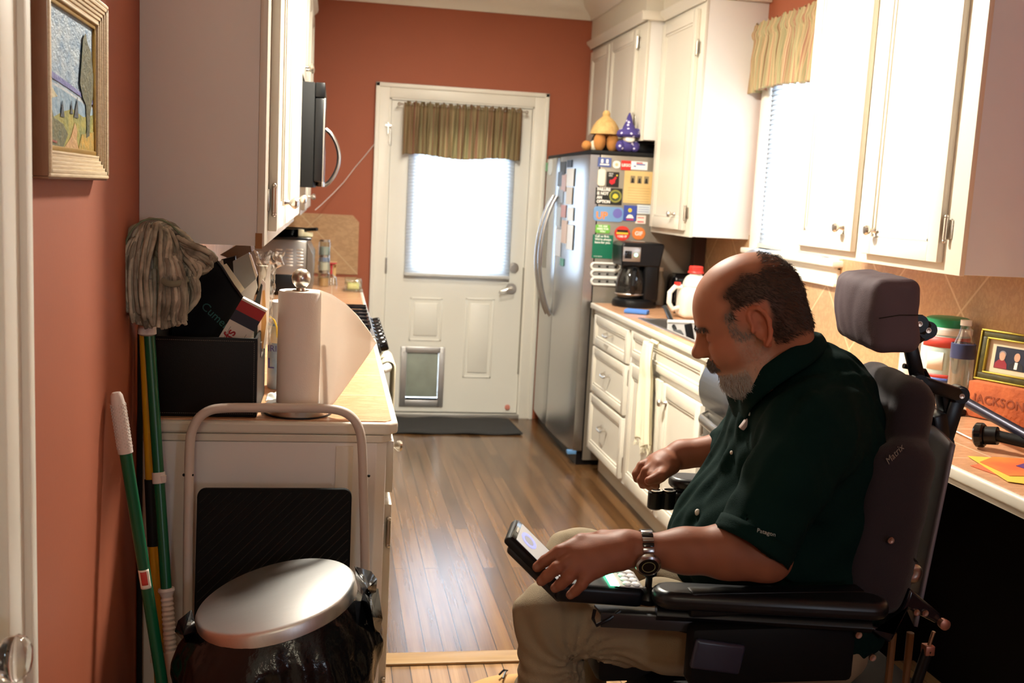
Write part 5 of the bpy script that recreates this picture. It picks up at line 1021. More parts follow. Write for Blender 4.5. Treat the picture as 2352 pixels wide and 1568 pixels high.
for k in range(30):
    s0 = -.32+.022*k
    a = max(x0+.006, x0+s0); z_a = .47+max(0, -s0)+(0); L = min(x1-.006-a, .770-z_a)
    if L < .02: continue
    pa = Vector((a, y_(z_a)-.0185, z_a)); pb = Vector((a+L, y_(z_a+L)-.0185, z_a+L)); rb.tube([pa, pb], .0012, 4)
tag(rb.obj('tread_ribs', mat('rib_rubber', (.012, .012, .011), .6), tr_), kind='stuff')
for x in (-.296, -.314, .078, .096): MB().ball((x, y_(.80)-.004, .805), .0035, 8, 6).obj('rivet', M_blackm, t)
for x in (-.275, .05): MB().tube([(x, y_(.74)+.022, .74), (x, y_(.1)+.035, .02)], .009, 10).obj('rear_leg', sm, t)
# ---- trash can: tilted oval lid over a black bag
lc = at(632, 1362, Y=2.08); Rl = Matrix.Rotation(math.radians(-13.5), 3, 'Y') @ Matrix.Rotation(math.radians(3), 3, 'X')
lc_ = lc; t = thing('trash_can', 'round steel-lidded trash can lined with a shiny black bag', 'trash can', (lc.x, lc.y, 0))
MB().lathe([(0, 0), (.13, 0), (.145, .04), (.150, .50), (.146, .50), (.14, .04), (0, .01)], (lc.x-.0, lc.y, 0), seg=36).obj('can', M_steel, t)
lidm = brushed('brushed_lid', (.70, .69, .68), .42, (6, 220, 6))
b = MB().lathe([(0, 0), (.155, 0), (.160, -.003), (.1635, -.008), (.1640, -.030), (.160, -.033), (.156, -.030), (.150, -.012), (0, -.010)], (0, 0, 0), seg=64)
for v in b.bm.verts: v.co = Rl @ v.co+lc
b.obj('lid', lidm, t, ang=50)
bag = mat('black_bin_bag', (.005, .005, .006), .2, bump=1, bscale=28, spec=.4)
def bagf(u, v):
    a = 2*PI*u; rn_ = mnoise.noise(Vector((math.cos(a)*2.2, math.sin(a)*2.2, v*4)))+.5*mnoise.noise(Vector((math.cos(a)*6, math.sin(a)*6, v*10+3)))
    cr = math.sin(a*23+4*mnoise.noise(Vector((math.cos(a), math.sin(a), v*2))))*.003
    prof = [(0, .150), (.04, .166), (.10, .186), (.22, .200), (.4, .196), (.7, .178), (1, .158)]
    for (v0, r0), (v1, r1) in zip(prof, prof[1:]):
        if v <= v1: r = r0+(r1-r0)*(v-v0)/(v1-v0); break
    k = min(1, v*6)
    r = r+.024*rn_*k+cr*k
    right = max(0, math.cos(a))**2*.02*math.sin(PI*min(1, v*2.2))
    top = Rl @ Vector((.15*math.cos(a), .15*math.sin(a), -.020))+lc
    z = top.z*(1-v)+.012*v-.015*rn_*k*(1-v)
    cx, cy = lc.x+(top.x-lc.x)*0, lc.y
    return Vector((cx+(r+right)*math.cos(a), cy+(r)*math.sin(a), max(.006, z)))
MB().surf(bagf, 160, 80, True).obj('bin_bag', bag, t, ang=28)
# crumpled flaps of the bag sticking out at the right under the lid
for (ps) in (((815, 1300), (852, 1312), (866, 1330), (862, 1375), (838, 1362), (820, 1330)), ((840, 1340), (868, 1352), (878, 1420), (866, 1480), (845, 1430), (830, 1380)), ((440, 1400), (410, 1425), (402, 1450), (430, 1480), (452, 1450))):
    fl_ = MB(); c_ = sum((at(x, y, Y=2.04) for x, y in ps), Vector())/len(ps); c_.y -= .035; cv_ = fl_.bm.verts.new(c_); vs_ = [fl_.bm.verts.new(at(x, y, Y=2.04+(.03 if i % 2 else -.01))) for i, (x, y) in enumerate(ps)]
    for i in range(len(vs_)): fl_.bm.faces.new((cv_, vs_[i], vs_[(i+1) % len(vs_)]))
    fl_.obj('bag_flap', bag, t, solid=.002, ang=20)
# ---- poles
gp = mat('green_pole_enamel', hx('#0F5A3A'), .3); wp = mat('white_ribbed_grip', hx('#DDD2CC'), .6); yp = mat('yellow_pole_enamel', hx('#D29A17'), .35)
def ext(a, b, z): return a+(b-a)*((z-a.z)/(b.z-a.z))
# broom with white nubbed grip leaning on the wall
a = at(267, 903, Y=2.10); b = at(372, 1568, Y=2.10); a.x = max(a.x, XL+.014); e = ext(a, b, .02)
t = thing('broom_handle', 'green pole with a white nubbed grip leaning on the terracotta wall', 'broom', e)
g1 = a+(e-a)*((a-at(286, 1040, Y=2.10)).length/(e-a).length)
MB().tube([g1, e], .0118, 14).obj('pole', gp, t)
d = (e-a).normalized(); L = (g1-a).length
MB().tube([a-d*.002, a+d*.004, a+d*.02, a+d*L*.6, g1], [.008, .0115, .0135, .0138, .0145], 18).obj('grip', wp, t)
nb = MB(); s1 = d.cross(Vector((0, 1, 0))).normalized(); s2 = d.cross(s1)
for i in range(26):
    for k in range(10):
        an = 2*PI*(k+.5*(i % 2))/10; nb.ball(a+d*(.022+i*(L-.03)/26)+(s1*math.cos(an)+s2*math.sin(an))*.0140, .0016, 5, 4)
tag(nb.obj('grip_nubs', wp, t), kind='stuff')
lp = at(341, 1328, Y=2.085); lb_ = MB().surf(lambda u, v: (a+(e-a)*((a-at(330, 1305, Y=2.1)).length+.04*v)/(e-a).length)+(s1*math.sin((u-.5)*2.0)+s2*math.cos((u-.5)*2.0)*(-1 if s2.y > 0 else 1))*.0123, 10, 8).obj('oval_label', mat('label_white', (0, 0, 0)), t, solid=.0004)
MB().surf(lambda u, v: (a+(e-a)*((a-at(331, 1309, Y=2.1)).length+.028*v)/(e-a).length)+(s1*math.sin((u-.5)*1.0)+s2*math.cos((u-.5)*1.0)*(-1 if s2.y > 0 else 1))*.0128, 8, 6).obj('label_print', mat('label_red', (0, 0, 0)), lb_, solid=.0003)
# yellow and black pole
a = at(331, 745, Y=2.385); b = at(366, 1540, Y=2.30); e = ext(a, b, .02); a.x = max(a.x, XL+.02)
t = thing('extension_pole', 'yellow pole with a long black sleeve between the green poles', 'pole', e)
def seg(y0, y1): 
    f = lambda y: (y-745)/(1540-745)
    return a+(b-a)*f(y0), a+(b-a)*f(y1)
MB().tube([a, e], .0118, 14).obj('pole', yp, t); p, q = seg(1097, 1250); MB().tube([p, q], .0142, 16).obj('foam_sleeve', M_blackm, t)
p, q = seg(1500, 1545); MB().obox((p+q)/2+Vector((.012, -.014, 0)), (.016, .01, .06), Matrix.Rotation(.12, 3, 'Y'), .002).obox((p+q)/2+Vector((-.006, -.014, .018)), (.02, .012, .018), None, .002).obj('hanging_clip', wp, t)
# mop: green pole, white collar, spiral grip and yarn head at the top
a = at(343, 768, Y=2.37); b = at(382, 1350, Y=2.27); e = ext(a, b, .03)
t = thing('mop', 'cotton string mop standing head up on its green pole', 'mop', e)
hd_ = a+(a-e).normalized()*.03
MB().tube([hd_, b+(e-b)*.02], .0118, 14).obj('pole', gp, t)
MB().lathe([(0, 0), (.014, 0), (.020, .004), (.0185, .03), (.0165, .05), (0, .05)], at(338, 770, Y=2.368), (0, 0, 1), 20).obj('socket', wp, t)
p = a+(b-a)*((1085-768)/(1350-768)); dd_ = (b-a).normalized(); MB().tube([p, p+dd_*.024], .0145, 16).box(p.x+.006, p.x+.018, p.y-.016, p.y-.004, p.z-.02, p.z-.004, .002).obj('lock_collar', wp, t)
p = b; gl = (e-b).length; nn_ = 60
MB().tube([p, p+dd_*.006, p+dd_*.012]+[p+dd_*(.012+(.13)*k/nn_) for k in range(1, nn_+1)]+[e], [.017, .0185, .0145]+[.0130+.0012*math.sin(k*1.3) for k in range(1, nn_+1)]+[.012], 16).obj('spiral_grip', wp, t)
q = at(392, 1515, Y=2.255); MB().obox(q, (.010, .012, .075), Matrix.Rotation(.12, 3, 'Y'), .002).obj('hanging_clip', wp, t)
def yarn():
    g = NG('mop_yarn', .9); n = g.noise(g.tc.outputs['Object'], 22, 3); n2 = g.noise(g.tc.outputs['Object'], 700, 2)
    gi = g.n('ShaderNodeNewGeometry'); tn = g.ramp(gi.outputs['Random Per Island'], [(0, (.45, .44, .43)), (1, (1.2, 1.18, 1.16))])
    g.bump(n2, .5, .002); return g.base(g.mix(1, tn, g.ramp(n, [(.35, hx('#858071')), (.5, hx('#B4AE9D')), (.68, hx('#CFCAB9'))]), 'MULTIPLY'))
ym = yarn(); R_ = random.Random(11); yb = MB()
def pxy(x, y, d): return at(x, y, Y=2.365-d)
def strand(pts, r=.0047):
    pts = [(q[0]+R_.gauss(0, 2.2), q[1]+R_.gauss(0, 2.2), q[2]+R_.gauss(0, .003)) for q in pts]
    R2 = R_.uniform(.8, 1.2); P = smooth([pxy(*q) for q in pts], 2); yb.tube(P, [r*R2*(1+.10*math.sin(i*2.1)) for i in range(len(P))], 6)
def J(s): return R_.uniform(-s, s)
for i in range(84):   # main drape: from the crown down the front, looping back
    s = R_.uniform(-1, 1); s = math.copysign(abs(s)**.8, s); dep = .055*math.cos(s*1.35)+J(.012)
    cx = 352+62*s+J(6); top = 500+34*s*s+J(8); ex = 336+62*s+J(8); bot = 742-55*abs(s+.1)**1.4+J(16); lw = 5+J(2)
    if s < .15: strand([(350+J(8), 560+J(20), .02), (352+35*s, top+18, dep*.7), (cx, top+30+J(8), dep), (ex-6, 620+J(14), dep+.012), (ex+J(5), bot-20, dep+.008), (ex+lw, bot, dep), (ex+lw*2, bot-22, dep+.002), (ex+lw*1.5+J(3), 640+J(25), dep-.006)])
    else: strand([(352+J(8), 555+J(20), .02), (356+40*s, top+16, dep*.7), (cx+10, top+44, dep), (cx+18*s+J(5), 590+J(12), dep+.01), (370+46*s+J(4), 640+J(6), dep+.004), (352+70*s+J(8), 690+J(12), dep+.004), (354+62*s+J(8), 752-55*s+J(10), dep)])
for i in range(36):    # crown, wrapping over the top and left flank
    s = -1+2*i/35; q_ = 26*max(0, -s-.3); strand([(300+J(4)+40*(s+1), 600+J(30), .01), (278+48*(s+1), 545+q_*.5+J(8), .045), (300+50*(s+1), 505+q_+J(7)+20*max(0, s), .02), (345+42*(s+1), 514+q_+J(8)+26*max(0, s), .0), (372+42*(s+1)*.9, 560+J(10), .0)])
for i in range(34):    # left lobe with hanging loops
    f = i/33; x = 276+58*f+J(4); bot = 700+52*f+J(10); strand([(318+20*f, 545+J(10), .03), (290+30*f, 560+J(10), .058), (x-4, 630+J(10), .062), (x, bot-16, .055), (x+5+J(2), bot, .05), (x+12, bot-18, .048), (x+9, 640, .04)])
for i in range(34):    # tied bundle under the band, right of centre
    f = i/33; strand([(372+30*f+J(3), 585+J(8), .055), (380+38*f, 612, .062), (372+52*f+J(2), 648+J(3), .058), (378+50*f+J(3), 690+J(5), .06), (365+58*f+J(4), 735-10*f+J(8), .052), (372+56*f, 752-14*f+J(6), .045)])
for i in range(20):    # loose loops out to the right
    f = R_.random(); y = 560+60*f; x = 440+48*math.sin(PI*min(1, f+.25))+J(6)
    strand([(415+J(6), 545+40*f, .03), (440+J(5), y-6+J(6), .045), (x, y+10+J(8), .04), (x+4, y+26+J(6), .035), (x-16, y+36+J(6), .03), (430+J(5), y+42+J(8), .03), (408, y+38, .035)])
for i in range(26):    # lobe at lower right
    f = i/25; strand([(420+J(5), 610+J(8), .03), (434+20*f, 640+J(6), .035), (440+18*f+J(3), 678+J(6), .03), (428+12*f+J(4), 712-14*f+J(4), .028), (414+8*f, 728-14*f+J(5), .026)])
for i in range(40):
    x = R_.uniform(318, 400); strand([(x, 560+J(15), .015), (x+J(6), 620, .028), (x+J(8), 680+J(8), .03), (x*.6+140, 735+J(8), .022)])
tag(yb.obj('yarn_head', ym, t, ang=80), kind='stuff')
MB().tube(smooth([pxy(284, 585, .05), pxy(290, 548, .066), pxy(312, 515, .05), pxy(345, 500, .04), pxy(385, 508, .03), pxy(412, 535, .02)], 2), .0022, 6).obj('stitched_seam', mat('green_seam', hx('#6E7A62'), .8), t)
MB().tube(smooth([pxy(368, 642, .066), pxy(388, 652, .075), pxy(410, 652, .07), pxy(432, 640, .055)], 2), [(.0025, .007)]*16, 8).obj('tie_band', mat('grey_green_band', hx('#7C7B68'), .9), t)
# dark handle of another tool between the mop and the wall
a = at(312, 790, Y=2.40); t = MB().tube([Vector((XL+.012, 2.405, 1.12)), Vector((XL+.016, 2.38, .02))], .006, 10).obj('dark_rod', M_blackm); tag(t, 'thin black rod standing in the corner behind the mop', 'rod')
# ---- floor things
P = [at(x, y, Z=.004) for x, y in ((905, 955), (1150, 957), (1172, 1007), (905, 1005))]
x0, x1 = .27, P[1].x
t = MB(); N = 40
t.surf(lambda u, v: Vector((.26+(1.165-.26)*u+.02*v*(u > .9), 6.60-.44*v+.006*math.sin(u*14), .006+.003*math.sin(u*17+v*3)*(v < .15 or v > .85))), 60, 16)
o = t.obj('door_mat', mat('charcoal_mat', hx('#2E2C2A'), .95, bump=.5, bscale=300), solid=.008); o.location.z = .003; tag(o, 'flat charcoal mat on the floor at the back door', 'mat')
P = at(1118, 1562, Z=.06)
t = thing('shoe', 'tan boat shoe with a dark sole at the bottom edge near the trouser leg', 'shoe', (P.x, P.y, 0))
sx_, sy_ = P.x-.04, P.y-.02
sole = [(-.02, -.040), (.03, -.048), (.12, -.042), (.22, -.034), (.235, 0), (.22, .034), (.12, .042), (.03, .048), (-.02, .040), (-.035, 0)]
MB().prism(sole, (sx_, sy_, 0), (1, 0, 0), (0, 1, 0), (0, 0, .022)).obj('sole', mat('dark_sole', (.03, .025, .02), .7), t, bevel=.006)
MB().surf(lambda u, v: Vector((sx_-.03+.25*v, sy_+(.044-.006*v)*math.sin((u-.5)*PI)*math.sin(PI*min(1, .12+v*1.2)) ** .5, .022+(.045+.02*min(1, v*1.5))*math.cos((u-.5)*PI)**.7*math.sin(PI*min(.55, .06+v))**.6)), 20, 24).obj('upper', mat('tan_suede', hx('#B48A58'), .8), t, solid=.003)
MB().tube([(sx_+.08, sy_-.02, .085), (sx_+.09, sy_, .095), (sx_+.10, sy_+.02, .088), (sx_+.085, sy_+.0, .1), (sx_+.07, sy_-.012, .092)], .003, 6).obj('lace', M_black, t)
# ================================================================ soft forms from blended volumes
class Vol:
    def __init__(s, lo, hi, h):
        s.h = h; s.lo = np.array(lo, float); n = np.ceil((np.array(hi)-s.lo)/h).astype(int)+1
        s.ax = [(s.lo[i]+h*np.arange(n[i])).astype(np.float32) for i in range(3)]; s.D = np.full(tuple(n), 1.0, np.float32)
    def sl(s, lo, hi):
        r = []
        for i in range(3):
            a = int(max(0, math.floor((lo[i]-s.lo[i])/s.h))); b = int(min(len(s.ax[i]), math.ceil((hi[i]-s.lo[i])/s.h)+1)); r.append(slice(a, max(a, b)))
        return tuple(r)
    def app(s, fn, lo, hi, k, op='u'):
        m = max(.03, 2*k); q = s.sl([a-m for a in lo], [a+m for a in hi]); sub = s.D[q]
        if sub.size == 0: return
        x = s.ax[0][q[0]][:, None, None]; y = s.ax[1][q[1]][None, :, None]; z = s.ax[2][q[2]][None, None, :]
        d = fn(x, y, z).astype(np.float32)
        if op == 'u':
            if k > 0: h = np.clip(.5+.5*(sub-d)/k, 0, 1); s.D[q] = sub*(1-h)+d*h-k*h*(1-h)
            else: s.D[q] = np.minimum(sub, d)
        elif op == 's':
            if k > 0: h = np.clip(.5-.5*(sub+d)/k, 0, 1); s.D[q] = sub*(1-h)-d*h+k*h*(1-h)
            else: s.D[q] = np.maximum(sub, -d)
        elif op == 'i': s.D[q] = np.maximum(sub, d)
    def cone(s, a, b, ra, rb, k=.012, op='u'):
        a = np.array(a, float); b = np.array(b, float); ab = b-a; L = ab@ab
        def fn(x, y, z):
            t = np.clip(((x-a[0])*ab[0]+(y-a[1])*ab[1]+(z-a[2])*ab[2])/L, 0, 1)
            return np.sqrt((x-a[0]-t*ab[0])**2+(y-a[1]-t*ab[1])**2+(z-a[2]-t*ab[2])**2)-(ra+(rb-ra)*t)
        r = max(ra, rb); s.app(fn, np.minimum(a, b)-r, np.maximum(a, b)+r, k, op); return s
    def ell(s, c, r, F=None, k=.012, op='u'):
        c = np.array(c, float); F = np.eye(3) if F is None else np.array(F, float)
        def fn(x, y, z):
            X = x-c[0]; Y = y-c[1]; Z = z-c[2]
            P = [X*F[i][0]+Y*F[i][1]+Z*F[i][2] for i in range(3)]
            k0 = np.sqrt(sum((P[i]/r[i])**2 for i in range(3))); k1 = np.sqrt(sum((P[i]/r[i]**2)**2 for i in range(3)))
            return k0*(k0-1)/np.maximum(k1, 1e-6)
        R = max(r); s.app(fn, c-R, c+R, k, op); return s
    def box(s, c, hs, rd, F=None, k=.012, op='u'):
        c = np.array(c, float); F = np.eye(3) if F is None else np.array(F, float)
        def fn(x, y, z):
            X = x-c[0]; Y = y-c[1]; Z = z-c[2]
            P = [np.abs(X*F[i][0]+Y*F[i][1]+Z*F[i][2])-(hs[i]-rd) for i in range(3)]
            o = np.sqrt(sum(np.maximum(p, 0)**2 for p in P)); return o+np.minimum(np.maximum(P[0], np.maximum(P[1], P[2])), 0)-rd
        R = math.sqrt(sum(h*h for h in hs)); s.app(fn, c-R, c+R, k, op); return s
    def cut(s, p, n):
        """remove everything on the side n points to"""
        p = np.array(p, float); n = np.array(n, float); n /= np.linalg.norm(n)
        x = s.ax[0][:, None, None]; y = s.ax[1][None, :, None]; z = s.ax[2][None, None, :]
        s.D = np.maximum(s.D, ((x-p[0])*n[0]+(y-p[1])*n[1]+(z-p[2])*n[2]).astype(np.float32)); return s
    def disp(s, fn):
        x = s.ax[0][:, None, None]; y = s.ax[1][None, :, None]; z = s.ax[2][None, None, :]
        s.D = s.D+fn(x, y, z).astype(np.float32); return s
    def mesh(s):
        D = s.D; h = s.h; S = D < 0
        c = np.zeros(tuple(n-1 for n in D.shape), np.int8)
        for i in (0, 1):
            for j in (0, 1):
                for k in (0, 1): c += S[i:D.shape[0]-1+i, j:D.shape[1]-1+j, k:D.shape[2]-1+k]
        act = (c > 0) & (c < 8); idx = -np.ones(act.shape, np.int32); I = np.argwhere(act); idx[act] = np.arange(len(I))
        acc = np.zeros((len(I), 3)); cnt = np.zeros(len(I)); O = [(i, j, k) for i in (0, 1) for j in (0, 1) for k in (0, 1)]
        for a in O:
            for ax in range(3):
                if a[ax]: continue
                b = list(a); b[ax] = 1
                da = D[I[:, 0]+a[0], I[:, 1]+a[1], I[:, 2]+a[2]]; db = D[I[:, 0]+b[0], I[:, 1]+b[1], I[:, 2]+b[2]]
                m = (da < 0) != (db < 0); t = np.where(m, da/np.where(m, da-db, 1), 0)
                P = np.array(a, float)[None, :].repeat(len(I), 0); P[:, ax] = t; acc[m] += P[m]; cnt[m] += 1
        V_ = (I+acc/np.maximum(cnt, 1)[:, None])*h+s.lo
        Q = []
        for ax in range(3):
            u, v = [(1, 2), (2, 0), (0, 1)][ax]; n = D.shape
            A = S[tuple(slice(0, n[q]-1) if q == ax else slice(1, n[q]-1) for q in range(3))]; B = S[tuple(slice(1, n[q]) if q == ax else slice(1, n[q]-1) for q in range(3))]
            for flip, M in ((0, A & ~B), (1, ~A & B)):
                E = np.argwhere(M)
                if len(E) == 0: continue
                base = E.copy(); base[:, u] += 1; base[:, v] += 1
                def cell(du, dv): q = base.copy(); q[:, u] -= du; q[:, v] -= dv; return idx[q[:, 0], q[:, 1], q[:, 2]]
                q = np.stack([cell(1, 1), cell(0, 1), cell(0, 0), cell(1, 0)], 1); Q.append(q[:, ::-1] if flip else q)
        return V_, np.concatenate(Q)
def np_mesh(name, V_, Q, m, parent=None, smooth=True, cols=None):
    me = bpy.data.meshes.new(name); me.vertices.add(len(V_)); me.vertices.foreach_set('co', V_.astype(np.float32).ravel())
    me.loops.add(Q.size); me.loops.foreach_set('vertex_index', Q.astype(np.int32).ravel()); me.polygons.add(len(Q)); me.polygons.foreach_set('loop_start', np.arange(0, Q.size, 4, dtype=np.int32)); me.polygons.foreach_set('loop_total', np.full(len(Q), 4, np.int32))
    me.update(); me.validate(); me.polygons.foreach_set('use_smooth', [smooth]*len(me.polygons))
    if cols is not None:
        a = me.color_attributes.new('tone', 'FLOAT_COLOR', 'POINT'); a.data.foreach_set('color', np.concatenate([cols, np.ones((len(cols), 1))], 1).astype(np.float32).ravel())
    return mkobj(name, me, m, parent, smooth=False)
def relax(V_, Q, it=2, f=.5):
    for _ in range(it):
        acc = np.zeros_like(V_); cnt = np.zeros(len(V_))
        for a, b in ((0, 1), (1, 2), (2, 3), (3, 0)):
            np.add.at(acc, Q[:, a], V_[Q[:, b]]); np.add.at(cnt, Q[:, a], 1); np.add.at(acc, Q[:, b], V_[Q[:, a]]); np.add.at(cnt, Q[:, b], 1)
        V_ = V_*(1-f)+f*acc/cnt[:, None]
    return V_
def sstep(a, b, x): t = np.clip((x-a)/(b-a), 0, 1); return t*t*(3-2*t)
# ---------------------------------------------------------------- the seated man
def tone_mat(name, rough, sss=0, bump=.15, bs=500, sheen=0, spec=.3):
    g = NG(name, rough); a = g.n('ShaderNodeAttribute'); a.attribute_name = 'tone'; n = g.noise(g.tc.outputs['Object'], bs, 3)
    g.b.inputs['Specular IOR Level'].default_value = spec
    if sss: g.b.inputs['Subsurface Weight'].default_value = sss; g.b.inputs['Subsurface Radius'].default_value = (.012, .005, .003); g.b.inputs['Subsurface Scale'].default_value = 1
    g.bump(n, bump, .001); return g.base(a.outputs['Color'])
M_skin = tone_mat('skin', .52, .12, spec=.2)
FH = np.array([-math.cos(math.radians(21)), math.sin(math.radians(21)), 0.]); ZU = np.array([0, 0, 1.])
pt_ = math.radians(25); HF = FH*math.cos(pt_)-ZU*math.sin(pt_); HU = FH*math.sin(pt_)+ZU*math.cos(pt_); HL = np.cross(HU, HF)
HC = np.array(at(1731, 738, Y=1.76)); HR = np.array([HF, HL, HU])
def H(f, l, u): return HC+HF*f+HL*l+HU*u
BF = np.array([-math.cos(math.radians(12)), math.sin(math.radians(12)), 0.]); BN = np.array([-BF[1]*1., -math.cos(math.radians(12)), 0.]); BN = np.array([-math.sin(math.radians(12)), -math.cos(math.radians(12)), 0.]); BR = np.array([BF, BN, ZU])
A_ = lambda x, y, Y: np.array(at(x, y, Y=Y))
neckb = A_(1826, 862, 1.79); shN = A_(1872, 985, 1.625); shF = A_(1800, 930, 1.99)
elN = A_(1752, 1268, 1.575); wrN = A_(1478, 1262, 1.60)
vh = Vol(HC-.19, HC+.17, .003)
def hd(fn, *a, **k): fn(*a, **k)
vh.ell(H(-.004, 0, .040), (.094, .077, .084), HR, 0); vh.ell(H(.022, 0, .018), (.072, .066, .082), HR, .03); vh.ell(H(-.036, 0, .012), (.054, .064, .068), HR, .03)
vh.ell(H(.036, 0, -.045), (.054, .056, .056), HR, .03); vh.ell(H(.060, 0, -.088), (.030, .034, .026), HR, .02); vh.ell(H(.020, 0, -.092), (.050, .048, .038), HR, .03)
vh.cone(H(.083, -.030, .022), H(.083, .030, .022), .012, .012, .014)
for s_ in (-1, 1):
    vh.ell(H(.093, s_*.033, .003), (.016, .019, .013), HR, .012, 's'); vh.ell(H(.074, s_*.032, .002), (.0135, .016, .0125), HR, .004)
    vh.ell(H(.056, s_*.040, -.030), (.030, .026, .026), HR, .02); vh.cone(H(.083, s_*.014, .024), H(.074, s_*.048, .024), .008, .006, .008)
vh.cone(H(.090, 0, .018), H(.108, 0, -.014), .0075, .0110, .010); vh.ell(H(.111, 0, -.019), (.0135, .0125, .0115), HR, .008)
for s_ in (-1, 1): vh.ell(H(.100, s_*.0125, -.023), (.0115, .0085, .0085), HR, .006)
for s_ in (-1, 1): vh.ell(H(.107, s_*.006, -.032), (.004, .003, .003), HR, .002, 's')
vh.ell(H(.084, 0, -.050), (.018, .026, .016), HR, .012); vh.ell(H(.090, 0, -.056), (.008, .021, .006), HR, .004); vh.ell(H(.086, 0, -.066), (.008, .019, .006), HR, .004); vh.cone(H(.098, -.018, -.061), H(.098, .018, -.061), .0018, .0018, .002, 's')
for s_ in (-1, 1):   # ears: helix, lobe, hollow
    e0 = .079; pts_ = [(.008, .002), (.010, .014), (.008, .024), (0, .031), (-.010, .030), (-.018, .018), (-.020, .002), (-.016, -.016), (-.009, -.030), (-.002, -.036)]
    vh.ell(H(-.008, s_*(e0-.005), -.003), (.015, .007, .029), HR, .006); EF = np.array([HF*.97-HL*s_*-.0, HL, HU])
    for p, q in zip(pts_, pts_[1:]): vh.cone(H(p[0]-.006, s_*(e0+.001+.010*(p[0] < 0)), p[1]), H(q[0]-.006, s_*(e0+.001+.010*(q[0] < 0)), q[1]), .0042, .0042, .003)
    vh.ell(H(-.010, s_*(e0+.001), -.036), (.008, .005, .009), HR, .004); vh.ell(H(-.009, s_*(e0+.007), -.004), (.008, .009, .013), HR, .003, 's'); vh.ell(H(-.008, s_*(e0+.007), .018), (.009, .005, .006), HR, .003, 's'); vh.ell(H(.006, s_*(e0+.002), -.006), (.004, .004, .006), HR, .003)
nb_ = H(-.035, 0, -.060); vh.cone(H(-.026, 0, -.02), neckb, .056, .058, .02); vh.cone(H(.012, 0, -.085), neckb+BF*.03, .042, .055, .03); vh.ell(H(-.058, 0, -.035), (.030, .045, .040), HR, .03)
V0, Q0 = vh.mesh(); V0 = relax(V0, Q0, 1, .4)
# skin tones on the head
P = (V0-HC)@HR.T; f_, l_, u_ = P[:, 0], np.abs(P[:, 1]), P[:, 2]
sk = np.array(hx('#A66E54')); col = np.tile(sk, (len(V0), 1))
red = np.exp(-(((f_-.06)/.04)**2+((l_-.045)/.03)**2+((u_+.02)/.035)**2)); col = col*(1-.25*red[:, None])+np.array(hx('#A8523E'))*.25*red[:, None]
earm = sstep(.070, .080, l_)*sstep(.036, .026, np.abs(f_+.004))*sstep(.046, .038, np.abs(u_+.004)); col = col*(1-.35*earm[:, None])+np.array(hx('#B5573F'))*.35*earm[:, None]
rg = np.random.RandomState(2)
st = sstep(-.005, -.03, u_)*sstep(.075, .05, u_*0+np.abs(f_-.045))*1.0
cheek = sstep(.020, .0, f_-.03)*sstep(.0, -.02, u_)*sstep(-.02, .0, f_)+sstep(-.055, -.075, u_)*sstep(-.01, .02, f_)
cheek = np.clip(cheek, 0, 1)*np.clip(1-earm*2, 0, 1); g_ = np.clip(cheek*(.12+.22*rg.rand(len(V0))+.40*sstep(-.055, -.085, u_)*sstep(.02, .05, f_)), 0, .8)
col = col*(1-g_[:, None])+np.array(hx('#B8A898'))*g_[:, None]
low = np.where(f_ > -.022, .022+0*f_, -.045+0*f_)
hairw = sstep(.052, .022, f_+.30*np.maximum(0, u_-.04)+.006*np.sin(u_*160))*sstep(-.012, .012, u_-low)*sstep(.106, .074, u_+.004*np.sin(f_*150))*np.maximum(sstep(.030, .048, l_), sstep(-.050, -.070, f_))
thin = .24*sstep(-.025, -.075, f_)*sstep(.055, .085, u_); hw = np.clip(np.maximum(hairw*.92, thin), 0, 1)*np.clip(1-earm*1.6, 0, 1)
col = col*(1-hw[:, None])+np.array(hx('#3A2A21'))*hw[:, None]
temple = sstep(.022, .012, np.abs(f_-.026))*sstep(.034, .018, np.abs(u_-.012))*sstep(.045, .058, l_)*(1-earm); col = col*(1-.4*temple[:, None])+np.array(hx('#8A7A70'))*.4*temple[:, None]
brow = np.exp(-((u_-.025-.006*np.cos(l_*40))/.0045)**2)*sstep(.068, .076, f_)*sstep(.010, .016, l_)*sstep(.056, .05, l_); col = col*(1-.75*brow[:, None])+np.array(hx('#3C2C24'))*.75*brow[:, None]
lid = np.exp(-((u_+.0035)/.0016)**2)*sstep(.078, .082, f_)*np.exp(-((l_-.032)/.012)**4); col = col*(1-.85*lid[:, None])+np.array(hx('#2A1A15'))*.85*lid[:, None]
lip = np.exp(-((u_+.061)/.008)**2)*sstep(.088, .094, f_)*sstep(.024, .018, l_); col = col*(1-.4*lip[:, None])+np.array(hx('#8A4A40'))*.4*lip[:, None]
# arms and hands
def arm(v, chain, k=.02):
    for (a, ra), (b, rb) in zip(chain, chain[1:]): v.cone(a, b, ra, rb, k)
va = Vol(np.minimum(wrN, elN)-np.array([.30, .09, .16]), np.array([shN[0]+.10, 1.76, shN[2]+.06]), .0028)
arm(va, [(shN, .055), (elN*.5+shN*.5, .050), (elN, .042)]); arm(va, [(elN+np.array([.012, 0, -.012]), .036), (elN*.7+wrN*.3, .042), (elN*.35+wrN*.65, .034), (wrN, .0265)], .025)
mid = A_(1420, 1262, 1.598); va.ell((wrN+mid)/2, (.030, .020, .026), BR, .02)
fing = [((1334, 1244, 1.612), (1285, 1266, 1.596), (1252, 1288, 1.603), (1234, 1302, 1.612), .0105, .0085), ((1320, 1272, 1.592), (1280, 1303, 1.576), (1257, 1322, 1.584), (1243, 1334, 1.594), .0105, .0085),
        ((1326, 1298, 1.580), (1305, 1326, 1.568), (1288, 1341, 1.575), (1275, 1350, 1.586), .0100, .0080), ((1350, 1318, 1.576), (1336, 1342, 1.566), (1322, 1356, 1.572), (1310, 1366, 1.580), .0090, .0074)]
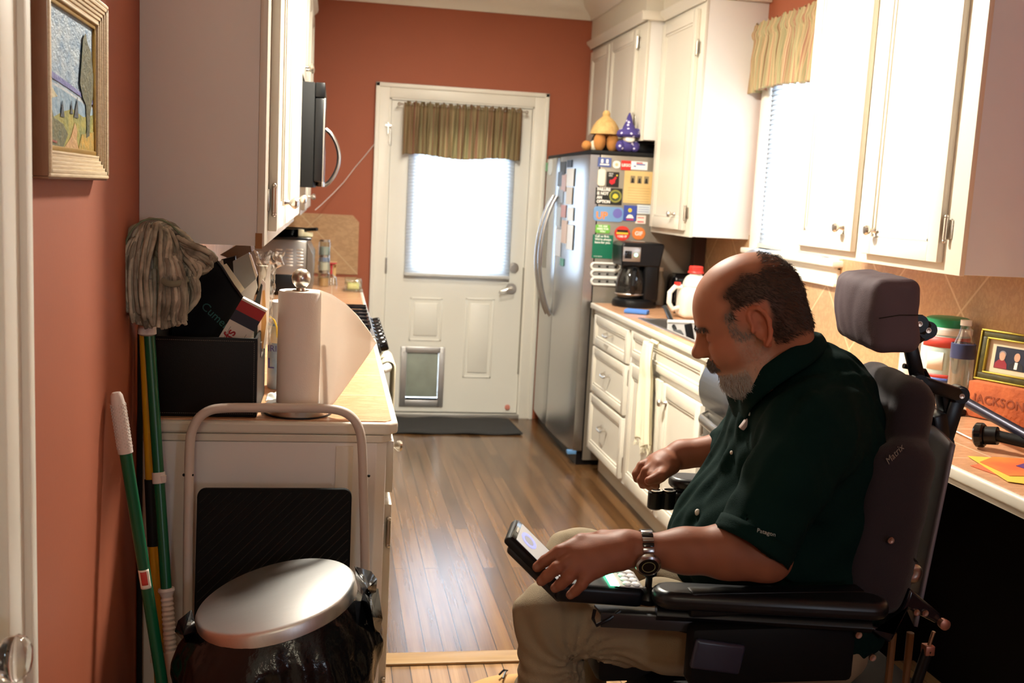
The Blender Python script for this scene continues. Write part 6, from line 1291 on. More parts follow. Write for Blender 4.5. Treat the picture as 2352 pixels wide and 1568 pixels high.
wr2 = A_(1452, 1258, 1.600)
for a, b, c, d, r0, r1 in fing:
    a, b, c, d = A_(*a), A_(*b), A_(*c), A_(*d)
    va.cone(wr2*.75+a*.25, a, .021, .0135, .014)
    va.cone(a, b, .0128, r0, .004); va.cone(b, c, r0*1.03, r0*.92, .003); va.cone(c, d, r0*.94, r1, .003)
va.cone(A_(1420, 1275, 1.60), A_(1350, 1275, 1.595), .019, .014, .02); va.cone(A_(1440, 1245, 1.61), A_(1385, 1238, 1.635), .020, .016, .015); va.cone(A_(1385, 1238, 1.635), A_(1335, 1240, 1.66), .0135, .0115, .006); va.cone(A_(1335, 1240, 1.66), A_(1303, 1258, 1.672), .011, .009, .004)
V1, Q1 = va.mesh()
fEl = A_(1672, 1032, 2.03); fWr = A_(1566, 1043, 2.06)
vf = Vol(np.array([fWr[0]-.18, 1.90, fWr[2]-.14]), np.array([shF[0]+.06, 2.18, shF[2]+.06]), .003)
arm(vf, [(shF, .052), (A_(1715, 1040, 2.02), .045)]); arm(vf, [(A_(1715, 1040, 2.02), .043), (fEl, .038), (fWr, .028)], .02)
vf.cone(fWr, A_(1515, 1062, 2.05), .026, .022, .02)
ff = [((1500, 1058, 2.06), (1474, 1070, 2.05), (1462, 1088, 2.045), (1463, 1100, 2.045)), ((1506, 1062, 2.04), (1484, 1082, 2.025), (1473, 1102, 2.025), (1476, 1114, 2.03)), ((1514, 1068, 2.025), (1497, 1092, 2.01), (1488, 1110, 2.015), (1492, 1118, 2.025)), ((1524, 1074, 2.02), (1511, 1096, 2.0), (1504, 1110, 2.005), (1507, 1116, 2.015))]
for a, b, c, d in ff:
    a, b, c, d = A_(*a), A_(*b), A_(*c), A_(*d); vf.cone(fWr*.3+a*.7, a, .017, .013, .012); vf.cone(a, b, .0118, .0105, .004); vf.cone(b, c, .0102, .0095, .003); vf.cone(c, d, .0094, .0080, .003)
vf.cone(A_(1545, 1072, 2.03), A_(1518, 1092, 1.995), .015, .012, .01); vf.cone(A_(1518, 1092, 1.995), A_(1490, 1104, 1.99), .0115, .009, .004)
V2, Q2 = vf.mesh()
vt = Vol(np.array([.40, 1.45, .50]), np.array([1.30, 2.15, 1.25]), .008)
CH = A_(1842, 1010, 1.805); BE = A_(1785, 1205, 1.82); HP = A_(1835, 1390, 1.80)
vt.ell(CH, (.11, .16, .17), BR, 0); vt.ell(BE, (.14, .16, .14), BR, .05); vt.ell(HP, (.13, .17, .11), BR, .05); vt.cone(shN, shF, .05, .05, .04); vt.cone(neckb, CH, .055, .09, .04)
V3, Q3 = vt.mesh()
VV = np.concatenate([V0, V1, V2, V3]); o1, o2, o3 = len(V0), len(V0)+len(V1), len(V0)+len(V1)+len(V2)
QQ = np.concatenate([Q0, Q1+o1, Q2+o2, Q3+o3])
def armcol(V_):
    c = np.tile(np.array(hx('#86543F')), (len(V_), 1)); n = np.sin(V_[:, 0]*140+V_[:, 2]*90)*np.sin(V_[:, 1]*120+V_[:, 0]*60); return c*(1+.05*n[:, None])  # arms darker than the head: their shade is put into the skin colour
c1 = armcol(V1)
for q in fing:
    for (pp, rr, w_) in ((q[0], .012, .35), (q[1], .010, .35), (q[2], .008, .25)):
        d = np.linalg.norm(V1-A_(*pp), axis=1); w = np.exp(-(d/rr)**2)*w_; c1 = c1*(1-w[:, None])+np.array(hx('#8E4836'))*w[:, None]
    d = np.linalg.norm(V1-(A_(*q[3])+np.array([-.002, -.006, .004])), axis=1); w = np.exp(-(d/.0062)**4)*.6; c1 = c1*(1-w[:, None])+np.array(hx('#A07868'))*w[:, None]
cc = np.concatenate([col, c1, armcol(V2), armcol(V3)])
man = thing('person', 'bald bearded person in a dark green shirt and khakis seated in the wheelchair', 'person', (HP[0], HP[1], 0))
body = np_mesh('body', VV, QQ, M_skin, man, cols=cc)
# hair: shell strands on the sides and back, moustache and beard tufts
def strands(name, sel, nstr, L, lift, colr, seed, dirf, rad=.00035, par=None, jit=.25):
    R = np.random.RandomState(seed); ids = np.where(sel)[0]; ids = R.choice(ids, nstr); b = MB()
    me = body.data; nor = np.empty(len(me.vertices)*3, np.float32); me.vertices.foreach_get('normal', nor); nor = nor.reshape(-1, 3)
    verts = []; faces = []
    for i in ids:
        p = VV[i]; n = nor[i]; d = dirf(P[i] if i < len(P) else None); d = d-n*(d@n); d = d/max(1e-6, np.linalg.norm(d)); d = d+n*lift+R.normal(0, jit, 3)
        d /= np.linalg.norm(d); ln = L*(.6+.8*R.rand()); q = p+d*ln*.55; e = p+(d-n*.35)*ln
        s = np.cross(d, n); s /= max(1e-6, np.linalg.norm(s)); s2 = np.cross(d, s)
        k = len(verts); r = rad
        for c_, rr in ((p-n*.001, r), (q, r*.9)):
            for a in (0, 2.094, 4.189): verts.append(c_+s*math.cos(a)*rr+s2*math.sin(a)*rr)
        verts.append(e)
        for j in range(3): faces.append((k+j, k+(j+1) % 3, k+3+(j+1) % 3, k+3+j)); faces.append((k+3+j, k+3+(j+1) % 3, k+6))
    m = bpy.data.meshes.new(name); m.from_pydata([tuple(v) for v in verts], [], faces); return mkobj(name, m, colr, par or man, smooth=True)
m_h = mat('dark_brown_hair', hx('#35261E'), .6); m_g = mat('grey_hair', hx('#8E8680'), .5); m_d = mat('dark_grey_hair', hx('#4A403A'), .5)
down = lambda p: -HU*.7-HF*.6
n0 = len(V0); z0 = np.zeros(len(VV)-n0, bool); S_ = lambda m: np.concatenate([m, z0])
tag(strands('hair', S_((hw > .5)), 5200, .012, .35, m_h, 1, down), kind='stuff'); tag(strands('thin_hair', S_((thin > .08) & (hw < .5) & (earm < .2)), 450, .014, .45, m_d, 2, lambda p: -HF), kind='stuff')
tag(strands('sideburn', S_((temple > .35) & (earm < .1)), 500, .009, .3, m_g, 3, lambda p: -HU), kind='stuff')
tag(strands('beard', S_((u_ < -.068) & (f_ > .040)), 2400, .016, .6, mat('pale_grey_hair', hx('#B8B0A8'), .5), 4, lambda p: -HU), kind='stuff'); tag(strands('beard_stubble', S_((cheek > .4) & (earm < .2) & (f_ < .05)), 700, .006, .45, mat('light_stubble', hx('#A59080'), .5), 5, lambda p: -HU), kind='stuff')
tag(strands('moustache', S_((u_ < -.036) & (u_ > -.056) & (f_ > .070) & (l_ < .03)), 900, .010, .6, mat('brown_grey_hair', hx('#75685E'), .5), 6, lambda p: -HU+HF*.3), kind='stuff'); tag(strands('eyebrow', S_(brow > .4), 220, .009, .5, m_d, 7, lambda p: HF*.2-HU*.2, jit=.35), kind='stuff')
# ---- shirt
M_shirt = mat('dark_green_twill', (.0016, .0125, .0105), .85, spec=.08, bump=.25, bscale=600, noise=.3, nscale=6)
vs2 = Vol(np.array([.44, 1.40, .62]), np.array([1.36, 2.20, 1.29]), .005)
vs2.ell(CH+BF*.0, (.142, .200, .190), BR, 0); vs2.ell(BE, (.178, .205, .150), BR, .08); vs2.ell(BE+BF*.05-ZU*.045, (.155, .19, .11), BR, .06); vs2.ell(A_(1875, 915, 1.80), (.078, .15, .080), BR, .05)
vs2.ell(HP+np.array([0, 0, .02]), (.165, .20, .12), BR, .06)
vs2.cone(shN+np.array([.0, .03, -.012]), shF+np.array([0, 0, -.012]), .068, .068, .05); vs2.cone(neckb+np.array([.004, 0, -.022]), CH+np.array([0, 0, .03]), .067, .11, .05)
hem = A_(1722, 1258, 1.577); ax_ = (hem-shN)/np.linalg.norm(hem-shN)
sleeve = lambda a, b: None
vs2.cone(shN+np.array([0, .01, -.01]), shN+ax_*.10, .070, .070, .05)
vs2.cone(shN+ax_*.10, hem+ax_*.05, .068, .066, .02)
farh = A_(1690, 1035, 2.02); axf = (farh-shF)/np.linalg.norm(farh-shF); vs2.cone(shF, farh, .066, .062, .03)
# sleeve hem planes: carve only near the cuffs
def halfcut(v, p, n, lo, hi):
    q = v.sl(lo, hi); x = v.ax[0][q[0]][:, None, None]; y = v.ax[1][q[1]][None, :, None]; z = v.ax[2][q[2]][None, None, :]
    v.D[q] = np.maximum(v.D[q], ((x-p[0])*n[0]+(y-p[1])*n[1]+(z-p[2])*n[2]).astype(np.float32))
halfcut(vs2, hem, ax_, hem-np.array([.11, .12, .13]), np.array([hem[0]+.10, 1.640, hem[2]+.05]))
vs2.cone(hem-ax_*.03, hem+ax_*.02, .055, .055, 0, 's')
def folds(x, y, z):
    n1 = np.sin(38*x+22*z+9*np.sin(14*y))*np.sin(30*y+17*z); n2 = np.sin(70*z-45*x+5*np.sin(30*y)); n3 = np.sin(95*x+60*y+70*z+3*np.sin(40*x))
    return .0034*n1+.0022*n2+.0012*n3
vs2.disp(folds); vs2.cut((0, 0, .665), (0, 0, -1))
Vs, Qs = vs2.mesh(); Vs = relax(Vs, Qs, 2, .4)
np_mesh('shirt', Vs, Qs, M_shirt, man)
# collar: folded band standing round the neck
ctop = [(1700, 905, 1.785), (1712, 880, 1.738), (1745, 846, 1.705), (1790, 812, 1.692), (1838, 784, 1.700), (1868, 768, 1.735), (1880, 762, 1.785)]
cbot = [(1700, 975, 1.785), (1728, 936, 1.720), (1772, 896, 1.684), (1818, 864, 1.670), (1862, 836, 1.680), (1889, 812, 1.720), (1898, 803, 1.785)]
def loop(P): 
    A = [np.array(at(x, y, Y=Y)) for x, y, Y in P]; B = [np.array([a[0]+.02*(1.785-a[1]), 3.57-a[1], a[2]]) for a in A[-2:0:-1]]; return A+B
LT, LB = loop(ctop), loop(cbot); nl = len(LT)
def cat(L, t):
    t = t*nl; i = int(t) % nl; f = t-int(t); p0, p1, p2, p3 = L[i-1], L[i], L[(i+1) % nl], L[(i+2) % nl]
    return .5*(2*p1+(p2-p0)*f+(2*p0-5*p1+4*p2-p3)*f*f+(3*p1-p0-3*p2+p3)*f**3)
def collar(u, v):
    a, b = cat(LT, u), cat(LB, u); c = (cat(LT, .0)+cat(LT, .5))/2; o = a-c; o = o/np.linalg.norm(o)
    if v > .3: t = (v-.3)/.7; return Vector(a*(1-t)+b*t+o*.004*math.sin(PI*t))
    t = v/.3; return Vector(a-o*.004*(1-t)-np.array([0, 0, .030])*(1-t))
MB().surf(collar, 72, 12, True).obj('collar', M_shirt, man, solid=.0018, ang=70)
def near_pt(px, py, Vset, r=.012):   # point of the garment seen at a pixel (frontmost)
    d = RT*((px-1176)/FPX)+DN*((py-784)/FPX)+FW; d = np.array(d.normalized()); C0 = np.array([0, 0, CAMH]); w = Vset-C0; t = w@d; dist = np.linalg.norm(w-t[:, None]*d, axis=1)
    k = np.where(dist < r)[0]; return Vset[k[np.argmin(t[k])]] if len(k) else Vset[np.argmin(dist)]
VD = np.array(-(FW))
for (x, y, s_) in ((1588, 1177, .0065), (1668, 1035, .004), (1706, 948, .004), (1737, 888, .003)):
    q = Vector(near_pt(x, y, Vs)); MB().ball(q, (s_*.8, s_*.8, s_), 10, 6).obj('shirt_button', mat('shell_button', hx('#C9C0B8'), .3), man)
q = Vector(near_pt(1697, 972, Vs)); MB().obox(q, (.010, .012, .026), Matrix.Rotation(.6, 3, 'Y'), .003).obj('badge', mat('pale_badge', hx('#B9A8A8'), .4), man)
q0, q1 = Vector(near_pt(1742, 1204, Vs)), Vector(near_pt(1792, 1226, Vs)); q0.y -= .004; q1.y -= .004
text('sleeve_embroidery', 'Patagon', .010, q0, q1-q0, Vector((0, -.15, 1)), mat('pale_thread', hx('#9AA09A'), .7), man)
# hem band of the near sleeve
aa = np.cross(ax_, [0, 1, 0]); aa /= np.linalg.norm(aa); ab = np.cross(ax_, aa)
MB().surf(lambda u, v: Vector(hem-ax_*(.028*(1-v)-.001)+(aa*math.cos(2*PI*u)+ab*math.sin(2*PI*u))*(.0685+.0012*math.sin(6*PI*u))), 40, 4, True).obj('sleeve_cuff', M_shirt, man, solid=.002)
# ---- trousers
M_kh = mat('khaki_twill', hx('#86775E'), .85, bump=.3, bscale=500, noise=.3, nscale=8)
kN, kF = A_(1264, 1412, 1.775), A_(1322, 1282, 2.05); hN = HP+BN*.10+np.array([0, 0, -.02]); hF = HP-BN*.10+np.array([0, 0, -.01])
anN = np.array([kN[0]+.035, kN[1]+.02, .17]); anF = np.array([kF[0]+.03, kF[1]+.0, .17])
vp = Vol(np.array([.22, 1.52, .10]), np.array([1.25, 2.26, .86]), .006)
thN = A_(1520, 1438, 1.745); thF = A_(1540, 1350, 2.0)
vp.cone(hN, thN, .088, .078, .03); vp.cone(thN, kN, .078, .062, .03); vp.cone(kN, kN*.5+anN*.5, .060, .066, .02); vp.cone(kN*.5+anN*.5, anN, .066, .062, .02)
vp.cone(hF, thF, .088, .080, .03); vp.cone(thF, kF, .080, .062, .03); vp.cone(kF, kF*.5+anF*.5, .060, .064, .02); vp.cone(kF*.5+anF*.5, anF, .064, .060, .02); vp.ell(HP+np.array([0, 0, -.03]), (.14, .18, .10), BR, .04)
def fold2(x, y, z):
    r = np.sqrt((x-kN[0]-.05)**2+(y-kN[1])**2+(z-kN[2]+.07)**2); w = np.exp(-(r/.12)**2)
    return .0030*np.sin(34*x+40*z+4*np.sin(20*y))+w*.0065*np.sin(150*r+18*np.arctan2(z-kN[2]+.07, x-kN[0]-.05))+.0014*np.sin(80*z+60*x+50*y)
vp.disp(fold2); Vp, Qp = vp.mesh(); Vp = relax(Vp, Qp, 2, .4); np_mesh('trousers', Vp, Qp, M_kh, man)
for an in (anN, anF):
    s = Vol(an+np.array([-.22, -.07, -.12]), an+np.array([.12, .07, .06]), .006); s.ell(an+np.array([-.02, 0, -.05]), (.06, .045, .05), None, 0); s.ell(an+np.array([-.10, 0, -.075]), (.10, .045, .032), None, .03); s.cut((0, 0, an[2]-.10), (0, 0, -1)); a_, b_ = s.mesh(); np_mesh('shoe', a_, b_, mat('brown_shoe', hx('#6B4A30'), .5), man)
# watch
wc = A_(1482, 1262, 1.600); wa = (elN-wrN)/np.linalg.norm(elN-wrN); w1 = np.cross(wa, [0, 0, 1.]); w1 /= np.linalg.norm(w1); w2 = np.cross(w1, wa)
wt = thing('wristwatch', 'steel and black wristwatch on the near wrist of the seated person', 'watch', Vector(wc))
m_ws = mat('watch_steel', (.42, .42, .44), .25, 1)
for k in range(22):
    a = 2*PI*k/22; c_ = wc+(w1*math.cos(a)*.031+w2*math.sin(a)*.0325); Rm = Matrix((Vector(wa), Vector(-w1*math.sin(a)+w2*math.cos(a)), Vector(w1*math.cos(a)+w2*math.sin(a)))).transposed()
    MB().obox(c_, (.019, .0072, .003), Rm, .001).obj('bracelet_link', m_ws if k % 2 else M_gloss, wt)
wn = -w1 if (-w1)[1] < 0 else w1; wn = wn*.92-w2*.38; wn /= np.linalg.norm(wn); fc = wc+wn*.032
ca_ = MB().lathe([(0, 0), (.0205, 0), (.0215, .003), (.0205, .008), (.0175, .010), (0, .009)], Vector(fc), Vector(wn), 30).obj('case', m_ws, wt)
MB().lathe([(0, .0092), (.0165, .0095), (.0165, .0102), (0, .0102)], Vector(fc), Vector(wn), 28).obj('dial', M_gloss, ca_)
MB().lathe([(.010, .0103), (.0105, .0106), (.011, .0103)], Vector(fc), Vector(wn), 24).obj('dial_ring', mat('dial_gold', hx('#8C8A5A'), .4), ca_)
t = MB().tube([Vector(fWr+np.array([-.004, 0, 0])+(np.array([0, math.cos(a), 0])*.030+np.array([.25, 0, 1])*math.sin(a)*.029)) for a in [2*PI*k/24 for k in range(24)]], .0016, 6, closed=True).obj('wristband', M_black); tag(t, 'thin dark band round the far wrist', 'wristband')
# ================================================================ power wheelchair
wh = thing('power_wheelchair', 'black power wheelchair with padded headrest carrying the seated person', 'wheelchair', (HP[0], HP[1], 0))
M_cush = mat('purple_black_upholstery', hx('#2E262B'), .8, spec=.15, bump=.35, bscale=700, noise=.3, nscale=5, col2=hx('#231D21'), sheen=.15)
M_fr = mat('frame_black', (.004, .004, .005), .32, spec=.3); M_scr = mat('screw_steel', (.55, .42, .33), .3, 1)
# headrest
hc = A_(2064, 728, 1.668)-BN*.13; tl = math.radians(-6); Hf = BF*math.cos(tl)+ZU*math.sin(tl); Hu = np.cross(Hf, BN)*-1; Hu = Hu if Hu[2] > 0 else -Hu; FRm = np.array([Hf, BN, Hu])
v = Vol(hc-.19, hc+.19, .004)
v.box(hc, (.043, .132, .066), .022, FRm, 0); v.ell(hc+BF*.035, (.02, .10, .05), FRm, .03); v.ell(hc-BF*.045, (.022, .11, .03), FRm, .02, 's')
v.disp(lambda x, y, z: .0008*np.sin(60*x+40*z+2*np.sin(50*y)))
a_, b_ = v.mesh(); a_ = relax(a_, b_, 2, .5); hrp = np_mesh('headrest_pad', a_, b_, mat('purple_grey_stretch_fabric', hx('#5C4D54'), .75, bump=.3, bscale=700, noise=.2, nscale=5, spec=.2), wh)
q = [Vector(hc+BN*(.132+.0022)+Hf*a+Hu*b) for a, b in ((.035, .0), (.0, .004), (-.04, .002))]; MB().tube(q, .0009, 5).obj('seam', M_gloss, hrp)
# headrest linkage behind the pad
def link(name, pts, w_, th, scr=True, Y=None):
    P = [Vector(at(x, y, Y=yy)) for x, y, yy in pts]; g = MB()
    for a, b in zip(P, P[1:]):
        d = (b-a).normalized(); s = d.cross(Vector(BN)).normalized(); Rm = Matrix((d, Vector(BN), s)).transposed(); g.obox((a+b)/2, ((b-a).length+w_*.3, th, w_), Rm, min(w_, th)*.25)
    for p in (P[0], P[-1]): g.cyl(p-Vector(BN)*th/2, w_*.56, th, Vector(BN), 20)
    o = g.obj(name, M_fr, wh)
    if scr:
        for p in (P[0], P[-1]): MB().lathe([(0, 0), (.0055, 0), (.005, .002), (.0025, .002), (0, .001)], p+Vector(BN)*(th/2+.0), Vector(BN), 12).obj('screw', M_scr, o)
    return o
link('hinge_plate', [(2108, 742, 1.76), (2128, 757, 1.76)], .030, .020); link('hinge_plate', [(2120, 764, 1.79), (2090, 783, 1.79)], .026, .020)
link('upright_bar', [(2088, 785, 1.79), (2110, 876, 1.79)], .026, .018); link('cross_bar', [(2110, 876, 1.77), (2204, 907, 1.77)], .026, .022); link('drop_bar', [(2200, 905, 1.79), (2165, 1015, 1.79)], .032, .026, False)
bp = Vector(at(2150, 985, Y=1.80)); MB().obox(bp, (.03, .05, .07), Matrix.Rotation(-.28, 3, 'Y'), .006).obox(bp+Vector((.008, 0, .06)), (.02, .03, .05), Matrix.Rotation(-.28, 3, 'Y'), .004).obj('mounting_block', M_fr, wh)
for dy in (-.012, .012): MB().tube([bp+Vector((-.02, dy, .05)), bp+Vector((-.028, dy, .09)), bp+Vector((-.045, dy, .115)), bp+Vector((-.075, dy, .12))], .005, 8).obj('cable', M_fr, wh)
# backrest: deep contoured cushion in a shell
bt_, bb_ = A_(2056, 850, 1.81), A_(1960, 1330, 1.81); bu_ = (bt_-bb_); BL = np.linalg.norm(bu_); bu_ /= BL; bf_ = np.cross(BN, bu_); bf_ = bf_ if bf_@BF > 0 else -bf_; BM = np.array([bf_, BN, bu_]); bc_ = (bt_+bb_)/2
v = Vol(bc_-np.array([.28, .32, .40]), bc_+np.array([.28, .32, .40]), .006)
v.box(bc_, (.040, .150, BL/2), .038, BM, 0); v.box(bc_-bu_*.05, (.040, .195, BL/2-.06), .038, BM, .04)
for s_ in (-1, 1): v.box(bc_+BN*s_*.180+bf_*.030-bu_*.055, (.050, .028, BL/2-.065), .026, BM, .05)
v.ell(bc_+bf_*.07, (.04, .13, .25), BM, .04, 's')
v.disp(lambda x, y, z: .0012*np.sin(55*z+18*x+3*np.sin(30*y))+.0006*np.sin(150*z+40*x))
a_, b_ = v.mesh(); a_ = relax(a_, b_, 3, .5); bk = np_mesh('backrest_cushion', a_, b_, M_cush, wh)
def bq(f, n, u): return Vector(bc_+bf_*f+BN*n+bu_*u)
l0 = near_pt(2050, 1078, a_); l1 = near_pt(2072, 1022, a_); l0 = Vector(l0); l1 = Vector(l1); dv = (l1-l0).normalized(); nn_ = Vector((-.35, -.9, 0)); upv = nn_.cross(dv).normalized(); 
text('script_lettering', 'Matrix', .016, l0+Vector((-.002, -.006, 0)), dv, upv if upv.x < 0 else -upv, mat('lettering_beige', hx('#7A6C60'), .5), bk, shear=.3)
sh = MB().surf(lambda u, v: bq(-.045-.03*math.cos((u-.5)*2.2)**2-.01, (u-.5)*.37, (v-.5)*BL*.80-.05), 20, 20).obj('back_shell', mat('grey_violet_shell', hx('#7A747E'), .4, .3), wh, solid=.006)
# armrests
def armpad(pts, wd, th, nm):
    P = [Vector(p) for p in pts]; n = len(P)
    c = MB(); L = 14
    a, b = P[0], P[-1]; d = (b-a).normalized(); s = Vector((0, 0, 1)).cross(d).normalized(); up = d.cross(s); l = (b-a).length
    pol = []
    for cx, sg in ((l-wd*.5, 1), (wd*.5, -1)):
        for k in range(9): t_ = -PI/2+PI*k/8; pol.append((cx+sg*math.cos(t_)*wd*.5, sg*math.sin(t_)*wd*.5))
    c.prism(pol, a-up*th, d, s, up*th); return c.obj(nm, mat('grey_black_vinyl', (.007, .007, .009), .34, spec=.35), wh, bevel=min(.012, th*.4), segs=4)
an0, an1 = at(1500, 1318, Y=1.60), at(2046, 1328, Y=1.53); an1.z = an0.z = .826; armpad((an0, an1), .068, .030, 'armrest_pad')
MB().tube([an0+Vector((.01, 0, -.045)), an1+Vector((-.03, 0, -.045))], [(.018, .013)]*2, 12).obj('armrest_rail', M_fr, wh)
af0, af1 = at(1536, 1090, Y=2.13), at(1760, 1092, Y=2.08); af1.z = af0.z; armpad((af0, af1), .075, .026, 'armrest_pad')
MB().obox((af0+af1)/2+Vector((-.04, 0, -.045)), (.12, .04, .035), None, .006).obj('armrest_bracket', M_fr, wh)
cb_ = at(1518, 1147, Y=2.10); g = MB()
for dx in (-.013, .016): g.cyl((cb_.x+dx, cb_.y, cb_.z-.020), .0165, .040, bev=.003)
o = g.box(cb_.x-.01, cb_.x+.012, cb_.y-.012, cb_.y+.012, cb_.z-.018, cb_.z+.016).obj('twin_clamp', M_fr, wh)
for dx in (-.013, .016): MB().lathe([(.011, .019), (.0155, .021), (.0155, .0225), (.010, .0225)], (cb_.x+dx, cb_.y, cb_.z)).obj('chrome_ring', M_chrome, o)
MB().tube([cb_+Vector((.03, 0, .004)), cb_+Vector((.055, 0, .002)), at(1556, 1165, Y=2.10), at(1560, 1215, Y=2.10), at(1562, 1330, Y=2.10)], [.010, .009, .008, .007, .007], 10).obj('clamp_stem', M_fr, wh)
MB().obox(at(1568, 1140, Y=2.11), (.035, .03, .05), None, .006).obj('pivot_block', M_fr, wh)
# near side: control module with keypad under the hand, joystick, bracket bar and knob
kb = [at(1383, 1347, Y=1.625), at(1452, 1352, Y=1.625), at(1462, 1312, Y=1.700), at(1418, 1308, Y=1.700)]
ctr = sum(kb, Vector())/4; ku = (kb[1]-kb[0]).normalized(); kw = (kb[3]-kb[0]); kw = (kw-ku*kw.dot(ku)).normalized(); kn = ku.cross(kw).normalized(); kn = kn if kn.z > 0 else -kn
Rk = Matrix((ku, kw, kn)).transposed()
cm_ = MB().obox(ctr-kn*.018-ku*.045, (.155, .078, .034), Rk, .010, 3).obj('control_module', mat('module_black', (.004, .005, .008), .35, spec=.3), wh)
kp_ = MB().obox(ctr+kn*.0005+ku*.004, (.050, .066, .003), Rk, .002).obj('keypad_plate', mat('silver_keypad', hx('#A8A29E'), .35, .3), cm_)
for i in range(4):
    for j in range(2):
        MB().ball(ctr+kn*.0035+ku*(-.001+.016*j+.002)+kw*(-.024+.016*i), (.0075, .0065, .003), 12, 6, Rk).obj('key', mat('key_white', hx('#F2EEEA'), .35, emit=(.9, .88, .85), estr=.12), kp_)
MB().obox(ctr+kn*.002-ku*.022+kw*(-.008), (.016, .050, .003), Rk, .001).obj('green_display', mat('lit_green_display', (.1, .9, .45), .3, emit=(.12, 1, .5), estr=6), cm_)
jb = at(1490, 1338, Y=1.64); MB().lathe([(0, 0), (.018, .0), (.020, .01), (.014, .022), (.006, .028), (.006, .045), (.013, .05), (.014, .065), (0, .07)], jb-Vector((0, 0, .035)), (0, 0, 1), 18).obj('joystick', M_fr, wh)
a = at(1372, 1400, Y=1.64); b = at(1600, 1412, Y=1.60); d = (b-a).normalized(); s = Vector((0, 1, -.1)).normalized(); u3 = d.cross(s).normalized(); u3 = u3 if u3.z > 0 else -u3
Rb = Matrix((d, s, u3)).transposed()
MB().obox((a+b)/2, ((b-a).length, .048, .006), Rb, .002).obox((a+b)/2-s*.024-u3*.010, ((b-a).length, .004, .024), Rb, .001).obj('swing_arm', mat('graphite_channel', (.03, .03, .034), .3, .4), wh)
k_ = at(1588, 1388, Y=1.62); MB().lathe([(0, 0), (.017, 0), (.019, .004), (.017, .012), (.010, .015), (0, .014)], k_-u3*.002, u3, 24).obj('lock_knob', mat('grey_knob', hx('#6E6A66'), .35, .5), wh)
MB().tube([at(1366, 1400, Y=1.625), at(1362, 1420, Y=1.615), at(1370, 1436, Y=1.61), at(1400, 1420, Y=1.61), at(1425, 1402, Y=1.615)], .003, 8).obj('cable', M_fr, wh)
MB().tube([at(1490, 1420, Y=1.60), at(1545, 1442, Y=1.59), at(1580, 1450, Y=1.59), at(1612, 1445, Y=1.59)], .0035, 8).obj('cable', M_fr, wh)
# side panel, frame, pouch
def sidebox(x0, y0, x1, y1, Y, dep, m, nm, bev=.006): 
    a = at(x0, y0, Y=Y); b = at(x1, y1, Y=Y); return MB().box(a.x, b.x, Y, Y+dep, b.z, a.z, bev).obj(nm, m, wh)
sidebox(1590, 1362, 1985, 1412, 1.56, .035, M_fr, 'side_rail'); sidebox(1592, 1445, 1960, 1568, 1.545, .04, mat('black_nylon', (0, 0, 0)), 'side_pouch', .012)
MB().box(.60, 1.14, 1.60, 2.02, .50, .575, .02).obj('seat_cushion', M_blackm, wh)
for sgn, yy in ((-1, 1.585), (1, 2.035)): MB().tube([(.62, yy, .50), (1.12, yy, .50)], .016, 12).obj('seat_rail', M_fr, wh)
MB().box(.66, 1.22, 1.64, 1.98, .16, .46, .03).obj('power_base', M_blackm, wh)
MB().box(1.00, 1.20, 1.66, 1.98, .28, .50, .03).obj('motor_housing', M_blackm, wh); MB().box(1.15, 1.36, 1.68, 1.96, .06, .30, .02).obj('battery_box', M_blackm, wh)
def wheel(x, y, r, w_, nm):
    o = MB().lathe([(r*.55, -w_/2), (r*.93, -w_/2), (r, -w_*.3), (r, w_*.3), (r*.93, w_/2), (r*.55, w_/2), (r*.55, -w_/2)], (x, y, r), (0, 1, 0), 36).obj(nm, mat('tyre_rubber', (.02, .02, .02), .8), wh)
    MB().lathe([(0, -w_*.3), (r*.56, -w_*.35), (r*.56, w_*.35), (0, w_*.3)], (x, y, r), (0, 1, 0), 24).obj('hub', mat('hub_grey', (.12, .12, .13), .4, .5), o)
for yy in (1.575, 2.05): wheel(1.0, yy, .16, .07, 'drive_wheel')
for xx in (.66, 1.32):
    for yy in (1.62, 2.0): wheel(xx, yy, .075, .04, 'caster_wheel'); MB().tube([(xx, yy, .15), (xx*.8+.19, yy, .28)], .014, 10).obj('caster_fork', M_fr, wh)
for s_, (ax_n) in ((1, anN), (-1, anF)): MB().box(ax_n[0]-.20, ax_n[0]+.07, ax_n[1]-.06, ax_n[1]+.06, .05, .065, .005).obj('footplate', M_fr, wh); MB().tube([(ax_n[0]+.07, ax_n[1]+.0, .06), (ax_n[0]+.13, ax_n[1]+.02*s_, .30), (.62, 1.81-.12*s_, .48)], .014, 10).obj('legrest_tube', M_fr, wh)
# dark mass behind the calf: leg rest hanger and front of the base
sidebox(1375, 1475, 1590, 1568, 1.80, .10, M_blackm, 'front_housing', .02)
for x, y, Y in ((1920, 1411, 1.557), (1853, 1396, 1.557), (1990, 1411, 1.555), (1971, 1457, 1.54), (2003, 1509, 1.54), (2045, 1240, 1.60), (2104, 1405, 1.60), (2124, 1407, 1.60)):
    MB().lathe([(0, 0), (.0065, 0), (.006, .003), (.003, .003), (0, .0015)], at(x, y, Y=Y), (0, -1, 0), 12).obj('screw', M_scr, wh)
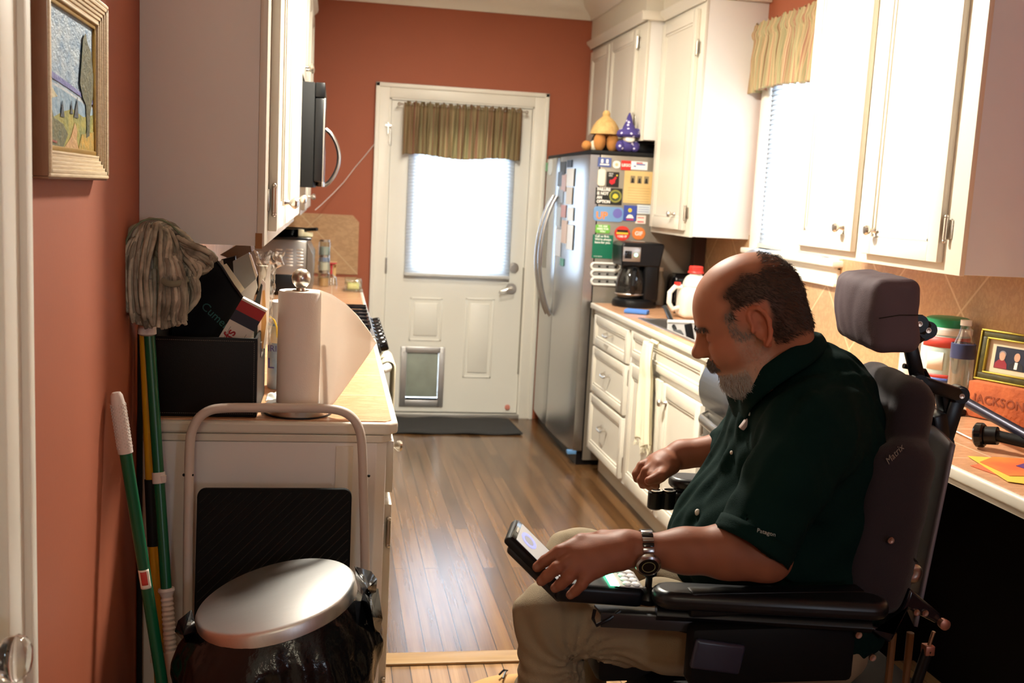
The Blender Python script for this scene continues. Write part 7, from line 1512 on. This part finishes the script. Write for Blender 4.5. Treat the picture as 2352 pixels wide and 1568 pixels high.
# rear frame: bent plates catching blue light, posts and strut
def plate_px(pts, Y, th, m, nm, bev=.003):
    P = [at(x, y, Y=Y) for x, y in pts]; return MB().prism([(p.x, p.z) for p in P], (0, Y, 0), (1, 0, 0), (0, 0, 1), (0, th, 0)).obj(nm, m, wh, bevel=bev)
M_bl = mat('gloss_frame_enamel', (.006, .007, .011), .18)
plate_px([(2092, 1352), (2160, 1408), (2172, 1428), (2150, 1432), (2088, 1400), (2052, 1468), (2044, 1478), (1998, 1445), (2010, 1440), (2050, 1450), (2080, 1390)], 1.60, .07, M_bl, 'rear_bracket', .006)
plate_px([(1960, 1330), (2060, 1150), (2105, 1130), (2100, 1200), (2095, 1350), (2050, 1450), (1990, 1450)], 1.63, .30, M_blackm, 'rear_frame', .01)
plate_px([(2060, 1165), (2100, 1138), (2104, 1150), (2070, 1180)], 1.62, .25, M_bl, 'shell_rib', .004); plate_px([(2086, 1205), (2106, 1232), (2084, 1225)], 1.61, .25, M_bl, 'shell_rib', .003); plate_px([(2094, 1268), (2114, 1296), (2092, 1285)], 1.61, .25, M_bl, 'shell_rib', .003)
p = at(2096, 1316, Y=1.62); MB().lathe([(0, 0), (.016, 0), (.018, .003), (.013, .006), (.006, .006), (0, .003)], p, (0, -1, 0), 20).obj('pivot_knob', M_chrome, wh)
p = at(2163, 1429, Y=1.60); MB().lathe([(0, 0), (.009, 0), (.010, .012), (0, .016)], p, (0, -1, 0), 14).obj('bolt_head', mat('copper_bolt', (.45, .2, .14), .4, .8), wh)
a, b = at(2145, 1450, Y=1.60), at(2060, 1700, Y=1.62); MB().tube([a, a.lerp(b, .14)], .0035, 8).obj('strut_rod', M_scr, wh); MB().tube([a.lerp(b, .16), b], .0095, 12).obj('gas_strut', M_fr, wh); MB().obox(a.lerp(b, .16), (.018, .018, .018), None, .002).obj('strut_collar', mat('copper_bolt', (0, 0, 0)), wh)
for x in (2046, 2086): p = at(x, 1500, Y=1.66); MB().tube([(p.x, 1.66, p.z+.04), (p.x+.004, 1.66, .30)], .007, 8).obj('spring_rod', mat('brown_rod', hx('#6A4526'), .5), wh)
for pts in (((2140, 1100), (2132, 1180), (2108, 1260), (2100, 1330)), ((2112, 1150), (2120, 1220), (2104, 1300))): MB().tube(smooth([at(x, y, Y=1.75) for x, y in pts], 2), .005, 8).obj('cable', M_fr, wh)
# small phone in the side pouch
a = at(1648, 1507, Y=1.54); MB().obox(a, (.088, .012, .052), Matrix.Rotation(math.radians(9), 3, 'Y'), .008, 3).obj('phone', mat('slate_phone', hx('#26283A'), .35)); o = bpy.data.objects['phone']; tag(o, 'slate grey phone tucked in the side pouch of the wheelchair', 'phone')
# ---- handheld phone in an open black case
c0, c1, c2, c3 = at(1170, 1232, Y=1.650), at(1191, 1192, Y=1.722), at(1322, 1322, Y=1.700), at(1296, 1356, Y=1.628)
pu = (c2-c1).normalized(); pw = (c1-c0); pw = (pw-pu*pw.dot(pu)).normalized(); pn = pu.cross(pw).normalized(); pn = pn if pn.z > 0 else -pn
Rp = Matrix((pu, pw, pn)).transposed(); L_ = (c2-c1).length; W_ = (c1-c0).length; pc = (c0+c1+c2+c3)/4
t = thing('smartphone', 'smartphone in a black case with a lit screen held in the near hand', 'phone', pc)
MB().obox(pc-pn*.009, (L_, W_, .016), Rp, .006, 3).obj('case', M_blackm, t)
b = MB().obox(pc-pn*.019+pu*.008-pw*.002, (L_*.9, W_*.92, .016), Rp, .007, 3).obj('folded_cover', mat('black_cover', (.012, .011, .011), .7), t)
MB().obox(pc-pn*.0005, (L_-.008, W_-.006, .004), Rp, .002).obj('bezel', M_gloss, t)
sc = MB().obox(pc+pn*.0018-pu*.006, (L_*.72, W_-.016, .0006), Rp).obj('screen', mat('lit_screen', (.35, .35, .36), .2, emit=(.50, .47, .46), estr=.32, noise=.0), t, smooth=False)
so = pc+pn*.0024-pu*(L_*.24)
MB().lathe([(.011, 0), (.017, 0), (.017, .0004), (.011, .0004)], so, pn, 30).obj('blue_ring_graphic', mat('lit_blue', (.3, .32, .8), .3, emit=(.28, .32, .98), estr=.55), sc)
MB().lathe([(0, 0), (.010, 0), (.010, .0003), (0, .0003)], so, pn, 24).obj('grey_disc_graphic', mat('lit_grey', (.3, .3, .32), .3, emit=(.36, .36, .42), estr=.3), sc)
MB().obox(pc+pn*.0018-pu*(L_*.5-.010), (.004, .018, .0008), Rp).obj('speaker_slot', mat('slot_silver', (.5, .5, .5), .3, 1), t)
